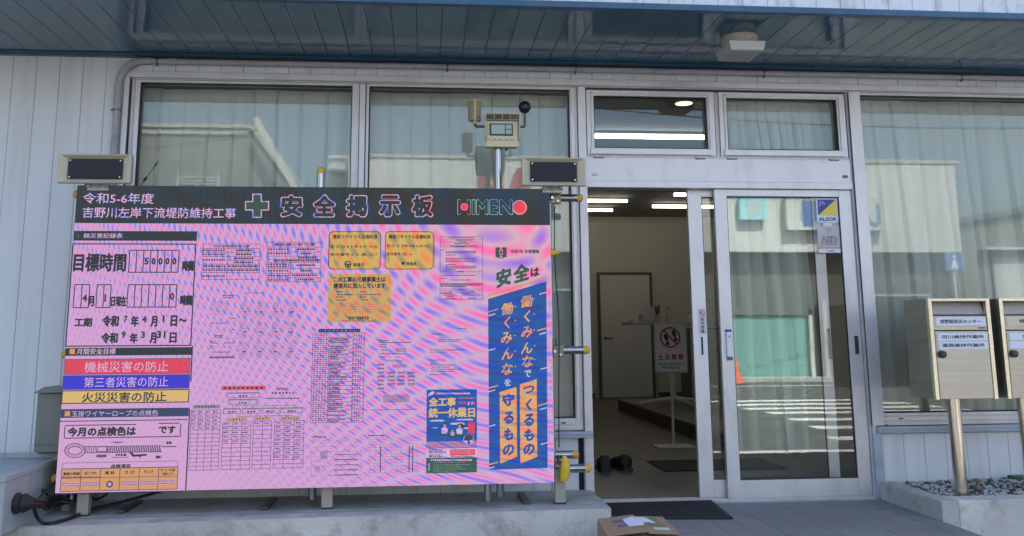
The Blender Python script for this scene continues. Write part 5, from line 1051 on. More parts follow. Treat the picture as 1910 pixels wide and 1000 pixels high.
   (2101.0, -1423.0),
   (2123.0, -1424.0),
   (2132.0, -1420.0),
   (2114.0, -1418.0),
   (2107.0, -1419.0)], 'h', 2),
   ('P', [(2233.0, -1377.0),
   (2245.0, -1380.0),
   (2330.0, -1381.0),
   (2340.0, -1377.0),
   (2321.0, -1372.0),
   (2252.0, -1373.0)], 'h', 2),
   ('P', [(2270.0, -1426.0),
   (2283.0, -1429.0),
   (2305.0, -1430.0),
   (2314.0, -1425.0),
   (2296.0, -1420.0),
   (2289.0, -1422.0)], 'h', 2),
   ('T', '全工事', 2074.0, -1247.0, 2234.0, -1299.0, 'y', 3, 0.05),
   ('T', '統一休業日', 2073.0, -1306.0, 2346.0, -1364.0, 'y', 3, 0.04),
   ('T', '休み', 2248.0, -1270.0, 2296.0, -1291.0, 'r', 3, 0.04),
   ('T', 'ます!', 2302.0, -1273.0, 2343.0, -1295.0, 'w', 3, 0.03),
   ('C', 2167.0, -1405.0, 10.9, 'K', 4),
   ('C', 2168.0, -1409.0, 7.9, 'e', 5),
   ('P', [(2152.0, -1454.0),
   (2182.0, -1454.0),
   (2186.0, -1428.0),
   (2177.0, -1418.0),
   (2157.0, -1418.0),
   (2148.0, -1430.0)], 'w', 4),
   ('P', [(2134.0, -1459.0),
   (2149.0, -1469.0),
   (2188.0, -1470.0),
   (2201.0, -1462.0),
   (2188.0, -1447.0),
   (2149.0, -1446.0)], 'T', 3),
   ('C', 2255.0, -1409.0, 10.9, 'K', 4),
   ('C', 2256.0, -1413.0, 7.9, 'e', 5),
   ('P', [(2240.0, -1458.0),
   (2270.0, -1459.0),
   (2274.0, -1433.0),
   (2265.0, -1422.0),
   (2245.0, -1422.0),
   (2235.0, -1435.0)], 'h', 4),
   ('P', [(2222.0, -1464.0),
   (2237.0, -1474.0),
   (2276.0, -1474.0),
   (2289.0, -1466.0),
   (2276.0, -1451.0),
   (2237.0, -1451.0)], 'T', 3),
   ('C', 2267.0, -1414.0, 8.0, 'K', 4),
   ('P', [(2258.0, -1435.0),
   (2274.0, -1438.0),
   (2280.0, -1411.0),
   (2267.0, -1395.0),
   (2255.0, -1401.0)], 'K', 3),
   ('C', 2214.0, -1435.0, 6.9, 'K', 4),
   ('C', 2214.0, -1438.0, 5.0, 'e', 5),
   ('P', [(2205.0, -1466.0),
   (2223.0, -1467.0),
   (2226.0, -1450.0),
   (2220.0, -1444.0),
   (2208.0, -1444.0),
   (2202.0, -1452.0)], 'e', 4),
   ('P', [(2193.0, -1470.0),
   (2203.0, -1476.0),
   (2227.0, -1477.0),
   (2236.0, -1471.0),
   (2227.0, -1462.0),
   (2203.0, -1462.0)], 'N', 3),
   ('P', [(2302.0, -1454.0),
   (2340.0, -1461.0),
   (2346.0, -1393.0),
   (2308.0, -1387.0)], 'r', 3),
   ('C', 2308.0, -1490.0, 30.4, 'w', 4),
   ('C', 2308.0, -1487.0, 26.9, 'N', 5),
   ('P', [(2283.0, -1496.0),
   (2295.0, -1518.0),
   (2305.0, -1496.0)], 'h', 6),
   ('P', [(2311.0, -1497.0),
   (2327.0, -1515.0),
   (2330.0, -1491.0)], 'w', 6)],
  {('B', 1): '2062 -1203 2357 -1537',
   ('w', 3): '2116 -1220 2126 -1229;2129 -1220 2141 -1230;2144 -1221 2152 -1230;2155 -1221 2162 -1230;2166 -1221 2175 -1230;2178 -1221 2187 -1230;2190 -1221 2199 -1230;2203 -1221 2213 -1230;2216 -1221 2225 -1231;2228 -1222 2241 -1231;2244 -1222 2251 -1231;2254 -1222 2265 -1231;2268 -1222 2275 -1231;2278 -1222 2290 -1231;2293 -1222 2299 -1232;2303 -1222 2315 -1232;2087 -1597 2096 -1607;2099 -1597 2107 -1607;2110 -1597 2119 -1607;2122 -1598 2131 -1607;2134 -1598 2144 -1608;2147 -1598 2158 -1608;2161 -1598 2172 -1608;2175 -1599 2186 -1608;2189 -1599 2200 -1609;2203 -1599 2212 -1609;2215 -1599 2225 -1609;2229 -1600 2238 -1609;2241 -1600 2250 -1609;2253 -1600 2263 -1610;2267 -1600 2277 -1610;2280 -1601 2291 -1610;2294 -1601 2302 -1610;2305 -1601 2315 -1611;2318 -1601 2327 -1611;2076 -1619 2081 -1661',
   ('s', 3): '2251 -1250 2259 -1256;2262 -1250 2273 -1256;2277 -1250 2288 -1256;2292 -1250 2299 -1256;2302 -1250 2313 -1256;2316 -1250 2329 -1257;2332 -1251 2340 -1257',
   ('w', 1): '2065 -1539 2355 -1589',
   ('r', 2): '2199 -1544 2346 -1578',
   ('K', 3): '2075 -1541 2088 -1546;2092 -1541 2110 -1547;2114 -1542 2130 -1547;2134 -1542 2142 -1547;2145 -1542 2155 -1547;2076 -1550 2102 -1555;2106 -1551 2128 -1556;2132 -1551 2160 -1556;2163 -1552 2175 -1557;2076 -1559 2102 -1564;2106 -1560 2123 -1565;2126 -1560 2139 -1565;2143 -1561 2169 -1566;2173 -1561 2180 -1566;2076 -1571 2102 -1577;2106 -1572 2116 -1577;2119 -1572 2142 -1577;2076 -1580 2098 -1586;2102 -1581 2121 -1586;2125 -1581 2151 -1586',
   ('e', 3): '2205 -1546 2229 -1550;2233 -1547 2254 -1551;2258 -1547 2264 -1551;2268 -1547 2274 -1551;2278 -1548 2293 -1552;2297 -1548 2321 -1552;2325 -1548 2332 -1552;2336 -1549 2339 -1552;2205 -1555 2215 -1559;2219 -1556 2235 -1560;2239 -1556 2260 -1560;2264 -1557 2288 -1560;2292 -1557 2319 -1561;2323 -1558 2339 -1561;2205 -1564 2213 -1568;2217 -1565 2227 -1569;2230 -1565 2243 -1569;2247 -1565 2275 -1569;2279 -1566 2293 -1570;2297 -1566 2316 -1570;2320 -1567 2333 -1570',
   ('k', 3): '2205 -1581 2224 -1585;2228 -1581 2239 -1585;2243 -1582 2268 -1586;2272 -1582 2288 -1586;2292 -1583 2312 -1587;2316 -1583 2328 -1587;2332 -1583 2338 -1587',
   ('n', 2): '2062 -1590 2356 -1676',
   ('t', 3): '2102 -1614 2123 -1617;2126 -1614 2152 -1618;2155 -1615 2182 -1618;2186 -1615 2197 -1619;2201 -1616 2223 -1619;2227 -1616 2240 -1619;2244 -1616 2257 -1620;2261 -1617 2288 -1620;2102 -1626 2118 -1629;2122 -1626 2134 -1630;2138 -1627 2158 -1630;2161 -1627 2178 -1630;2181 -1627 2196 -1631;2200 -1628 2223 -1631;2227 -1628 2252 -1632;2256 -1629 2282 -1632;2285 -1629 2309 -1633;2313 -1630 2320 -1633;2102 -1638 2115 -1641;2119 -1638 2137 -1642;2141 -1639 2160 -1642;2164 -1639 2171 -1642;2174 -1639 2188 -1643;2191 -1640 2210 -1643;2214 -1640 2227 -1643;2230 -1640 2248 -1644;2252 -1641 2268 -1644;2103 -1650 2112 -1653;2115 -1650 2139 -1654;2143 -1651 2152 -1654;2156 -1651 2165 -1654;2169 -1651 2187 -1654;2191 -1652 2216 -1655;2220 -1652 2238 -1655;2241 -1653 2260 -1656;2264 -1653 2272 -1656;2276 -1653 2286 -1656;2103 -1662 2118 -1665;2121 -1662 2148 -1666;2151 -1663 2166 -1666;2170 -1663 2193 -1667;2197 -1664 2223 -1667;2226 -1664 2238 -1667'}),
 'slogan_banner': ([('O', 2472.0, -362.0, 2501.0, -423.0, 'n', 2, 18.900000000000002),
   ('O', 2511.0, -362.0, 2540.0, -423.0, 'n', 2, 18.900000000000002),
   ('T', '令和7年 年間標語', 2563.0, -375.0, 2741.0, -399.0, 'K', 3, 0.03),
   ('S', '安', 2474.0, -475.0, 2569.0, -614.0, 'n', 3, 0.05, -0.3),
   ('S', '全', 2579.0, -448.0, 2680.0, -585.0, 'n', 3, 0.05, -0.28),
   ('S', 'は', 2685.0, -481.0, 2739.0, -543.0, 'K', 3, 0.05, -0.12),
   ('P', [(2427.0, -660.0),
   (2779.0, -553.0),
   (2780.0, -541.0),
   (2427.0, -646.0)], 'a', 2),
   ('P', [(2428.0, -1663.0),
   (2772.0, -1659.0),
   (2781.0, -569.0),
   (2426.0, -674.0)], 'B', 2),
   ('V', '働', 2658.0, -688.0, 73.0, 'A', 4, 0.025, -0.13),
   ('V', 'く', 2661.0, -778.0, 73.0, 'A', 4, 0.025, -0.13),
   ('V', 'み', 2659.0, -870.0, 73.0, 'A', 4, 0.025, -0.13),
   ('V', 'ん', 2658.0, -965.0, 73.0, 'A', 4, 0.025, -0.13),
   ('V', 'な', 2661.0, -1044.0, 73.0, 'A', 4, 0.025, -0.13),
   ('V', '働', 2541.0, -732.0, 73.0, 'A', 4, 0.025, -0.13),
   ('V', 'く', 2540.0, -815.0, 73.0, 'A', 4, 0.025, -0.13),
   ('V', 'み', 2536.0, -904.0, 73.0, 'A', 4, 0.025, -0.13),
   ('V', 'ん', 2542.0, -996.0, 73.0, 'A', 4, 0.025, -0.13),
   ('V', 'な', 2538.0, -1087.0, 73.0, 'A', 4, 0.025, -0.13),
   ('V', 'で', 2660.0, -1116.0, 44.8, 'h', 4, 0.03, -0.1),
   ('V', 'を', 2541.0, -1165.0, 44.8, 'h', 4, 0.03, -0.1),
   ('P', [(2493.0, -1630.0),
   (2592.0, -1592.0),
   (2593.0, -1193.0),
   (2492.0, -1221.0)], 'A', 3),
   ('P', [(2611.0, -1632.0),
   (2711.0, -1594.0),
   (2714.0, -1148.0),
   (2613.0, -1178.0)], 'A', 3),
   ('V', 'つ', 2665.0, -1209.0, 73.6, 'B', 5, 0.055, -0.1),
   ('V', 'く', 2664.0, -1296.0, 73.6, 'B', 5, 0.055, -0.1),
   ('V', 'る', 2665.0, -1383.0, 73.6, 'B', 5, 0.055, -0.1),
   ('V', 'も', 2664.0, -1469.0, 73.6, 'B', 5, 0.055, -0.1),
   ('V', 'の', 2663.0, -1551.0, 73.6, 'B', 5, 0.055, -0.1),
   ('V', '守', 2543.0, -1267.0, 73.6, 'B', 5, 0.055, -0.1),
   ('V', 'る', 2544.0, -1369.0, 73.6, 'B', 5, 0.055, -0.1),
   ('V', 'も', 2543.0, -1464.0, 73.6, 'B', 5, 0.055, -0.1),
   ('V', 'の', 2542.0, -1552.0, 73.6, 'B', 5, 0.055, -0.1),
   ('P', [(2428.0, -754.0),
   (2486.0, -738.0),
   (2486.0, -731.0),
   (2428.0, -747.0)], 'A', 4),
   ('P', [(2428.0, -777.0),
   (2470.0, -765.0),
   (2470.0, -758.0),
   (2428.0, -770.0)], 'h', 4),
   ('P', [(2427.0, -982.0),
   (2468.0, -971.0),
   (2468.0, -964.0),
   (2427.0, -975.0)], 'h', 4),
   ('P', [(2426.0, -1201.0),
   (2483.0, -1186.0),
   (2483.0, -1179.0),
   (2426.0, -1194.0)], 'A', 4),
   ('P', [(2426.0, -1222.0),
   (2467.0, -1211.0),
   (2467.0, -1205.0),
   (2426.0, -1215.0)], 'h', 4),
   ('P', [(2425.0, -1422.0),
   (2466.0, -1412.0),
   (2466.0, -1405.0),
   (2425.0, -1415.0)], 'h', 4),
   ('P', [(2424.0, -1638.0),
   (2480.0, -1624.0),
   (2480.0, -1617.0),
   (2424.0, -1631.0)], 'A', 4),
   ('P', [(2424.0, -1659.0),
   (2461.0, -1649.0),
   (2461.0, -1643.0),
   (2424.0, -1652.0)], 'h', 4),
   ('P', [(2737.0, -649.0),
   (2780.0, -638.0),
   (2780.0, -631.0),
   (2737.0, -642.0)], 'h', 4),
   ('P', [(2721.0, -867.0),
   (2777.0, -852.0),
   (2777.0, -845.0),
   (2721.0, -860.0)], 'A', 4),
   ('P', [(2734.0, -889.0),
   (2776.0, -878.0),
   (2776.0, -871.0),
   (2734.0, -882.0)], 'h', 4),
   ('P', [(2737.0, -1095.0),
   (2779.0, -1084.0),
   (2780.0, -1077.0),
   (2737.0, -1088.0)], 'h', 4),
   ('P', [(2718.0, -1306.0),
   (2773.0, -1292.0),
   (2773.0, -1285.0),
   (2718.0, -1300.0)], 'A', 4),
   ('P', [(2731.0, -1328.0),
   (2773.0, -1317.0),
   (2773.0, -1311.0),
   (2731.0, -1321.0)], 'h', 4),
   ('P', [(2734.0, -1528.0),
   (2776.0, -1517.0),
   (2776.0, -1511.0),
   (2734.0, -1521.0)], 'h', 4),
   ('C', 2704.0, -675.0, 4.2, 'A', 4),
   ('C', 2703.0, -765.0, 4.2, 'A', 4),
   ('C', 2702.0, -861.0, 4.2, 'A', 4),
   ('C', 2704.0, -953.0, 4.2, 'A', 4),
   ('C', 2703.0, -1032.0, 4.2, 'A', 4),
   ('C', 2590.0, -720.0, 4.2, 'A', 4),
   ('C', 2589.0, -803.0, 4.2, 'A', 4),
   ('C', 2585.0, -892.0, 4.2, 'A', 4),
   ('C', 2587.0, -983.0, 4.2, 'A', 4),
   ('C', 2586.0, -1074.0, 4.2, 'A', 4)],
  {('P', 3): '2495 -377 2518 -406',
   ('n', 4): '2502 -377 2510 -410;2490 -389 2522 -396',
   ('K', 3): '2485 -425 2498 -430;2502 -424 2512 -430;2515 -424 2521 -430'}),
}

# ================================================================== GROUND AND STREET
def ground():
    m = MB(); m.add([(-150, -150, 0), (150, -150, 0), (150, 150, 0), (-150, 150, 0)], [(0, 1, 2, 3)], 'asphalt')
    g = structure(m.build('street'))
    def bar(x0, x1, y0, y1, name): b = MB().add([(x0, y0, .004), (x1, y0, .004), (x1, y1, .004), (x0, y1, .004)], [(0, 1, 2, 3)], 'road_paint').build(name, g)
    bar(-60, 60, -5.7, -5.5, 'edge_line'); bar(-60, 60, -19.4, -19.2, 'edge_line')
    for x0, y in ((6.0, -6.9), (6.4, -8.35), (6.6, -9.65), (6.7, -10.95), (6.6, -11.9), (6.5, -12.9), (6.4, -13.9)): bar(x0, x0+4.2, y-.22, y+.22, 'crosswalk_bar')
ground()

# entrance platform with its square tiles
def platform():
    m = MB(); m.box(1.0905, 3.02, -1.15, .16, 0, .452, 'paving_joint'); m.box(1.32, 3.02, -1.50, -1.151, 0, .23, 'concrete')
    p = structure(m.build('entrance_platform'))
    st = .1495; proto = None
    for i in range(13):
        for j in range(8):
            x = 1.094+i*st; y = -1.148+j*st
            if y > -.03: continue
            x1 = min(x+st-.0025, 3.019)
            if proto is None or x1-x < st-.005:
                q = MB().box(x, x1, y, y+st-.0025, .446, .46, 'paving').build('tile', p, bevel=.001)
                if proto is None: proto = (q, x, y)
            else:
                c = proto[0].copy(); COL.objects.link(c); c.parent = p; c.location = (x-proto[1], y-proto[2], random.uniform(-.0008, .0004))
    MB().box(1.112, 3.0, -.045, -.002, .44, .4605, 'concrete').build('threshold_strip', p)
platform()

# ================================================================== THE BUILDING
B = thing('office_building', 'white metal clad office building with blue soffit, aluminium windows and open sliding door', 'building', (0, 0, 0))
def core():
    m = MB()
    m.box(-8, -1.985, .016, .16, 0, 3.40, 'wall_core'); m.box(-1.985, 8, .016, .16, 3.262, 3.60, 'wall_core')
    m.box(-1.985, 1.05, .016, .16, 0, .925, 'wall_core'); m.box(3.062, 8, .016, .16, 0, .925, 'wall_core'); m.box(6.3, 8, .016, .16, .925, 3.262, 'wall_core')
    m.build('wall', B)
    m = MB(); m.box(-8, 10, -1.045, 9.4, 3.62, 6.6, 'plain_wall'); m.box(-8, 10, -1.045, .16, 3.412, 3.619, 'wall_core'); m.build('upper_storey', B)
    m = MB(); m.box(-8, -7.8, .161, 9.4, 0, 3.6, 'plain_wall'); m.box(9.8, 10, .161, 9.4, 0, 3.6, 'plain_wall'); m.box(-7.799, 9.799, 9.2, 9.4, 0, 3.6, 'plain_wall'); m.build('rear_wall', B)
core()
ST = .1488
def board(x0, x1, y, z0, z1, m='siding', th=.015):
    c = .002
    return MB().add([(x0, y+c, z0), (x0+c, y, z0), (x1-c, y, z0), (x1, y+c, z0), (x1, y+th, z0), (x0, y+th, z0),
                     (x0, y+c, z1), (x0+c, y, z1), (x1-c, y, z1), (x1, y+c, z1), (x1, y+th, z1), (x0, y+th, z1)],
                    [(0, 1, 7, 6), (1, 2, 8, 7), (2, 3, 9, 8), (3, 4, 10, 9), (5, 0, 6, 11), (5, 4, 3, 2, 1, 0), (6, 7, 8, 9, 10, 11)], m)
def siding(name, x0, n, y, z0, z1, m='siding'):
    w = MB().box(x0, x0+n*ST, y+.0165, y+.02, z0, z1, 'board_joint').build(name, B)
    row(w, board(x0+.0011, x0+ST-.0011, y, z0, z1, m), 'siding_board', n, ST, x0)
# board joints measured on the photograph fall at x = -2.42, -2.27 ... on the left wall
siding('left_wall', -2.555-ST*5, 9, 0, .55, 3.388)
siding('header_wall', -1.98+.02, 44, 0, 3.2935, 3.388)
siding('left_sill_wall', -1.96, 20, 0, .55, .885)
siding('right_sill_wall', 3.075, 20, 0, .46, .882)
siding('upper_wall', -3.2, 56, -1.06, 3.437, 4.6, 'upper_siding')
def trims():
    m = MB()
    m.box(-1.987, 6.3, -.024, .004, 3.250, 3.2925, 'aluminium'); m.box(-1.94, 6.3, -.010, .05, 3.2405, 3.2495, 'aluminium_dull')
    m.build('header_casing', B, bevel=.002)
    MB().box(-1.985, -1.947, -.023, .02, .93, 3.2495, 'aluminium').build('side_casing', B, bevel=.002)
    MB().box(-7, 8, -1.082, -1.030, 3.398, 3.436, 'blue_trim').build('eave_trim', B, bevel=.003)
    m = MB(); m.box(-7, 8, -.055, -.001, 3.386, 3.398, 'blue_trim_dark'); m.box(-7, 8, -.085, -.0555, 3.391, 3.398, 'blue_trim'); m.build('wall_moulding', B, bevel=.003)
    m = MB(); m.box(3.03, 6.2, -.05, .0, .884, .926, 'flashing'); m.box(3.03, 6.2, -.058, -.0505, .905, .926, 'flashing'); m.box(3.06, 6.2, -.012, -.0005, .872, .884, 'flashing'); m.build('sill_flashing', B, bevel=.002)
    m = MB(); m.box(-1.96, 1.105, -.05, .0, .884, .926, 'flashing'); m.box(-1.96, 1.105, -.058, -.0505, .905, .926, 'flashing'); m.build('sill_flashing', B, bevel=.002)
    m = MB(); m.box(3.0005, 3.062, -.03, .015, .462, .883, 'flashing'); m.box(3.0625, 3.074, -.014, .015, .462, .883, 'aluminium_dull'); m.build('corner_trim', B, bevel=.002)
    MB().box(1.048, 1.0555, -.03, .015, .557, .8835, 'flashing').build('corner_trim', B)
trims()
def soffit():
    s = MB().box(-7, 8, -1.031, -.001, 3.404, 3.411, 'gasket').build('soffit', B)
    n = 76; x0 = .622-ST*37.5
    p = MB(); c = .003; y0, y1 = -1.029, -.057
    for k in range(1):
        p.add([(x0+.0009, y0, 3.4018), (x0+c, y0, 3.3995), (x0+ST-c, y0, 3.3995), (x0+ST-.0009, y0, 3.4018), (x0+.0009, y1, 3.4018), (x0+c, y1, 3.3995), (x0+ST-c, y1, 3.3995), (x0+ST-.0009, y1, 3.4018)],
              [(0, 4, 5, 1), (1, 5, 6, 2), (2, 6, 7, 3)], 'soffit')
    rs = row(s, p, 'soffit_panel', n, ST, x0)
    for q in rs: q.rotation_euler = (0, 0, 0)
soffit()

# ---- windows
def window(x0, x1, z0, z1, fl, fr, ft, fb, name='window', y=0, dep=.085, glass_y=.045, mt='aluminium'):
    m = MB()
    m.box(x0, x0+fl, y, y+dep, z0, z1, mt); m.box(x1-fr, x1, y, y+dep, z0, z1, mt)
    m.box(x0+fl+.0005, x1-fr-.0005, y, y+dep, z1-ft, z1, mt); m.box(x0+fl+.0005, x1-fr-.0005, y, y+dep, z0, z0+fb, mt)
    # inner step, shadow gap and rubber gasket
    a, b, c, d = x0+fl, x1-fr, z0+fb, z1-ft
    g = .006
    m.box(a, a+g, y+.006, glass_y, c, d, 'gasket'); m.box(b-g, b, y+.006, glass_y, c, d, 'gasket'); m.box(a+g, b-g, y+.006, glass_y, d-g, d, 'gasket'); m.box(a+g, b-g, y+.006, glass_y, c, c+g, 'gasket')
    w = m.build(name, B, bevel=.0018)
    MB().sheet(a, b, c, d, glass_y-.004, 'window_glass').build('pane', w)
    return w
w1 = window(-1.940, -.452, .930, 3.240, .056, .035, .016, .075)
m = MB(); m.box(-1.925, -1.915, -.012, -.0004, .94, 3.238, 'aluminium_dull'); m.box(-1.945, -1.9405, -.02, .02, .93, 3.24, 'gasket'); m.build('window_rib', w1)
w2 = window(-.4515, 1.0535, .930, 3.240, .078, .052, .016, .075)
m = MB(); m.box(-.478, -.470, -.01, -.0005, .94, 3.238, 'aluminium'); m.box(-.440, -.436, -.008, -.0005, .94, 3.238, 'gasket'); m.box(-.398, -.392, -.008, -.0005, .94, 3.238, 'gasket'); m.box(-.380, -.3745, -.012, -.0005, .94, 3.238, 'aluminium'); m.build('window_rib', w2)
m = MB(); m.box(1.010, 1.022, -.010, -.0005, 1.0, 3.238, 'aluminium'); m.box(1.0375, 1.041, -.004, -.0005, 1.0, 3.238, 'aluminium_dull'); m.box(-.36, .99, -.012, -.0005, .962, .968, 'aluminium_dull'); m.box(-.36, .99, -.018, -.0005, .931, .94, 'aluminium_dull'); m.build('window_rib', w2)
w3 = window(3.0905, 6.3, .930, 3.240, .006, .05, .016, .078)
m = MB(); m.box(3.11, 6.2, -.012, -.0005, .985, .990, 'aluminium_dull'); m.box(3.11, 6.2, -.016, -.0005, .952, .958, 'aluminium_dull'); m.box(3.11, 6.2, -.02, -.0005, .931, .938, 'aluminium'); m.box(3.205, 3.235, -.0035, -.0008, .966, .975, 'gasket'); m.build('window_rib', w3)
MB().box(.905, .935, -.0035, -.0005, .972, .981, 'gasket').build('drain_slot', w2)
# posts, lintel
m = MB(); m.box(1.056, 1.110, -.028, .10, .46, 3.2395, 'aluminium'); m.build('post', B, bevel=.002)
m = MB(); m.box(3.004, 3.089, -.028, .10, .93, 3.2395, 'aluminium'); m.box(3.004, 3.03, -.028, .10, .462, .9295, 'aluminium'); m.box(2.988, 3.0035, -.012, .10, .462, 3.2395, 'aluminium_dull'); m.box(2.9995, 3.0045, -.0285, -.02, .93, 3.23, 'gasket'); m.build('post', B, bevel=.002)
t1 = window(1.119, 2.028, 2.763, 3.224, .052, .054, .040, .050, 'transom_window', -.006)
m = MB(); m.box(1.150, 1.160, -.016, -.0065, 2.78, 3.205, 'aluminium'); m.box(1.985, 1.995, -.016, -.0065, 2.78, 3.205, 'aluminium'); m.box(1.150, 1.995, -.016, -.0065, 3.196, 3.205, 'aluminium'); m.box(1.14, 2.0, -.022, -.0065, 2.768, 2.806, 'aluminium'); m.build('window_rib', t1, bevel=.001)
t2 = window(2.063, 2.982, 2.763, 3.224, .054, .060, .040, .050, 'transom_window', -.006)
m = MB(); m.box(2.096, 2.106, -.016, -.0065, 2.78, 3.205, 'aluminium'); m.box(2.934, 2.944, -.016, -.0065, 2.78, 3.205, 'aluminium'); m.box(2.096, 2.944, -.016, -.0065, 3.196, 3.205, 'aluminium'); m.box(2.085, 2.955, -.022, -.0065, 2.768, 2.806, 'aluminium'); m.build('window_rib', t2, bevel=.001)
m = MB(); m.box(1.1105, 1.1185, .004, .08, 2.763, 3.24, 'gasket'); m.box(2.0285, 2.0625, .010, .08, 2.7455, 3.24, 'aluminium_dull'); m.box(2.028, 2.034, .002, .009, 2.75, 3.23, 'gasket'); m.box(1.1185, 2.982, .004, .08, 3.2245, 3.2395, 'gasket'); m.build('transom_mullion', B)
m = MB(); m.box(1.1105, 2.9875, -.012, .09, 2.5795, 2.745, 'aluminium'); m.box(1.1105, 2.9875, -.004, .09, 2.7455, 2.7625, 'aluminium_dull'); m.box(1.1105, 2.9875, -.026, .09, 2.534, 2.579, 'aluminium')
lint = m.build('lintel', B, bevel=.002)
for x in (1.20, 1.915, 2.14, 2.875):
    h = MB(); h.box(x-.04, x+.03, -.020, -.0125, 2.738, 2.752, 'steel_dark'); h.box(x-.035, x+.028, -.024, -.0205, 2.746, 2.7505, 'steel'); h.box(x+.028, x+.045, -.019, -.013, 2.742, 2.747, 'steel'); h.build('hinge', lint)
for x, c in ((2.945, 'steel_dark'), (1.165, 'aluminium_dull')):
    h = MB(); h.lathe([(.017, 0), (.019, .002), (.012, .004)], (x, -.0165, 2.625), c, 20, 'y'); 
    h.v = [(x+(v[0]-x)*1.2, v[1], 2.625+(v[2]-2.625)*.62) for v in h.v]; h.build('badge', lint)
# threshold rail
m = MB(); m.box(1.112, 2.999, -.002, .10, .452, .4695, 'aluminium_dull')
for y in (.006, .030, .055, .080): m.box(1.112, 2.999, y, y+.006, .470, .478, 'aluminium')
m.box(1.112, 2.999, .012, .028, .4696, .4712, 'gasket'); m.build('threshold_rail', B)

# ---- sliding doors
def door(x0, x1, y0, y1, sl, sr, zt=2.532, rt_=.048, rb=.112, z0=.479):
    m = MB(); m.box(x0, x0+sl, y0, y1, z0, zt, 'aluminium'); m.box(x1-sr, x1, y0, y1, z0, zt, 'aluminium')
    m.box(x0+sl+.0005, x1-sr-.0005, y0+.002, y1-.002, zt-rt_, zt, 'aluminium'); m.box(x0+sl+.0005, x1-sr-.0005, y0+.002, y1-.002, z0, z0+rb, 'aluminium')
    a, b, c, d = x0+sl, x1-sr, z0+rb, zt-rt_; g = .005; ym = (y0+y1)/2
    m.box(a, a+g, y0+.004, ym, c, d, 'gasket'); m.box(b-g, b, y0+.004, ym, c, d, 'gasket'); m.box(a+g, b-g, y0+.004, ym, d-g*1.6, d, 'gasket'); m.box(a+g, b-g, y0+.004, ym, c, c+g, 'gasket')
    dd = m.build('sliding_door', B, bevel=.0018)
    MB().sheet(a, b, c, d, ym-.003, 'window_glass').build('pane', dd)
    return dd
d1 = door(1.826, 2.795, .048, .082, .098, .075)
d1['label'] = 'rear sliding door slid open behind the front one'
d2 = door(2.003, 2.986, .004, .040, .086, .090)
d2['label'] = 'front sliding door with security and defibrillator stickers'
def pull(x, z, y, w, h, d, frame='label_white'):
    m = MB(); m.box(x-w/2, x+w/2, y-.003, y-.0004, z-h/2, z+h/2, frame); m.box(x-w/4.4, x+w/4.4, y-.0036, y-.0031, z-h/2+.008, z+h/2-.008, 'ink'); m.build('pull_handle', d, bevel=.001)
pull(1.884, 1.465, .048, .030, .135, d1); pull(2.949, 1.462, .004, .028, .125, d2, 'steel_dark')
m = MB(); m.box(2.036, 2.072, -.014, .0035, 1.392, 1.555, 'label_white'); m.box(2.036, 2.072, -.0145, .0035, 1.5555, 1.572, 'blue_print'); m.box(2.038, 2.071, -.013, .0035, 1.368, 1.3915, 'steel_dark'); m.lathe([(.008, 0), (.008, .003)], (2.055, -.0175, 1.525), 'steel', 14, 'y'); m.box(2.0535, 2.0565, -.0182, -.0176, 1.519, 1.531, 'ink'); m.box(2.046, 2.063, -.0148, -.0142, 1.41, 1.413, 'grey_print')
m.build('door_lock', d2, bevel=.002)
m = MB(); m.box(2.765, 2.785, .042, .0475, 1.37, 1.575, 'steel_dark'); m.build('lock_plate', d1)
for z in (1.40, 1.45, 1.50, 1.545): pass
def no_smoking():
    m = MB(); x0, x1, z0, z1 = 1.868, 1.918, 1.543, 1.712; y = .0465
    m.sheet(x0, x1, z0, z1, y, 'grey_print'); cx = (x0+x1)/2; cz = z1-.03
    m.disc(cx, cz, .0195, y-.0006, 'red_print', 28); m.disc(cx, cz, .0155, y-.0012, 'paper', 28)
    m.box(cx-.011, cx+.008, y-.0019, y-.0013, cz-.003, cz+.002, 'ink'); m.add([(cx-.0135, y-.0024, cz+.0095), (cx-.0095, y-.0024, cz+.0135), (cx+.0135, y-.0024, cz-.0095), (cx+.0095, y-.0024, cz-.0135)], [(3, 2, 1, 0)], 'red_print')
    for i, c in enumerate('室内禁煙'): m.text(c, cx-.0105, cx+.0105, z1-.058-.027*i-.024, z1-.058-.027*i, y-.0006, 'ink_soft', .02)
    m.build('sticker', d1)
no_smoking()
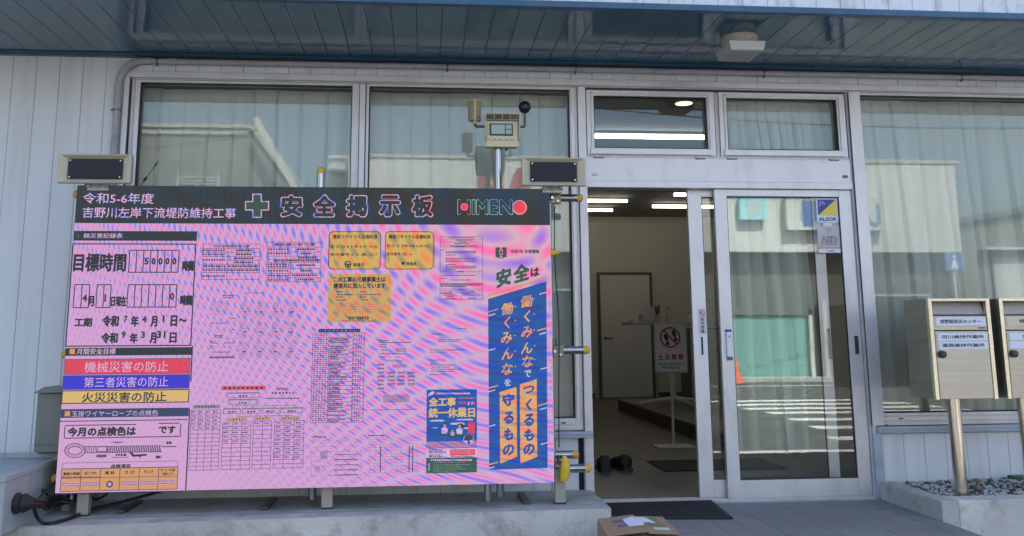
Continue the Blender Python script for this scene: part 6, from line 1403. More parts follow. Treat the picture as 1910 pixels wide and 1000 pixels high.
def alsok():
    y = .0195; m = MB(); x0, x1, z0, z1 = 2.735, 2.890, 2.306, 2.475
    m.sheet(x0, x1, z0, z1, y-.001, 'label_white')
    a, b, c, d = x0+.010, x1-.012, z0+.048, z1-.008
    m.poly([(a, c), (b, d), (a, d)], y-.0018, 'blue_print'); m.poly([(a, c), (b, c), (b, d)], y-.0018, 'yellow_print')
    for i, s in enumerate(('Always', 'Security', 'OK')): m.text(s, a+.008, a+.008+(.04, .048, .015)[i], d-.022-i*.013, d-.013-i*.013, y-.0025, 'label_white', .03)
    m.text('ALSOK', x0+.012, x1-.012, z0+.009, z0+.037, y-.0018, 'blue_print', .06); m.build('sticker', d2)
    m = MB(); x0, x1, z0, z1 = 2.730, 2.893, 2.093, 2.280
    m.sheet(x0, x1, z0, z1, y-.001, 'grey_print'); m.sheet(x0+.05, x0+.11, z1+.001, z1+.022, y-.001, 'label_white')
    hx, hz = x0+.084, z1-.030; r = .012
    m.disc(hx-r*.85, hz+.004, r, y-.0016, 'pink_print'); m.disc(hx+r*.85, hz+.004, r, y-.0020, 'pink_print'); m.poly([(hx-r*1.75, hz), (hx, hz-.026), (hx+r*1.75, hz)], y-.0024, 'pink_print')
    m.text('AED', x0+.022, x1-.022, z1-.122, z1-.070, y-.0018, 'ink', .07); m.text('AED', x0+.0255, x1-.0255, z1-.1185, z1-.0735, y-.0024, 'grey_print', .0)
    m.sheet(x0+.018, x1-.02, z1-.130, z1-.127, y-.0018, 'ink_soft'); m.sheet(x0+.002, x1-.002, z0+.028, z0+.046, y-.0018, 'pink_print'); m.sheet(x0+.002, x1-.002, z0+.002, z0+.026, y-.0018, 'label_white')
    m.text('ALSOK', x0+.07, x1-.045, z0+.008, z0+.02, y-.0026, 'blue_print', .04); m.poly([(x0+.055, z0+.017), (x0+.066, z0+.019), (x0+.06, z0+.011)], y-.0026, 'blue_print'); m.build('sticker', d2)
alsok()

# ---- conduit along the header, bending down the left wall
def conduit():
    t = thing('drain_pipe', 'grey plastic pipe running under the soffit and bending down left of the window', 'pipe', (-2.0, -.04, .56))
    pts = [(-2.010, -.04, .56)]+[(-2.010, -.04, 3.201)]
    for k in range(1, 9):
        a = math.pi/2*k/8; pts.append((-2.010+.155*(1-math.cos(a)), -.04, 3.201+.155*math.sin(a)))
    MB().tube(pts, .0235, 'conduit', 14).build('elbow_pipe', t, smooth=True)
    MB().tube([(-1.8545, -.04, 3.356), (8, -.04, 3.356)], .0205, 'conduit', 14).build('straight_pipe', t, smooth=True)
    for x in (-1.86, -1.70, -.87, .63): MB().tube([(x, -.04, 3.356), (x+.055, -.04, 3.356)], .0245, 'conduit', 14).build('coupling', t, smooth=True) if x < -1.6 else None
    MB().tube([(-2.010, -.04, 3.05), (-2.010, -.04, 3.185)], .0265, 'conduit', 14).build('coupling', t, smooth=True)
    for x in (-1.77, .155, 1.04, 2.385, 3.85, 5.2):
        m = MB(); m.tube([(x-.007, -.04, 3.356), (x+.007, -.04, 3.356)], .0235, 'clamp_metal', 14); m.tube([(x, -.045, 3.333), (x, -.045, 3.322)], .0065, 'clamp_metal', 8); m.build('pipe_clip', t)
    m = MB(); m.tube([(-2.010, -.04, 3.01), (-2.010, -.04, 3.025)], .0265, 'clamp_metal', 14); m.tube([(-2.036, -.045, 3.017), (-2.046, -.045, 3.017)], .006, 'clamp_metal', 8); m.build('pipe_clip', t)
conduit()
def soffit_lamp():
    t = thing('soffit_lamp', 'square grey lamp on a round beige base under the blue soffit', 'lamp', (1.985, -.66, 3.399))
    cx, cy = 1.985, -.64
    MB().lathe([(.098, -.066), (.112, -.060), (.116, -.02), (.116, 0)], (cx, cy, 3.398), 'lamp_beige', 36).build('base', t, smooth=True)
    m = MB(); m.lathe([(.017, 0), (.017, .004)], (cx+.02, cy-.1195, 3.366), 'lamp_grey', 20, 'y'); m.lathe([(.011, 0), (.009, .004)], (cx+.02, cy-.123, 3.366), 'aluminium_dull', 16, 'y'); m.lathe([(.003, 0), (.003, .002)], (cx-.008, cy-.117, 3.357), 'ink', 8, 'y'); m.lathe([(.003, 0), (.003, .002)], (cx+.044, cy-.113, 3.357), 'ink', 8, 'y'); m.build('round_knob', t)
    m = MB(); w = .118; a = .104
    m.hexa([(cx-a, cy-a-.03, 3.272), (cx+a, cy-a-.03, 3.272), (cx+a, cy+a, 3.272), (cx-a, cy+a, 3.272), (cx-w, cy-w-.03, 3.331), (cx+w, cy-w-.03, 3.331), (cx+w, cy+w-.01, 3.331), (cx-w, cy+w-.01, 3.331)], 'lamp_grey')
    m.build('shade', t, bevel=.006)
    MB().box(cx-a+.02, cx+a-.02, cy-a-.01, cy+a-.02, 3.2695, 3.2718, 'lamp_beige').build('lens', t, bevel=.001)
soffit_lamp()

# ================================================================== INTERIOR
def interior():
    f = MB(); f.box(-7.7, 9.7, .101, 9.15, .30, .4745, 'room_floor'); rf = structure(f.build('room_floor'))
    for i in range(5):
        for j in range(3):
            x = 1.112+i*.60; MB().box(x, x+.596, .102+j*.545, .102+j*.545+.541, .4748, .4765, 'entry_tile').build('floor_tile', rf)
    c = MB(); c.box(-7.7, 9.7, .162, 9.15, 3.56, 3.60, 'room_ceiling'); structure(c.build('room_ceiling'))
    w = MB(); w.box(-7.7, 9.7, 9.0, 9.14, .475, 3.56, 'room_wall'); w.box(-4.0, -3.85, .17, 9.0, .475, 3.56, 'room_wall'); w.box(7.0, 7.12, .17, 9.0, .475, 3.56, 'room_wall')
    rw = structure(w.build('room_wall'))
    MB().box(-3.8, 2.9, 8.985, 8.999, .475, .56, 'door_frame_dark').build('skirting', rw); MB().box(4.0, 6.9, 8.985, 8.999, .475, .56, 'door_frame_dark').build('skirting', rw)
    d = thing('inner_door', 'plain beige inner door in a dark frame at the back of the room', 'door', (3.46, 8.98, .475))
    m = MB(); m.box(2.985, 3.025, 8.93, 8.999, .475, 2.59, 'door_frame_dark'); m.box(3.895, 3.935, 8.93, 8.999, .475, 2.59, 'door_frame_dark'); m.box(3.0255, 3.8945, 8.93, 8.999, 2.55, 2.59, 'door_frame_dark'); m.build('door_frame', d)
    MB().box(3.028, 3.892, 8.945, 8.985, .485, 2.546, 'room_door').build('leaf', d, bevel=.003)
    m = MB(); m.lathe([(.028, 0), (.028, .008)], (3.10, 8.936, 1.47), 'steel_dark', 16, 'y'); m.tube([(3.10, 8.93, 1.47), (3.10, 8.90, 1.47), (3.22, 8.90, 1.47)], .011, 'steel_dark', 8); m.build('door_handle', d)
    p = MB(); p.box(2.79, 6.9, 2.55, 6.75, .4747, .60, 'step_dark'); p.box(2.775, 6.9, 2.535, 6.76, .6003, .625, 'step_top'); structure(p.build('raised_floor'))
    k = 1
    for x, y, L in ((1.25, 2.65, 1.62), (1.85, 6.907, 1.2), (1.84, 7.884, 1.2), (3.585, 6.268, 1.2), (3.58, 7.442, 1.2), (-1.6, 3.2, 1.6), (4.8, 3.2, 1.6)):  # the last two tubes are unseen, added to brighten the room
        lab = {2.65: 'long tube light glowing behind the left transom window', 6.907: 'left upper tube light seen through the open door', 7.884: 'left lower tube light seen through the open door', 6.268: 'right upper short looking tube light seen through the open door', 7.442: 'right lower tube light seen through the open door', 3.2: ('left' if x < 0 else 'right')+' unseen ceiling tube light added behind the curtains to light the room'}[y]
        t = thing('tube_light', lab, 'ceiling light', (x+L/2, y, 3.56), 'tube lights on the room ceiling')
        MB().box(x-.02, x+L+.02, y-.05, y+.05, 3.538, 3.5595, 'room_ceiling').build('housing', t, bevel=.004)
        MB().tube([(x, y, 3.516), (x+L, y, 3.516)], .021, 'tube_light', 10).build('tube', t, smooth=True)
        for q in (x-.019, x+L+.001): MB().box(q, q+.018, y-.02, y+.02, 3.498, 3.5375, 'lamp_beige').build('end_cap', t)
    t = thing('downlight', 'small round yellow downlight behind the left transom window', 'ceiling light', (2.28, 1.43, 3.56))
    MB().lathe([(.085, -.012), (.095, -.006), (.095, 0)], (2.28, 1.48, 3.559), 'lamp_beige', 24).build('trim_ring', t); MB().lathe([(.075, -.014), (.075, -.0125)], (2.28, 1.48, 3.559), 'downlight_glow', 24).build('glow_disc', t)
interior()
def high_table():
    t = thing('high_table', 'white high table with star foot on the raised floor', 'table', (3.35, 5.7, .625))
    MB().box(2.72, 4.3, 5.45, 6.05, 1.665, 1.70, 'table_white').build('tabletop', t, bevel=.006)
    for x in (3.33, 4.1):
        MB().tube([(x, 5.75, .68), (x, 5.75, 1.664)], .032, 'table_white', 14).build('column', t, smooth=True)
        for a in (15, 135, 255) if x > 4 else (-12, 100, 192, 280):
            c, s = math.cos(R(a)), math.sin(R(a)); MB().tube([(x, 5.75, .70), (x+c*.25, 5.75+s*.25, .675), (x+c*.52, 5.75+s*.52, .645)], [.03, .024, .018], 'table_white', 8).build('foot', t, smooth=True)
    o = thing('paper_tray', 'white tray box with papers on the left of the high table', 'tray', (3.02, 5.7, 1.70)); MB().box(2.90, 3.16, 5.6, 5.85, 1.7003, 1.80, 'table_white').build('tray', o, bevel=.01); MB().hexa([(3.0, 5.62, 1.8005), (3.2, 5.62, 1.8005), (3.2, 5.8, 1.8005), (3.0, 5.8, 1.8005), (3.02, 5.66, 1.90), (3.17, 5.66, 1.90), (3.17, 5.8, 1.90), (3.02, 5.8, 1.90)], 'sign_white').build('box', o, bevel=.004)
    MB().box(2.76, 2.87, 5.55, 5.75, 1.7003, 1.715, 'grey_print').build('papers', o)
    o = thing('pen_cup', 'clear cup of dark pens on the tray box', 'pen cup', (3.08, 5.52, 1.70)); MB().lathe([(.03, 0), (.033, .1)], (3.08, 5.53, 1.7003), 'grey_print', 14).build('cup', o, smooth=True)
    for i in range(6): MB().tube([(3.065+i*.006, 5.53, 1.79), (3.04+i*.016, 5.52+.01*(i % 3), 1.90+.02*(i % 2))], .004, 'pen_dark', 6).build('pen', o)
    o = thing('orange_bottle', 'small bottle with orange top beside the tray', 'bottle', (3.27, 5.7, 1.70)); MB().lathe([(.03, 0), (.032, .12), (.014, .15), (.014, .17)], (3.27, 5.7, 1.7003), 'table_white', 14).build('bottle_body', o, smooth=True); MB().lathe([(.016, .1705), (.016, .20), (.01, .205)], (3.27, 5.7, 1.7003), 'orange_plastic', 12).build('bottle_cap', o)
    o = thing('telephone', 'black telephone standing on the right of the high table', 'telephone', (3.68, 5.65, 1.70)); MB().hexa([(3.56, 5.55, 1.7003), (3.76, 5.55, 1.7003), (3.76, 5.75, 1.7003), (3.56, 5.75, 1.7003), (3.57, 5.57, 1.73), (3.75, 5.57, 1.73), (3.75, 5.74, 1.79), (3.57, 5.74, 1.79)], 'sign_white').build('phone_base', o, bevel=.004); MB().tube([(3.57, 5.6, 1.78), (3.6, 5.62, 1.815), (3.68, 5.63, 1.82), (3.74, 5.66, 1.79)], .018, 'pen_dark', 8).build('handset', o, smooth=True)
    o = thing('display_stand', 'pale slanted stand at the right end of the high table', 'stand', (3.92, 5.6, 1.70)); MB().hexa([(3.78, 5.5, 1.7003), (4.05, 5.5, 1.7003), (4.05, 5.8, 1.7003), (3.78, 5.8, 1.7003), (3.84, 5.7, 2.08), (4.07, 5.7, 2.08), (4.07, 5.78, 2.08), (3.84, 5.78, 2.08)], 'grey_print').build('panel', o, bevel=.004); MB().hexa([(3.775, 5.49, 1.95), (3.80, 5.49, 1.95), (3.80, 5.6, 1.95), (3.775, 5.6, 1.95), (3.83, 5.69, 2.09), (3.86, 5.69, 2.09), (3.86, 5.72, 2.09), (3.83, 5.72, 2.09)], 'pen_dark').build('clip', o)
high_table()
def side_cabinet():
    t = thing('side_cabinet', 'grey office cabinet with dark gaps behind the sign stand', 'cabinet', (3.75, 7.0, .475))
    MB().box(3.95, 4.7, 7.0, 7.5, .476, 1.62, 'far_grey').build('cabinet_body', t, bevel=.004)
    for i in range(3): MB().box(3.96+i*.245, 4.195+i*.245, 6.985, 6.999, .56, 1.60, 'sign_frame').build('cabinet_door', t, bevel=.003)
side_cabinet()
def sign_stand():
    t = thing('floor_sign', 'white floor sign forbidding shoes indoors on a slim pole stand', 'sign', (2.44, 2.66, .4765))
    x0, x1, z0, z1 = 2.236, 2.562, 1.170, 1.654; y = 2.6
    m = MB(); m.box(x0+.012, x1-.012, y, y+.012, z0+.012, z1-.012, 'sign_white')
    cx = (x0+x1)/2; cz = z1-.145
    m.disc(cx, cz, .102, y-.0008, 'red_print', 40); m.disc(cx, cz, .084, y-.0014, 'sign_white', 40)
    for s in (-1, 1):
        ax, az = cx+s*.040+.004, cz+s*.018; f = lambda u, v: (ax+u*math.cos(.22)+v*math.sin(.22)*-1*1, az+v*math.cos(.22)+u*math.sin(.22))
        m.poly([f(.024*math.cos(k*math.pi/8)*(1 if math.sin(k*math.pi/8) > 0 else .8), .018+.038*math.sin(k*math.pi/8)) for k in range(16)], y-.0020, 'ink')
        m.poly([f(.0185*math.cos(k*math.pi/8), -.040+.020*math.sin(k*math.pi/8)) for k in range(16)], y-.0024, 'ink')
    q = .0095; a = .068
    m.poly([(cx-a-q*.7, cz+a-q*.7+.005), (cx-a+q*.7, cz+a+q*.7+.005), (cx+a+q*.7, cz-a+q*.7-.005), (cx+a-q*.7, cz-a-q*.7-.005)], y-.0030, 'red_print')
    for i, c in enumerate('土足厳禁'): m.text(c, x0+.035+i*.0665, x0+.089+i*.0665, z0+.125, z0+.182, y-.001, 'red_print', .04)
    m.text('SHOES STRICTLY', x0+.035, x1-.035, z0+.073, z0+.098, y-.001, 'ink_soft', .03); m.text('PROHIBITED', x0+.075, x1-.075, z0+.040, z0+.065, y-.001, 'ink_soft', .03)
    m.build('sign_panel', t)
    m = MB(); m.box(x0, x1, y-.006, y+.016, z1-.0115, z1, 'sign_frame'); m.box(x0, x1, y-.006, y+.016, z0, z0+.0115, 'sign_frame'); m.box(x0, x0+.0115, y-.006, y+.016, z0+.012, z1-.012, 'sign_frame'); m.box(x1-.0115, x1, y-.006, y+.016, z0+.012, z1-.012, 'sign_frame'); m.build('sign_border', t, bevel=.002)
    MB().tube([(2.412, 2.66, .49), (2.412, 2.66, 1.3)], .014, 'table_white', 12).build('pole', t, smooth=True)
    m = MB(); m.box(2.23, 2.60, 2.52, 2.80, .4768, .484, 'table_white'); m.lathe([(.04, .484), (.03, .492), (.018, .50)], (2.412, 2.66, 0), 'table_white', 20); m.build('base_plate', t, bevel=.003)
sign_stand()
def shoes():
    for i, (x, y, rz) in enumerate(((1.452, 1.33, -.1), (1.598, 1.36, .18))):
        t = thing('shoe', ('left shoe' if i == 0 else 'right shoe')+' of the black pair inside the open door', 'shoe', (x, y, .4766), 'pair of black shoes')
        c, s = math.cos(rz), math.sin(rz)
        def tr(p): return (x+p[0]*c-p[1]*s, y+p[0]*s+p[1]*c, .4768+p[2])
        m = MB(); n = 14; rings = []
        prof = [(-.135, .036, .0, .075), (-.125, .046, .0, .10), (-.08, .05, .0, .105), (-.03, .05, .0, .09), (.03, .053, .0, .085), (.08, .055, .0, .07), (.12, .048, .0, .052), (.145, .03, .0, .035), (.152, .012, .005, .02)]
        for (yy, w, za, zb) in prof:
            for k in range(n):
                a = 2*math.pi*k/n; cc, ss = math.cos(a), math.sin(a)
                m.v.append(tr((w*math.copysign(abs(cc)**.7, cc), yy, .012+(za+zb)/2+(zb-za)/2*math.copysign(abs(ss)**.8, ss))))
        k0 = m.mi('shoe')
        for r_ in range(len(prof)-1):
            for k in range(n): m.f.append((r_*n+k, r_*n+(k+1) % n, (r_+1)*n+(k+1) % n, (r_+1)*n+k)); m.m.append(k0)
        m.f.append(tuple(range(n-1, -1, -1))); m.m.append(k0); m.f.append(tuple(range((len(prof)-1)*n, len(prof)*n))); m.m.append(k0)
        m.build('upper', t, smooth=True)
        m = MB(); ring = [(w*1.07*sx, yy*1.03) for yy, w in ((-.14, .03), (-.12, .048), (-.03, .05), (.05, .056), (.1, .055), (.135, .04), (.155, .015)) for sx in (1,)]
        out = ring+[(-a, b) for a, b in ring[::-1]]; L = len(out)
        m.add([tr((a, b, 0)) for a, b in out]+[tr((a, b, .02)) for a, b in out], [tuple(range(L))[::-1], tuple(range(L, 2*L))]+[(i_, (i_+1) % L, (i_+1) % L+L, i_+L) for i_ in range(L)], 'gasket'); m.build('sole', t)
        MB().lathe([(.03, .0), (.036, .012), (.03, .016)], tr((0, -.085, .104)), 'gasket', 16).build('collar', t, smooth=True)
shoes()
tag(MB().box(1.90, 2.9, 1.16, 1.72, .4768, .486, 'mat_rubber').build('indoor_mat', None, bevel=.003, base=(2.3, 1.45, .477)), 'thin dark grey mat on the indoor floor before the step', 'mat')
def outdoor_mat():
    m = MB(); a = [(1.125, -.455), (1.835, -.535), (1.885, .0), (1.155, -.012)]
    m.add([(x, y, .4605) for x, y in a]+[(x, y, .474) for x, y in a], [(0, 3, 2, 1), (4, 5, 6, 7), (0, 1, 5, 4), (1, 2, 6, 5), (2, 3, 7, 6), (3, 0, 4, 7)], 'mat_rubber')
    for i in range(26):
        for j in range(18):
            u, v = (i+.5+random.uniform(-.12, .12))/26, (j+.5)/18
            if u < .03 or u > .97 or v < .05 or v > .95: continue
            x = (a[0][0]*(1-u)+a[1][0]*u)*(1-v)+(a[3][0]*(1-u)+a[2][0]*u)*v; y = (a[0][1]*(1-u)+a[1][1]*u)*(1-v)+(a[3][1]*(1-u)+a[2][1]*u)*v
            m.box(x-.009, x+.009, y-.004, y+.004, .4741, .4765, 'mat_rubber')
    o = m.build('entrance_mat', None, base=(1.5, -.25, .4605)); tag(o, 'dark ribbed rubber mat on the paving in front of the open door', 'mat')
outdoor_mat()

# ---- curtains: pleated cloth hung behind the panes
def curtain(x0, x1, z0, z1, y, pitch, lab, depth=.02, lean=0, seed=1):
    rnd = random.Random(seed); n = int((x1-x0)/.008); rows_ = 14; m = MB(); vs = []
    ph = [rnd.uniform(-.5, .5) for _ in range(60)]
    folds = [x0]; 
    while folds[-1] < x1: folds.append(folds[-1]+pitch*rnd.uniform(.72, 1.28))
    for j in range(rows_+1):
        t = j/rows_; z = z1-(z1-z0)*t; grow = .25+.75*min(1, t*2.2)
        for i in range(n+1):
            x = x0+(x1-x0)*i/n
            k = max(q for q in range(len(folds)) if folds[q] <= x+1e-6); k = min(k, len(folds)-2)
            u = (x-folds[k])/(folds[k+1]-folds[k])
            prof = math.sin(u*math.pi)**.6*.45+(.9*(u-.86)*7 if u > .86 else 0)
            d = depth*grow*(prof*1.6+.35*math.sin(x*37+ph[k % 60]*3+t*1.5)+.5*math.sin(x*9+t*2+k))
            vs.append((x+lean*(t)*(1+.3*ph[k % 60])+.006*math.sin(t*5+k), y-d+.01*math.sin(t*3+k), z))
    m.v = vs; k0 = m.mi('curtain_cloth')
    for j in range(rows_):
        for i in range(n): a = j*(n+1)+i; m.f.append((a, a+n+1, a+n+2, a+1)); m.m.append(k0)
    o = m.build('curtain', None, smooth=True, base=((x0+x1)/2, y, z1)); tag(o, lab, 'curtain', 'sheer curtains behind the panes')
    return o
curtain(-1.93, -.42, .70, 3.235, .20, .155, 'sheer pleated curtain behind the far left window pane', .045, -.02, 1)
curtain(-.41, 1.05, .70, 3.235, .20, .155, 'sheer pleated curtain behind the pane with the weather monitor in front', .045, .01, 2)
curtain(3.10, 6.4, .70, 3.235, .19, .17, 'sheer curtain behind the right window and mailboxes', .055, .05, 3)
curtain(2.07, 2.72, .745, 2.50, .20, .115, 'loose white curtain hanging inside the front sliding door', .085, .03, 4)
curtain(2.09, 2.97, 2.62, 3.235, .20, .075, 'crumpled curtain behind the right transom window', .03, .04, 5)

# ================================================================== LEDGE
def ledge():
    m = MB(); z = .556
    pts = [(-6, -.74), (-2.15, -.745), (1.09, -.615), (1.09, -.006), (-6, -.006)]
    n = len(pts)
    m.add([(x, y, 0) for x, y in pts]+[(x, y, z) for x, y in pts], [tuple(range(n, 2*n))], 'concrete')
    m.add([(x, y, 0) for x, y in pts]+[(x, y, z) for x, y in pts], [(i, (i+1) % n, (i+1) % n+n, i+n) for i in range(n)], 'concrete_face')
    L = structure(m.build('concrete_ledge'))
    j = MB(); j.add([(-2.1, -.560, .5568), (1.0, -.505, .5568), (1.0, -.501, .5568), (-2.1, -.554, .5568)], [(0, 1, 2, 3)], 'soil'); j.build('screed_joint', L)
ledge()

# ================================================================== LED NOTICE BOARD
DB = thing('led_notice_board', 'large pink LED safety notice board in front of the left window', 'display board', (-.63, -.53, .556))
X0, Z0, PY = -2.035, 2.433, -.53
def screen():
    XR, ZB = .775, .690
    m = MB(); m.box(X0, XR, PY+.004, PY+.075, ZB, Z0, 'steel_dark'); m.box(X0+.05, XR-.05, PY+.0755, PY+.10, ZB+.05, Z0-.05, 'steel_dark'); m.build('cabinet', DB, bevel=.003)
    MB().sheet(X0, XR, ZB, Z0, PY, 'led_P').build('screen', DB)
    # the board reads a little left of its lower edge: the last LED row
    y_ = lambda l: PY-.0007*l
    asp = {'く': (.50, .98), 'つ': (.95, .62), '守': (1, 1), '働': (1, 1), 'も': (.82, .98), 'る': (.86, .98), 'の': (.95, .88)}
    for g, (rest, rects) in SCREEN.items():
        m = MB()
        mm = lambda x, z: (X0+x/1000, Z0+z/1000)
        for (c, l), s in rects.items():
            for q in s.split(';'):
                a, b, e, f = map(float, q.split()); x0, z0 = mm(a, b); x1, z1 = mm(e, f); m.sheet(max(x0, X0), min(x1, XR), z1, z0, y_(l), 'led_'+c)
        for o in rest:
            k = o[0]
            if k == 'O':
                (x0, z1), (x1, z0) = mm(o[1], o[2]), mm(o[3], o[4]); c, l, w = o[5:8]; w /= 1000; y = y_(l); c = 'led_'+c
                m.sheet(x0, x1, z1-w, z1, y, c); m.sheet(x0, x1, z0, z0+w, y, c); m.sheet(x0, x0+w, z0+w, z1-w, y, c); m.sheet(x1-w, x1, z0+w, z1-w, y, c)
            elif k == 'D':
                (x0, z1), (x1, z0) = mm(o[1], o[2]), mm(o[3], o[4]); nc, nr, c, w = o[5:9]; w /= 1000; c = 'led_'+c
                for i in range(nc+1): x = x0+(x1-x0)*i/nc; m.sheet(x-w/2, x+w/2, z0, z1, y_(2), c)
                for j in range(nr+1): z = z0+(z1-z0)*j/nr; m.sheet(x0, x1, z-w/2, z+w/2, y_(2.3), c)
            elif k == 'RR':
                (x0, z1), (x1, z0) = mm(o[1], o[2]), mm(o[3], o[4]); c, l, r = o[5], o[6], o[7]/1000; pts = []
                for cx, cz, a0 in ((x1-r, z1-r, 0), (x0+r, z1-r, 90), (x0+r, z0+r, 180), (x1-r, z0+r, 270)):
                    for q in range(6): a = R(a0+q*18); pts.append((cx+r*math.cos(a), cz+r*math.sin(a)))
                m.poly(pts, y_(l), 'led_'+c)
            elif k == 'P': m.poly([mm(*p) for p in o[1]], y_(o[3]), 'led_'+o[2])
            elif k == 'C': x, z = mm(o[1], o[2]); m.disc(x, z, o[3]/1000, y_(o[5]), 'led_'+o[4], 24)
            elif k == 'T': (x0, z1), (x1, z0) = mm(o[2], o[3]), mm(o[4], o[5]); m.text(o[1], x0, x1, z0, z1, y_(o[7]), 'led_'+o[6], o[8])
            elif k == 'S':
                (x0, z1), (x1, z0) = mm(o[2], o[3]), mm(o[4], o[5]); sl = o[9]; xm = (x0+x1)/2; h = abs(sl)*(x1-x0)/2
                m.text(o[1], x0, x1, z0+h, z1-h, y_(o[7]), 'led_'+o[6], o[8], xf=lambda x, y, z, xm=xm, sl=sl: (x, y, z-sl*(x-xm)))
            elif k == 'V':
                x, z = mm(o[2], o[3]); h = o[4]/1000; a, b = asp.get(o[1], (.92, .95)); sl = o[8]
                m.text(o[1], x-h*a/2, x+h*a/2, z-h*b/2, z+h*b/2, y_(o[6]), 'led_'+o[5], o[7], xf=lambda x_, y, z_, xm=x, zm=z, sl=sl: (x_-sl*(z_-zm)*.8, y, z_-sl*(x_-xm)))
        m.build(g, DB)
screen()
def frame():
    t = thing('steel_pipe_frame', 'steel tube frame with yellow end caps holding up the LED board', 'frame', (-.63, -.42, .556))
    yp = -.405
    def cap(x, y, z, r, ax, s):
        pr = [(r*1.06, 0), (r*1.08, .022), (r*.9, .034), (r*.5, .041), (.002, .043)]
        if s < 0: pr = [(a, -b) for a, b in pr]
        MB().lathe(pr, (x, y, z), 'yellow_cap', 18, ax).build('end_cap', t, smooth=True)
    for z, x1, y in ((2.398, .965, yp), (1.450, .985, yp), (.822, .915, yp+.06), (.752, .975, yp-.02)):
        MB().tube([(-2.062, y, z), (x1, y, z)], .0243, 'tube_steel', 18).build('pipe', t, smooth=True); cap(x1, y, z, .0243, 'x', 1); cap(-2.062, y, z, .0243, 'x', -1)
    for x in (.785, -1.98): MB().tube([(x, -.435, .62), (x, -.435, 2.37)], .0135, 'tube_galv', 12).build('upright', t, smooth=True)
    MB().tube([(-.64, -.365, .60), (-.64, -.365, 2.545)], .0243, 'tube_steel', 18).build('pipe', t, smooth=True); cap(-.64, -.365, 2.545, .0243, 'z', 1)
    for z in (2.39, 1.445, .76):
        for x in (.828, -2.0):
            m = MB(); m.tube([(x-.02, yp, z), (x+.02, yp, z)], .033, 'clamp_metal', 14); m.box(x-.035, x+.03, -.452, -.43, z-.035, z+.04, 'clamp_metal'); m.tube([(x-.015, -.458, z+.035), (x-.015, -.458, z+.075)], .008, 'clamp_metal', 8); m.tube([(x-.028, -.47, z), (x-.028, -.44, z)], .011, 'screw', 6); m.tube([(x+.008, -.47, z-.02), (x+.008, -.44, z-.02)], .009, 'screw', 6); m.build('clamp', t, bevel=.002)
    for x, y in ((-1.895, -.50), (-.545, -.455), (.820, -.47)):
        m = MB(); m.box(x-.032, x+.032, y, y+.05, .565, .78, 'foot_metal'); m.box(x-.034, x+.034, y-.002, y+.052, .557, .5645, 'gasket'); m.build('foot', t, bevel=.003)
    for x in (.40,): m = MB(); m.tube([(x, -.32, .5565), (x, -.32, 1.2)], .022, 'tube_galv', 12); m.build('leg', t, smooth=True)
    m = MB(); m.box(.60, .625, -.47, -.2, .70, .73, 'tube_galv'); m.build('brace', t)
    for x in (.62, -1.7, -.9):
        m = MB(); m.box(x-.02, x+.02, -.45, -.12, .5565, .575, 'steel_dark'); m.build('base_rail', t, bevel=.003)
    m = MB(); m.tube([(.835, -.50, .695), (.838, -.50, .74), (.838, -.50, .79), (.832, -.495, .835)], [.024, .033, .028, .013], 'yellow_rubber', 16)
    for i, v in enumerate(m.v): m.v[i] = (v[0]+.010*math.sin((v[2]-.7)*14), v[1], v[2])
    m.build('rubber_cover', t, smooth=True)
    MB().lathe([(.022, -.028), (.024, -.006), (.017, .006), (.012, .03), (.004, .038)], (.800, -.475, 2.045), 'yellow_rubber', 14, 'x').build('yellow_knob', t, smooth=True)
frame()

def speaker(x0, x1, z0, z1, lab, tilt=0):
    t = thing('speaker', lab, 'loudspeaker', ((x0+x1)/2, -.55, z0), 'beige loudspeakers on the board corners')
    y0, y1 = -.62, -.48; m = MB(); k = .034; c = .020
    O = [(x0, z0), (x1, z0), (x1, z1), (x0, z1)]; I = [(x0+.052, z0+.026), (x1-.052, z0+.026), (x1-.052, z1-.026), (x0+.052, z1-.026)]; Bk = [(x0+.03, z0+.03), (x1-.03, z0+.03), (x1-.03, z1-.03), (x0+.03, z1-.03)]
    lip = [(x0+.006, z0+.006), (x1-.006, z0+.006), (x1-.006, z1-.006), (x0+.006, z1-.006)]
    m.v = [(x, y0, z) for x, z in lip]+[(x, y0+.028, z) for x, z in I]+[(x, y0+.008, z) for x, z in O]+[(x, y0+.035, z) for x, z in O]+[(x, y1, z) for x, z in Bk]
    fs = []
    for i in range(4): j = (i+1) % 4; fs += [(i, j, 4+j, 4+i), (8+i, 8+j, j, i), (12+i, 12+j, 8+j, 8+i), (16+i, 16+j, 12+j, 12+i)]
    fs += [(4, 5, 6, 7), (19, 18, 17, 16)]
    k0 = m.mi('beige_plastic')
    for f in fs: m.f.append(f); m.m.append(k0)
    m.build('housing', t, bevel=.005)
    MB().box(x0+.053, x1-.053, y0+.016, y0+.0275, z0+.027, z1-.027, 'grille_dark').build('grille', t, bevel=.005)
    for x in (x0+.066, x1-.066):
        for z in (z0+.038, z1-.038): MB().lathe([(.0055, 0), (.0042, -.004)], (x, y0+.0155, z), 'screw', 10, 'y').build('screw', t)
    m = MB(); xc = (x0+x1)/2
    for d in (-.05, 0, .05): m.lathe([(.012, 0), (.014, -.012), (.01, -.016)], (xc+d, -.55, z0), 'aluminium_dull', 12)
    m.box(xc-.06, xc+.06, -.54, -.50, z0-.03, z0+.01, 'aluminium_dull'); m.build('bracket', t)
speaker(-2.122, -1.706, 2.432, 2.606, 'beige loudspeaker with dark grille on the upper left corner of the board')
speaker(.594, .988, 2.440, 2.616, 'beige loudspeaker with dark grille on the upper right corner of the board')
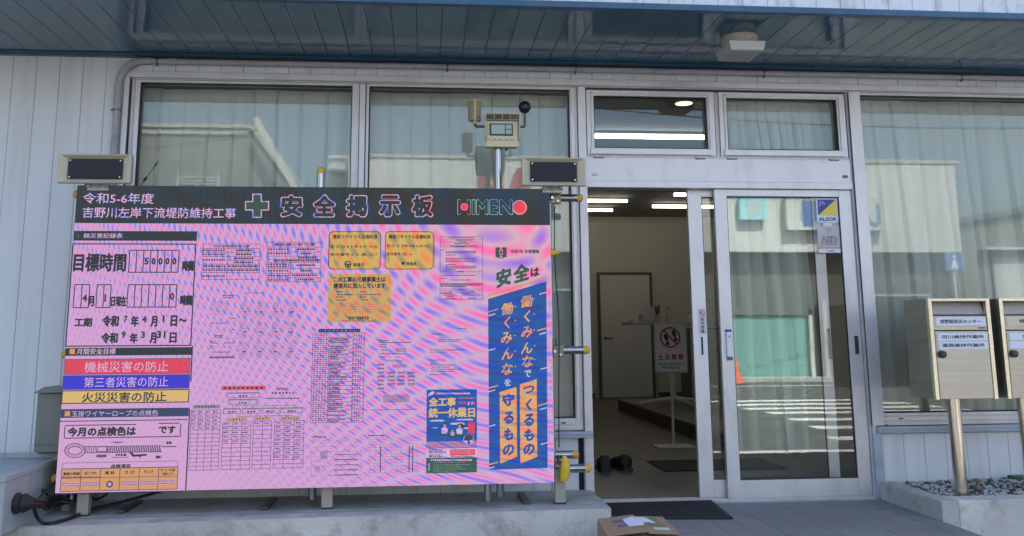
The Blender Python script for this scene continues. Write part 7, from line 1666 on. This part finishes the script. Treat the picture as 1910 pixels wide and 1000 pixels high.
def antenna():
    t = thing('antenna', 'thin black rod antenna leaning behind the board beside the left speaker', 'antenna', (-1.71, -.45, 2.44))
    a, b = Vector((-1.717, -.45, 2.42)), Vector((-1.602, -.45, 2.602))
    f = lambda u: tuple(a+(b-a)*u)
    MB().tube([f(-.3), f(1)], .0022, 'black_cable', 8).build('rod', t); MB().tube([f(.28), f(.33), f(.40), f(.45)], [.003, .007, .007, .003], 'black_cable', 10).build('sleeve', t, smooth=True); MB().tube([f(.78), f(.92)], .0042, 'black_cable', 8).build('sleeve', t)
antenna()

def monitor():
    t = thing('heat_monitor', 'beige heat stress monitor with shield and black globe on a pole above the board', 'weather monitor', (.466, -.44, 2.43))
    x0, x1, z0, z1 = .383, .598, 2.706, 2.916; yf = -.47
    MB().tube([(.467, -.415, .60), (.467, -.415, 2.71)], .0235, 'tube_steel', 18).build('pole', t, smooth=True)
    m = MB(); m.hexa([(x0+.006, yf+.006, z0+.004), (x1-.006, yf+.006, z0+.004), (x1-.01, yf+.10, z0+.01), (x0+.01, yf+.10, z0+.01), (x0+.002, yf+.006, z1-.03), (x1-.002, yf+.006, z1-.03), (x1-.006, yf+.10, z1-.03), (x0+.006, yf+.10, z1-.03)], 'beige_sensor')
    m.build('housing', t, bevel=.010)
    m = MB(); m.box(x0+.004, x1-.004, yf-.001, yf+.0055, z0+.003, z0+.040, 'beige_sensor'); m.build('lower_cover', t, bevel=.004)
    m = MB(); h = .045                            # hood: top and two tapering cheeks standing proud of the face
    m.box(x0-.002, x1+.002, yf-h, yf+.1, z1-.006, z1, 'beige_sensor')
    for s, x in ((0, x0-.003), (1, x1-.003)): m.prismx([(yf-h, z1-.0065), (yf+.03, z1-.0065), (yf+.03, z0+.045), (yf+.004, z0+.045), (yf-.012, z0+.07)], x, x+.006, 'beige_sensor')
    m.box(x0+.004, x1-.004, yf-.006, yf+.005, z1-.040, z1-.034, 'steel_dark'); m.build('hood', t, bevel=.002)
    for k in range(3): MB().box(x0+.054+k*.050, x0+.057+k*.050, yf-.03, yf+.005, z1-.032, z1-.0065, 'beige_sensor').build('hood_rib', t)
    m = MB(); fx0, fx1, fz0, fz1 = .410, .558, 2.782, 2.860; m.box(fx0, fx1, yf-.002, yf+.0058, fz0, fz1, 'lcd_frame'); lf = m.build('display_frame', t, bevel=.004)
    MB().sheet(fx0+.011, fx0+.096, fz0+.009, fz1-.009, yf-.0028, 'lcd').build('display', lf)
    MB().sheet(fx0+.102, fx1-.009, fz0+.042, fz1-.009, yf-.0028, 'lcd').build('display', lf); MB().sheet(fx0+.102, fx1-.009, fz0+.009, fz0+.037, yf-.0028, 'lcd').build('display', lf)
    m = MB()
    for k in range(5): 
        x = x0+.022+k*.037
        m.sheet(x-.008, x+.008, z0+.052, z0+.0555, yf-.0006+.006, 'ink_soft')
        m.disc(x, z0+.063, .0045, yf-.0006+.006, 'label_white', 12)
    m.sheet(x0+.012, x1-.012, z0+.0455, z0+.047, yf-.0005+.006, 'ink_soft'); m.v = [(v[0], v[1]-.001, v[2]) for v in m.v]
    m.build('button_row', t)
    # left arm with the louvred shield
    def elbow(pts): MB().tube(pts, .0085, 'steel_dark', 10).build('arm', t, smooth=True)
    elbow([(.385, -.42, 2.85), (.325, -.42, 2.85), (.322, -.42, 2.853), (.322, -.42, 2.872)])
    MB().lathe([(.014, .868), (.017, .884)], (.322, -.42, 2.0), 'beige_sensor', 14).build('socket', t)
    cx, cz = .318, 2.884; sh = MB()
    for k in range(11): z = k*.0112; sh.lathe([(.030, z), (.0425, z+.001), (.0425, z+.0035), (.030, z+.0085)], (cx, -.42, cz), 'beige_sensor', 28)
    sh.lathe([(.024, 0), (.024, .124)], (cx, -.42, cz), 'beige_sensor', 16); sh.lathe([(.040, .1235), (.0455, .126), (.043, .132), (.030, .138)], (cx, -.42, cz), 'beige_sensor', 28)
    sh.box(cx-.0035, cx+.0035, -.4655, -.45, cz+.002, cz+.125, 'beige_sensor'); sh.build('louvred_shield', t, smooth=True)
    elbow([(.598, -.42, 2.852), (.636, -.42, 2.852), (.639, -.42, 2.855), (.639, -.42, 2.945)])
    MB().lathe([(.010, -.042), (.025, -.034), (.036, -.018), (.0400, 0), (.036, .018), (.028, .0285), (.016, .0367), (.004, .0398)], (.639, -.42, 2.981), 'black_ball', 28).build('globe', t, smooth=True)
    MB().tube([(.52, -.42, 2.71), (.52, -.42, 2.695)], .008, 'steel_dark', 10).build('gland', t)
monitor()

# ================================================================== LEFT EQUIPMENT CABINET, UTILITY BOX AND CABLES
def cabinets():
    t = thing('equipment_cabinet', 'pale grey steel cabinet standing on the ledge left of the board', 'cabinet', (-2.7, -.5, .556))
    x0, x1, y0, y1, z0, z1 = -3.4, -2.12, -.955, -.03, .5565, .850
    MB().box(x0, x1, y0, y1, z0, z1-.03, 'cabinet_paint').build('body', t, bevel=.002)
    m = MB(); r = .028
    m.box(x0, x1+.006, y0-.006, y0+r, z1-.0295, z1, 'cabinet_paint'); m.box(x0, x1+.006, y1-r, y1, z1-.0295, z1, 'cabinet_paint'); m.box(x1-r, x1+.006, y0+r+.0005, y1-r-.0005, z1-.0295, z1, 'cabinet_paint'); m.build('rim', t, bevel=.003)
    MB().box(x1-.0005, x1+.0025, -.951, -.943, z0+.002, z1-.032, 'cabinet_paint').build('seam', t)
    m = MB(); m.lathe([(.052, 0), (.055, .010), (.042, .026), (.050, .042), (.032, .075), (.026, .09)], (x1+.003, -.815, .69), 'grommet', 16, 'x'); g = m.build('cable_grommet', t, smooth=True)
    u = thing('utility_box', 'grey green utility box with a sloping cap on the wall behind the board', 'utility box', (-2.15, -.1, .86))
    MB().box(-2.328, -1.80, -.145, -.001, .865, 1.212, 'utility_paint').build('body', u, bevel=.003); MB().box(-2.326, -1.8, -.1475, -.1455, .905, .908, 'gasket').build('seam', u)
    m = MB(); m.prism([(-2.345, 1.215), (-1.79, 1.215), (-1.79, 1.262), (-2.285, 1.250)], -.175, -.001, 'utility_paint'); m.build('cap', u, bevel=.003)
    MB().box(-2.325, -2.05, -.10, -.001, .851, .8645, 'utility_paint').build('base', u)
    pv = thing('conduit_stub', 'short pale duct standing behind the cables beside the cabinet', 'duct', (-2.05, -.3, .556)); MB().box(-2.075, -2.03, -.33, -.30, .5565, .80, 'lamp_grey').build('duct', pv, bevel=.003)
    yv = thing('yellow_coil', 'yellow cable coil partly hidden behind the lower left board corner', 'cable coil', (-1.97, -.36, .74))
    MB().lathe([(.03, -.02), (.045, 0), (.03, .02)], (-1.985, -.36, .745), 'yellow_cap', 16, 'x').build('coil', yv, smooth=True)
    rnd = random.Random(5)
    def cable(pts, r, lab, seg=8):
        P = [Vector(p) for p in pts]; path = []
        for i in range(len(P)-1):
            a, b, c_, d = P[max(i-1, 0)], P[i], P[i+1], P[min(i+2, len(P)-1)]
            for k in range(7):
                u_ = k/7; path.append(.5*((2*b)+(-a+c_)*u_+(2*a-5*b+4*c_-d)*u_*u_+(-a+3*b-3*c_+d)*u_**3))
        path.append(P[-1]); o = MB().tube(path, r, 'black_cable', seg).build('cable', None, smooth=True, base=tuple(P[0])); tag(o, lab, 'cable', 'black cables behind the board')
    s = (-2.035, -.80, .685)
    cable([s, (-2.05, -.72, .61), (-2.02, -.70, .567), (-1.965, -.70, .567), (-1.925, -.60, .567), (-1.88, -.40, .575), (-1.75, -.36, .60), (-1.5, -.34, .66)], .0095, 'thick black cable sagging onto the ledge from the cabinet grommet')
    cable([s, (-2.06, -.64, .70), (-2.06, -.50, .735), (-2.02, -.40, .80), (-1.95, -.36, .86)], .006, 'black cable rising straight from the grommet to the board')
    for i in range(7):
        a = rnd.uniform(-.02, .02); b = rnd.uniform(-.02, .02)
        cable([(s[0], s[1]+a, s[2]+b), (-2.03, -.70+a, .668+b), (-2.05, -.58+b, .645+a*1.6), (-2.03, -.48+a*.5, .640+b*1.4), (-1.96, -.42+a, .645+a), (-1.85, -.37, .70+b)], rnd.uniform(.005, .010), 'one of the black cables bundled from the grommet to the board')
    cable([(-2.05, -.66, .70), (-2.09, -.56, .72), (-2.10, -.5, .69), (-2.08, -.47, .665), (-2.04, -.44, .70), (-1.98, -.40, .74)], .004, 'thin black looped cable above the cable bundle')
    cable([(-1.98, -.42, .74), (-1.90, -.40, .66), (-1.86, -.40, .63), (-1.80, -.39, .66), (-1.76, -.38, .74)], .007, 'black cable looping under the lower left edge of the board')
    cable([(.815, -.452, 2.34), (.812, -.452, 2.0), (.83, -.455, 1.6), (.822, -.455, 1.2), (.818, -.455, .88)], .0035, 'thin black cable running down the right edge of the board')
cabinets()

# ================================================================== PLANTER AND MAILBOXES
def planter():
    t = thing('planter', 'low concrete planter wall filled with gravel under the mailboxes', 'planter')
    m = MB(); z = .573; m.box(3.022, 3.125, -.726, -.03, 0, z, 'concrete'); m.box(3.1255, 7, -.726, -.58, 0, z, 'concrete_face'); m.build('planter_wall', t, bevel=.006)
    MB().box(3.1255, 7, -.5795, -.001, 0, .545, 'soil').build('soil', t)
    k = MB(); pts = [(3.60, .57), (3.606, .52), (3.598, .47), (3.612, .42), (3.606, .36), (3.62, .30), (3.63, .2)]
    for (xa, za), (xb, zb) in zip(pts, pts[1:]): k.add([(xa-.0012, -.7268, za), (xa+.0012, -.7268, za), (xb+.0012, -.7268, zb), (xb-.0012, -.7268, zb)], [(0, 1, 2, 3)], 'steel_dark')
    k.build('crack', t)
    g = MB(); rnd = random.Random(8); ico = [(0, 0, 1)]+[(math.cos(a)*.9, math.sin(a)*.9, .42) for a in [k*math.tau/5 for k in range(5)]]+[(math.cos(a)*.9, math.sin(a)*.9, -.42) for a in [(k+.5)*math.tau/5 for k in range(5)]]+[(0, 0, -1)]
    fs = [(0, 1+k, 1+(k+1) % 5) for k in range(5)]+[(1+k, 6+k, 1+(k+1) % 5) for k in range(5)]+[(6+k, 6+(k+1) % 5, 1+(k+1) % 5) for k in range(5)]+[(11, 6+(k+1) % 5, 6+k) for k in range(5)]
    for i in range(2600):
        x = rnd.uniform(3.14, 5.6); y = rnd.uniform(-.57, -.02); s = rnd.uniform(.007, .020)*(1.2 if rnd.random() < .12 else 1)
        hill = .018*math.exp(-((x-3.9)/.5)**2)
        a = rnd.uniform(0, 6.28); c, n_ = math.cos(a), math.sin(a); sx, sy, sz = s*rnd.uniform(.8, 1.3), s*rnd.uniform(.7, 1), s*rnd.uniform(.5, .8)
        z0 = .548+rnd.uniform(0, .012)+hill
        g.add([(x+(p[0]*sx*c-p[1]*sy*n_)*(1+.2*rnd.uniform(-1, 1)), y+(p[0]*sx*n_+p[1]*sy*c)*(1+.2*rnd.uniform(-1, 1)), z0+p[2]*sz) for p in ico], fs, 'stone_pale' if rnd.random() < .62 else 'stone_dark')
    o = g.build('gravel', None, base=(4, -.3, .55)); o['kind'] = 'stuff'; tag(o, 'mixed white and brown gravel filling the planter', 'gravel')
    mm = thing('mushroom_ornament', 'small brown mushroom shaped ornament in the gravel behind the mailbox post', 'ornament', (3.463, -.40, .56)); c = (3.463, -.40, .56)
    MB().lathe([(.016, 0), (.022, .012), (.024, .03), (.012, .044), (.009, .062)], c, 'mushroom', 14).build('stem', mm, smooth=True); MB().lathe([(.009, .060), (.030, .062), (.032, .068), (.018, .078), (.004, .081)], c, 'mushroom', 18).build('cap', mm, smooth=True)
    v = thing('valve_box', 'small dark green valve cover at the wall in the gravel', 'valve box', (3.98, -.06, .555)); MB().box(3.925, 4.06, -.11, -.02, .556, .595, 'valve_green').build('cover', v, bevel=.003)
planter()
def mailbox(x0, lab, labels, group='steel mailboxes on posts'):
    x1 = x0+.397; z0, z1 = 1.143, 1.750; y0, y1 = -.650, -.380
    xc = x0+.195; t = thing('mailbox', lab, 'mailbox', (xc, -.51, .55), group)
    m = MB(); w = .024
    m.box(x0, x0+.003, y0+.0005, y1, z0+.004, z1-.001, 'steel'); m.box(x1-.003, x1, y0+.0005, y1, z0+.004, z1-.001, 'steel'); m.box(x0+.0035, x1-.0035, y0+.03, y1, z1-.004, z1-.001, 'steel'); m.box(x0+.0035, x1-.0035, y1-.003, y1-.0004, z0+.004, z1-.0045, 'steel'); m.box(x0+.0035, x1-.0035, y0+.03, y1-.0035, z0+.004, z0+.007, 'steel_dark')
    m.box(x0+.02, x1-.02, y0+.045, y0+.05, z0+.02, z1-.03, 'steel_dark'); m.build('shell', t)
    m = MB(); m.box(x0-.001, x0+w, y0-.002, y0+.028, z0, z1, 'steel_light'); m.box(x1-w, x1+.001, y0-.002, y0+.028, z0, z1, 'steel_light'); m.box(x0+w+.0004, x1-w-.0004, y0-.002, y0+.05, z1-.017, z1, 'steel_light'); m.build('front_frame', t, bevel=.0015)
    a, b = x0+w+.001, x1-w-.001
    MB().hexa([(a, y0+.022, z1-.097), (b, y0+.022, z1-.097), (b, y0+.03, z1-.097), (a, y0+.03, z1-.097), (a, y0+.046, z1-.018), (b, y0+.046, z1-.018), (b, y0+.054, z1-.018), (a, y0+.054, z1-.018)], 'steel_dull').build('slot_hood', t)
    f = MB().box(a+.002, b-.002, y0+.002, y0+.014, z1-.193, z1-.107, 'steel').build('slot_flap', t, bevel=.002)
    d = MB().box(a+.004, b-.002, y0, y0+.014, z0+.003, z1-.199, 'steel').build('mailbox_door', t, bevel=.002)
    def label(par, xa, xb, za, zb, yy, s, c='label_white', frac=.80, part=False):
        q = MB(); q.box(xa, xb, yy-.0035, yy-.0003, za, zb, c); h = (zb-za)
        wid = (xb-xa)*frac; m0 = (xa+xb)/2
        tx0 = m0-wid/2 if not part else xa+.012; tx1 = tx0+wid
        q.text(s, tx0, tx1, za+h*.24, zb-h*.24, yy-.0040, 'ink', .03); q.build('name_plate', par)
    l1, l2, l3 = labels
    label(f, a+.014, b-.014, z1-.164, z1-.116, y0+.002, l1[0], l1[1], l1[2])
    q = MB(); q.box(b-.060, b-.012, y0+.0005, y0+.0018, z1-.184, z1-.177, 'ink'); q.build('slot_mark', f)
    label(d, a+.018, b-.010, z1-.256, z1-.211, y0, l2[0], 'label_white', l2[1]); label(d, a+.018, b-.010, z1-.306, z1-.262, y0, l3[0], 'label_white', l3[1])
    MB().lathe([(.018, 0), (.023, -.008), (.022, -.018), (.012, -.022)], (a+.036, y0-.0003, z1-.338), 'gasket', 18, 'y').build('lock_knob', d, smooth=True)
    m = MB(); m.tube([(a+.036, y0-.0225, z1-.338), (a+.036, y0-.0245, z1-.338)], .006, 'steel_dark', 10); m.build('keyhole', d)
    MB().tube([(xc, -.51, .545), (xc, -.51, z0+.0035)], .0385, 'steel_post', 32).build('post', t, smooth=True)
mailbox(3.088, 'steel mailbox with three white name plates, nearer the door', (('姫野組防災センター', 'label_white', .82), ('河川維持作業所', .86), ('道路維持作業所', .86)))
mailbox(3.548, 'steel mailbox with a beige upper name plate at the right frame edge', (('株式会社', 'label_beige', .50), ('㈱徳島', .45), ('正', .13)))

# ================================================================== CARDBOARD BOX
def carton():
    t = thing('cardboard_box', 'worn brown cardboard box with papers on top at the corner of the ledge', 'box', (1.05, -1.4, 0))
    # it stands on the street against the front of the entrance platform
    c = CART; zt = c['z']; zb = .001
    A, Bq, Cq, Dq = [Vector(p) for p in c['p']]      # back-left, back-right, front-right, front-left
    m = MB(); m.hexa([(*Dq, zb), (*Cq, zb), (*Bq, zb), (*A, zb), (*Dq, zt-.004), (*Cq, zt-.004), (*Bq, zt-.004), (*A, zt-.004)], 'cardboard'); m.build('carton', t, bevel=.002)
    X = lambda u, v, z: (*(lambda p: (p.x, p.y))((A*(1-u)+Bq*u)*(1-v)+(Dq*(1-u)+Cq*u)*v), z)
    def flap(u0, u1, v0, v1, z00, z01, name='flap', mt='cardboard'):
        th = .003; MB().hexa([X(u0, v1, z00), X(u1, v1, z01), X(u1, v0, z01), X(u0, v0, z00), X(u0, v1, z00+th), X(u1, v1, z01+th), X(u1, v0, z01+th), X(u0, v0, z00+th)], mt).build(name, t, bevel=.0008)
    flap(0, .55, 0, 1, zt, zt+.016); flap(.57, 1, 0, 1, zt+.008, zt)
    MB().hexa([X(.552, 1, zt-.002), X(.568, 1, zt-.002), X(.568, 0, zt-.002), X(.552, 0, zt-.002), X(.552, 1, zt), X(.568, 1, zt), X(.568, 0, zt), X(.552, 0, zt)], 'cardboard_edge').build('seam', t)
    def patch(u0, u1, v0, v1, z, mt, name, sk=0):
        MB().add([X(u0, v1, z(u0)), X(u1, v1+sk, z(u1)), X(u1, v0+sk, z(u1)), X(u0, v0, z(u0))], [(0, 1, 2, 3)], mt).build(name, t)
    zl = lambda u: zt+.0036+.016*u/.55; zr = lambda u: zt+.0036+.008*(1-u)/.43
    patch(.18, .50, .22, .36, zl, 'print_purple', 'printed_band'); patch(.22, .50, .50, .62, zl, 'print_purple', 'printed_band')
    patch(.64, .86, .08, .34, zr, 'print_green', 'printed_mark'); patch(.66, .90, .42, .62, zr, 'print_green', 'printed_mark'); patch(.70, .92, .66, .80, zr, 'print_pale_green', 'printed_mark')
    o = thing('paper_sheet', 'creased white paper lying over the box seam', 'paper', X(.45, .3, zt+.02))
    m = MB()
    m.add([X(.36, .66, zl(.36)+.002), X(.55, .70, zl(.55)+.003), X(.50, .14, zl(.50)+.002), X(.34, .24, zl(.34)+.002)], [(0, 1, 2, 3)], 'paper'); m.add([X(.55, .70, zl(.55)+.0031), X(.60, .56, zt+.02), X(.56, .2, zt+.021), X(.50, .14, zl(.50)+.0021)], [(0, 1, 2, 3)], 'paper'); m.build('left_leaf', o)
    m = MB(); m.add([X(.575, .12, zr(.58)+.004), X(.60, .42, zr(.60)+.004), X(.80, .46, zr(.8)+.003), X(.70, .12, zr(.7)+.003)], [(0, 1, 2, 3)], 'paper'); m.build('right_leaf', o)
CART = dict(z=.62, p=((.889, -1.219), (1.231, -1.206), (1.208, -1.601), (.86, -1.60)))
carton()

# ================================================================== ACROSS THE STREET (seen mirrored in the panes)
def far_window(par, x0, x1, z0, z1, y, mt='far_glass'):
    f = MB(); f.box(x0, x1, y, y+.06, z0, z1, 'far_trim'); w = f.build('window', par)
    MB().sheet(x0+.06, x1-.06, z0+.06, z1-.06, y+.064, mt, 1).build('pane', w)
def far():
    # two storey white shop building with signs and a teal shutter
    b = thing('shop_building', 'white shop building with red letters and a teal shutter, mirrored in the panes', 'building', (9, -24, 0))
    MB().box(-1.75, 18.2, -30, -22, 4.2, 7.25, 'far_white').build('upper_storey', b); MB().box(-1.9, 18.35, -30.1, -21.95, 7.2505, 7.36, 'far_trim').build('parapet', b); MB().box(-1.6, 18.05, -29.9, -22.5, 0, 4.199, 'far_grey').build('lower_storey', b)
    m = MB(); m.text('AP', 1.75, 3.75, 5.5, 6.95, -21.96, 'far_red', .06, face=1); m.build('sign_letters', b)
    m = MB(); m.box(12.0, 15.4, -21.95, -21.7, 4.9, 6.0, 'far_white'); m.text('器', 12.45, 13.3, 5.0, 5.88, -21.69, 'far_blue', .05, face=1); m.text('し', 14.75, 15.25, 5.0, 5.8, -21.69, 'far_blue', .05, face=1); m.build('shop_sign', b)
    m = MB(); m.box(10.45, 11.35, -21.95, -21.75, 5.25, 5.98, 'far_cyan'); m.text('本', 10.6, 11.2, 5.32, 5.92, -21.74, 'far_white', .02, face=1); m.build('light_box_sign', b)
    s = MB().box(10.1, 12.65, -22.4, -22.2, .02, 2.08, 'far_teal').build('shutter', b)
    for i in range(10): MB().box(10.12, 12.63, -22.199, -22.19, .06+i*.2, .257+i*.2, 'far_teal').build('slat', s)
    m = MB(); m.box(12.72, 12.85, -22.4, -22.1, 0, 2.3, 'far_white'); m.box(9.9, 10.05, -22.4, -22.1, 0, 2.3, 'far_white'); m.box(9.9, 12.85, -22.4, -22.1, 2.12, 2.3, 'far_grey'); m.box(13.2, 13.35, -22.4, -22.1, 0, 2.6, 'far_trim'); m.build('shutter_frame', b)
    m = MB(); m.box(9.8, 14.5, -22.1, -21.4, 0, .12, 'concrete'); m.build('step', b)
    far_window(b, 3.0, 5.2, 1.0, 3.0, -22.5); far_window(b, 6.0, 8.6, .2, 3.0, -22.5); far_window(b, -.8, 1.8, 1.0, 3.0, -22.5); far_window(b, 15.0, 17.2, .9, 2.8, -22.5)
    # beige gabled store on the left
    b = thing('beige_house', 'beige windowless house with a louvre, mirrored in the far left pane', 'house', (-8, -18, 0))
    m = MB(); m.prism([(-16, 0), (-2.6, 0), (-2.6, 4.35), (-3.98, 6.25), (-16, 6.25)], -22, -14, 'far_beige'); m.build('wall', b)
    m = MB(); m.box(-16, -3.96, -22, -13.9, 6.2505, 6.33, 'far_trim'); m.box(-16, -4.02, -13.999, -13.95, 6.10, 6.20, 'far_trim'); m.build('eave', b)
    m = MB()
    for i in range(6): m.box(-5.5, -4.66, -13.99, -13.93, 4.72+i*.07, 4.76+i*.07, 'far_trim')
    m.box(-5.56, -5.50, -13.99, -13.92, 4.68, 5.16, 'far_trim'); m.box(-4.66, -4.60, -13.99, -13.92, 4.68, 5.16, 'far_trim'); m.build('louvre', b)
    m = MB(); m.prism([(-3.99, 6.27), (-2.6, 4.37), (-2.48, 4.46), (-3.87, 6.36)], -22, -13.93, 'far_trim'); m.build('roof_edge', b)
    t = thing('stair_stringer', 'white slanting stair beam beside the beige house, mirrored in the far left pane', 'stair', (-3.2, -13.5, 0)); MB().prism([(-3.85, 6.38), (-3.72, 6.42), (-2.35, 4.02), (-2.35, 3.75)], -13.6, -13.5, 'far_white').build('beam', t); MB().box(-2.45, -2.35, -13.6, -13.5, 0, 3.9, 'far_white').build('post', t)
    t = thing('white_gantry', 'white square gantry on the roofline, mirrored beside the window mullion', 'gantry', (-1.9, -14, 0)); m = MB(); m.box(-2.2, -1.66, -14.1, -14, 5.58, 5.66, 'far_white'); m.box(-1.74, -1.66, -14.1, -14, 0, 5.579, 'far_white'); m.box(-2.2, -1.8, -14.1, -14, 5.33, 5.48, 'far_white'); m.build('frame_bars', t); MB().box(-2.18, -1.75, -14.6, -14.11, 0, 5.3, 'far_grey').build('panel', t)
    # house on the right
    b = thing('grey_house', 'grey roofed house beyond the crossing, mirrored in the right window', 'house', (23, -24, 0))
    MB().prism([(18.6, 0), (32, 0), (32, 6.4), (25, 6.3), (18.6, 5.2)], -32, -24, 'far_beige').build('wall', b); MB().prism([(18.4, 5.22), (25, 6.4), (32.5, 6.5), (32.5, 6.7), (25, 6.6), (18.4, 5.45)], -32.2, -23.8, 'far_roof').build('roof', b)
    far_window(b, 20.6, 22.4, 2.6, 4.2, -24, 'far_white'); m = MB(); m.box(20.2, 26, -23.98, -23.6, 4.45, 4.55, 'far_white'); m.build('canopy', b)
    t = thing('crossing_sign', 'blue pedestrian crossing sign on a white pole, mirrored in the right window', 'traffic sign', (14.0, -16, 0))
    MB().tube([(14.0, -16, 0), (14.0, -16, 3.65)], .035, 'far_white', 10).build('pole', t, smooth=True)
    m = MB(); m.box(13.74, 14.26, -15.95, -15.93, 3.12, 3.62, 'far_blue'); m.poly([(13.88, 3.18), (14.12, 3.18), (14.03, 3.42), (13.97, 3.42)], -15.925, 'label_white'); m.disc(14.0, 3.49, .05, -15.92, 'label_white'); m.build('sign_plate', t)
    t = thing('traffic_cone', 'orange traffic cone with dark base by the shutter, mirrored in the front door glass', 'traffic cone', (9.40, -20.0, 0)); MB().lathe([(.19, .04), (.035, .72), (.02, .73)], (9.40, -20.0, 0), 'cone_orange', 18).build('cone_body', t, smooth=True); MB().box(9.17, 9.63, -20.23, -19.77, 0.005, .04, 'gasket').build('cone_base', t)
    for i, (x, y, h) in enumerate(((24, -21, 1.3), (26.5, -21.5, 1.5))):
        t = thing('shrub', ('nearer' if i == 0 else 'farther')+' clipped green shrub before the grey house across the street', 'shrub', (x, y, 0)); rnd = random.Random(i); m = MB()
        for k in range(500):
            a, e, r_ = rnd.uniform(0, 6.28), rnd.uniform(-1, 1), rnd.uniform(.7, 1)**.5*.9; c = Vector((x+r_*math.cos(a)*math.sqrt(1-e*e), y+r_*math.sin(a)*math.sqrt(1-e*e), .75+r_*e*.75*h/1.5)); d = Vector((rnd.uniform(-1, 1), rnd.uniform(-1, 1), rnd.uniform(-1, 1)))*.12; f = Vector((rnd.uniform(-1, 1), rnd.uniform(-1, 1), rnd.uniform(-1, 1)))*.12
            m.add([c, c+d, c+d+f, c+f], [(0, 1, 2, 3)], 'hedge')
        m.build('crown', t)
    for i, (x, y) in enumerate(((-8.5, -12.2), (22.5, -17.5))):
        t = thing('utility_pole', ('left' if i == 0 else 'right')+' concrete utility pole across the street', 'utility pole', (x, y, 0)); MB().tube([(x, y, 0), (x, y, 11)], .17, 'concrete', 12, r2=.1).build('pole', t, smooth=True); MB().box(x-.9, x+.9, y-.05, y+.05, 9.6, 9.7, 'steel_dark').build('crossarm', t)
    for j, (za, zb, q) in enumerate(((8.0, 7.6, .9), (8.5, 8.4, .4), (9.7, 9.7, 0))):
        pts = [(-8.5+31*k/24, -12.2-5.3*k/24, za+(zb-za)*k/24-q*math.sin(math.pi*k/24)*1.0) for k in range(25)]
        o = MB().tube(pts, .018, 'black_cable', 6).build('overhead_wire', None, base=pts[0]); tag(o, ('lowest', 'middle', 'highest')[j]+' overhead wire strung between the poles across the street', 'cable', 'overhead wires')
far()
flush_text()
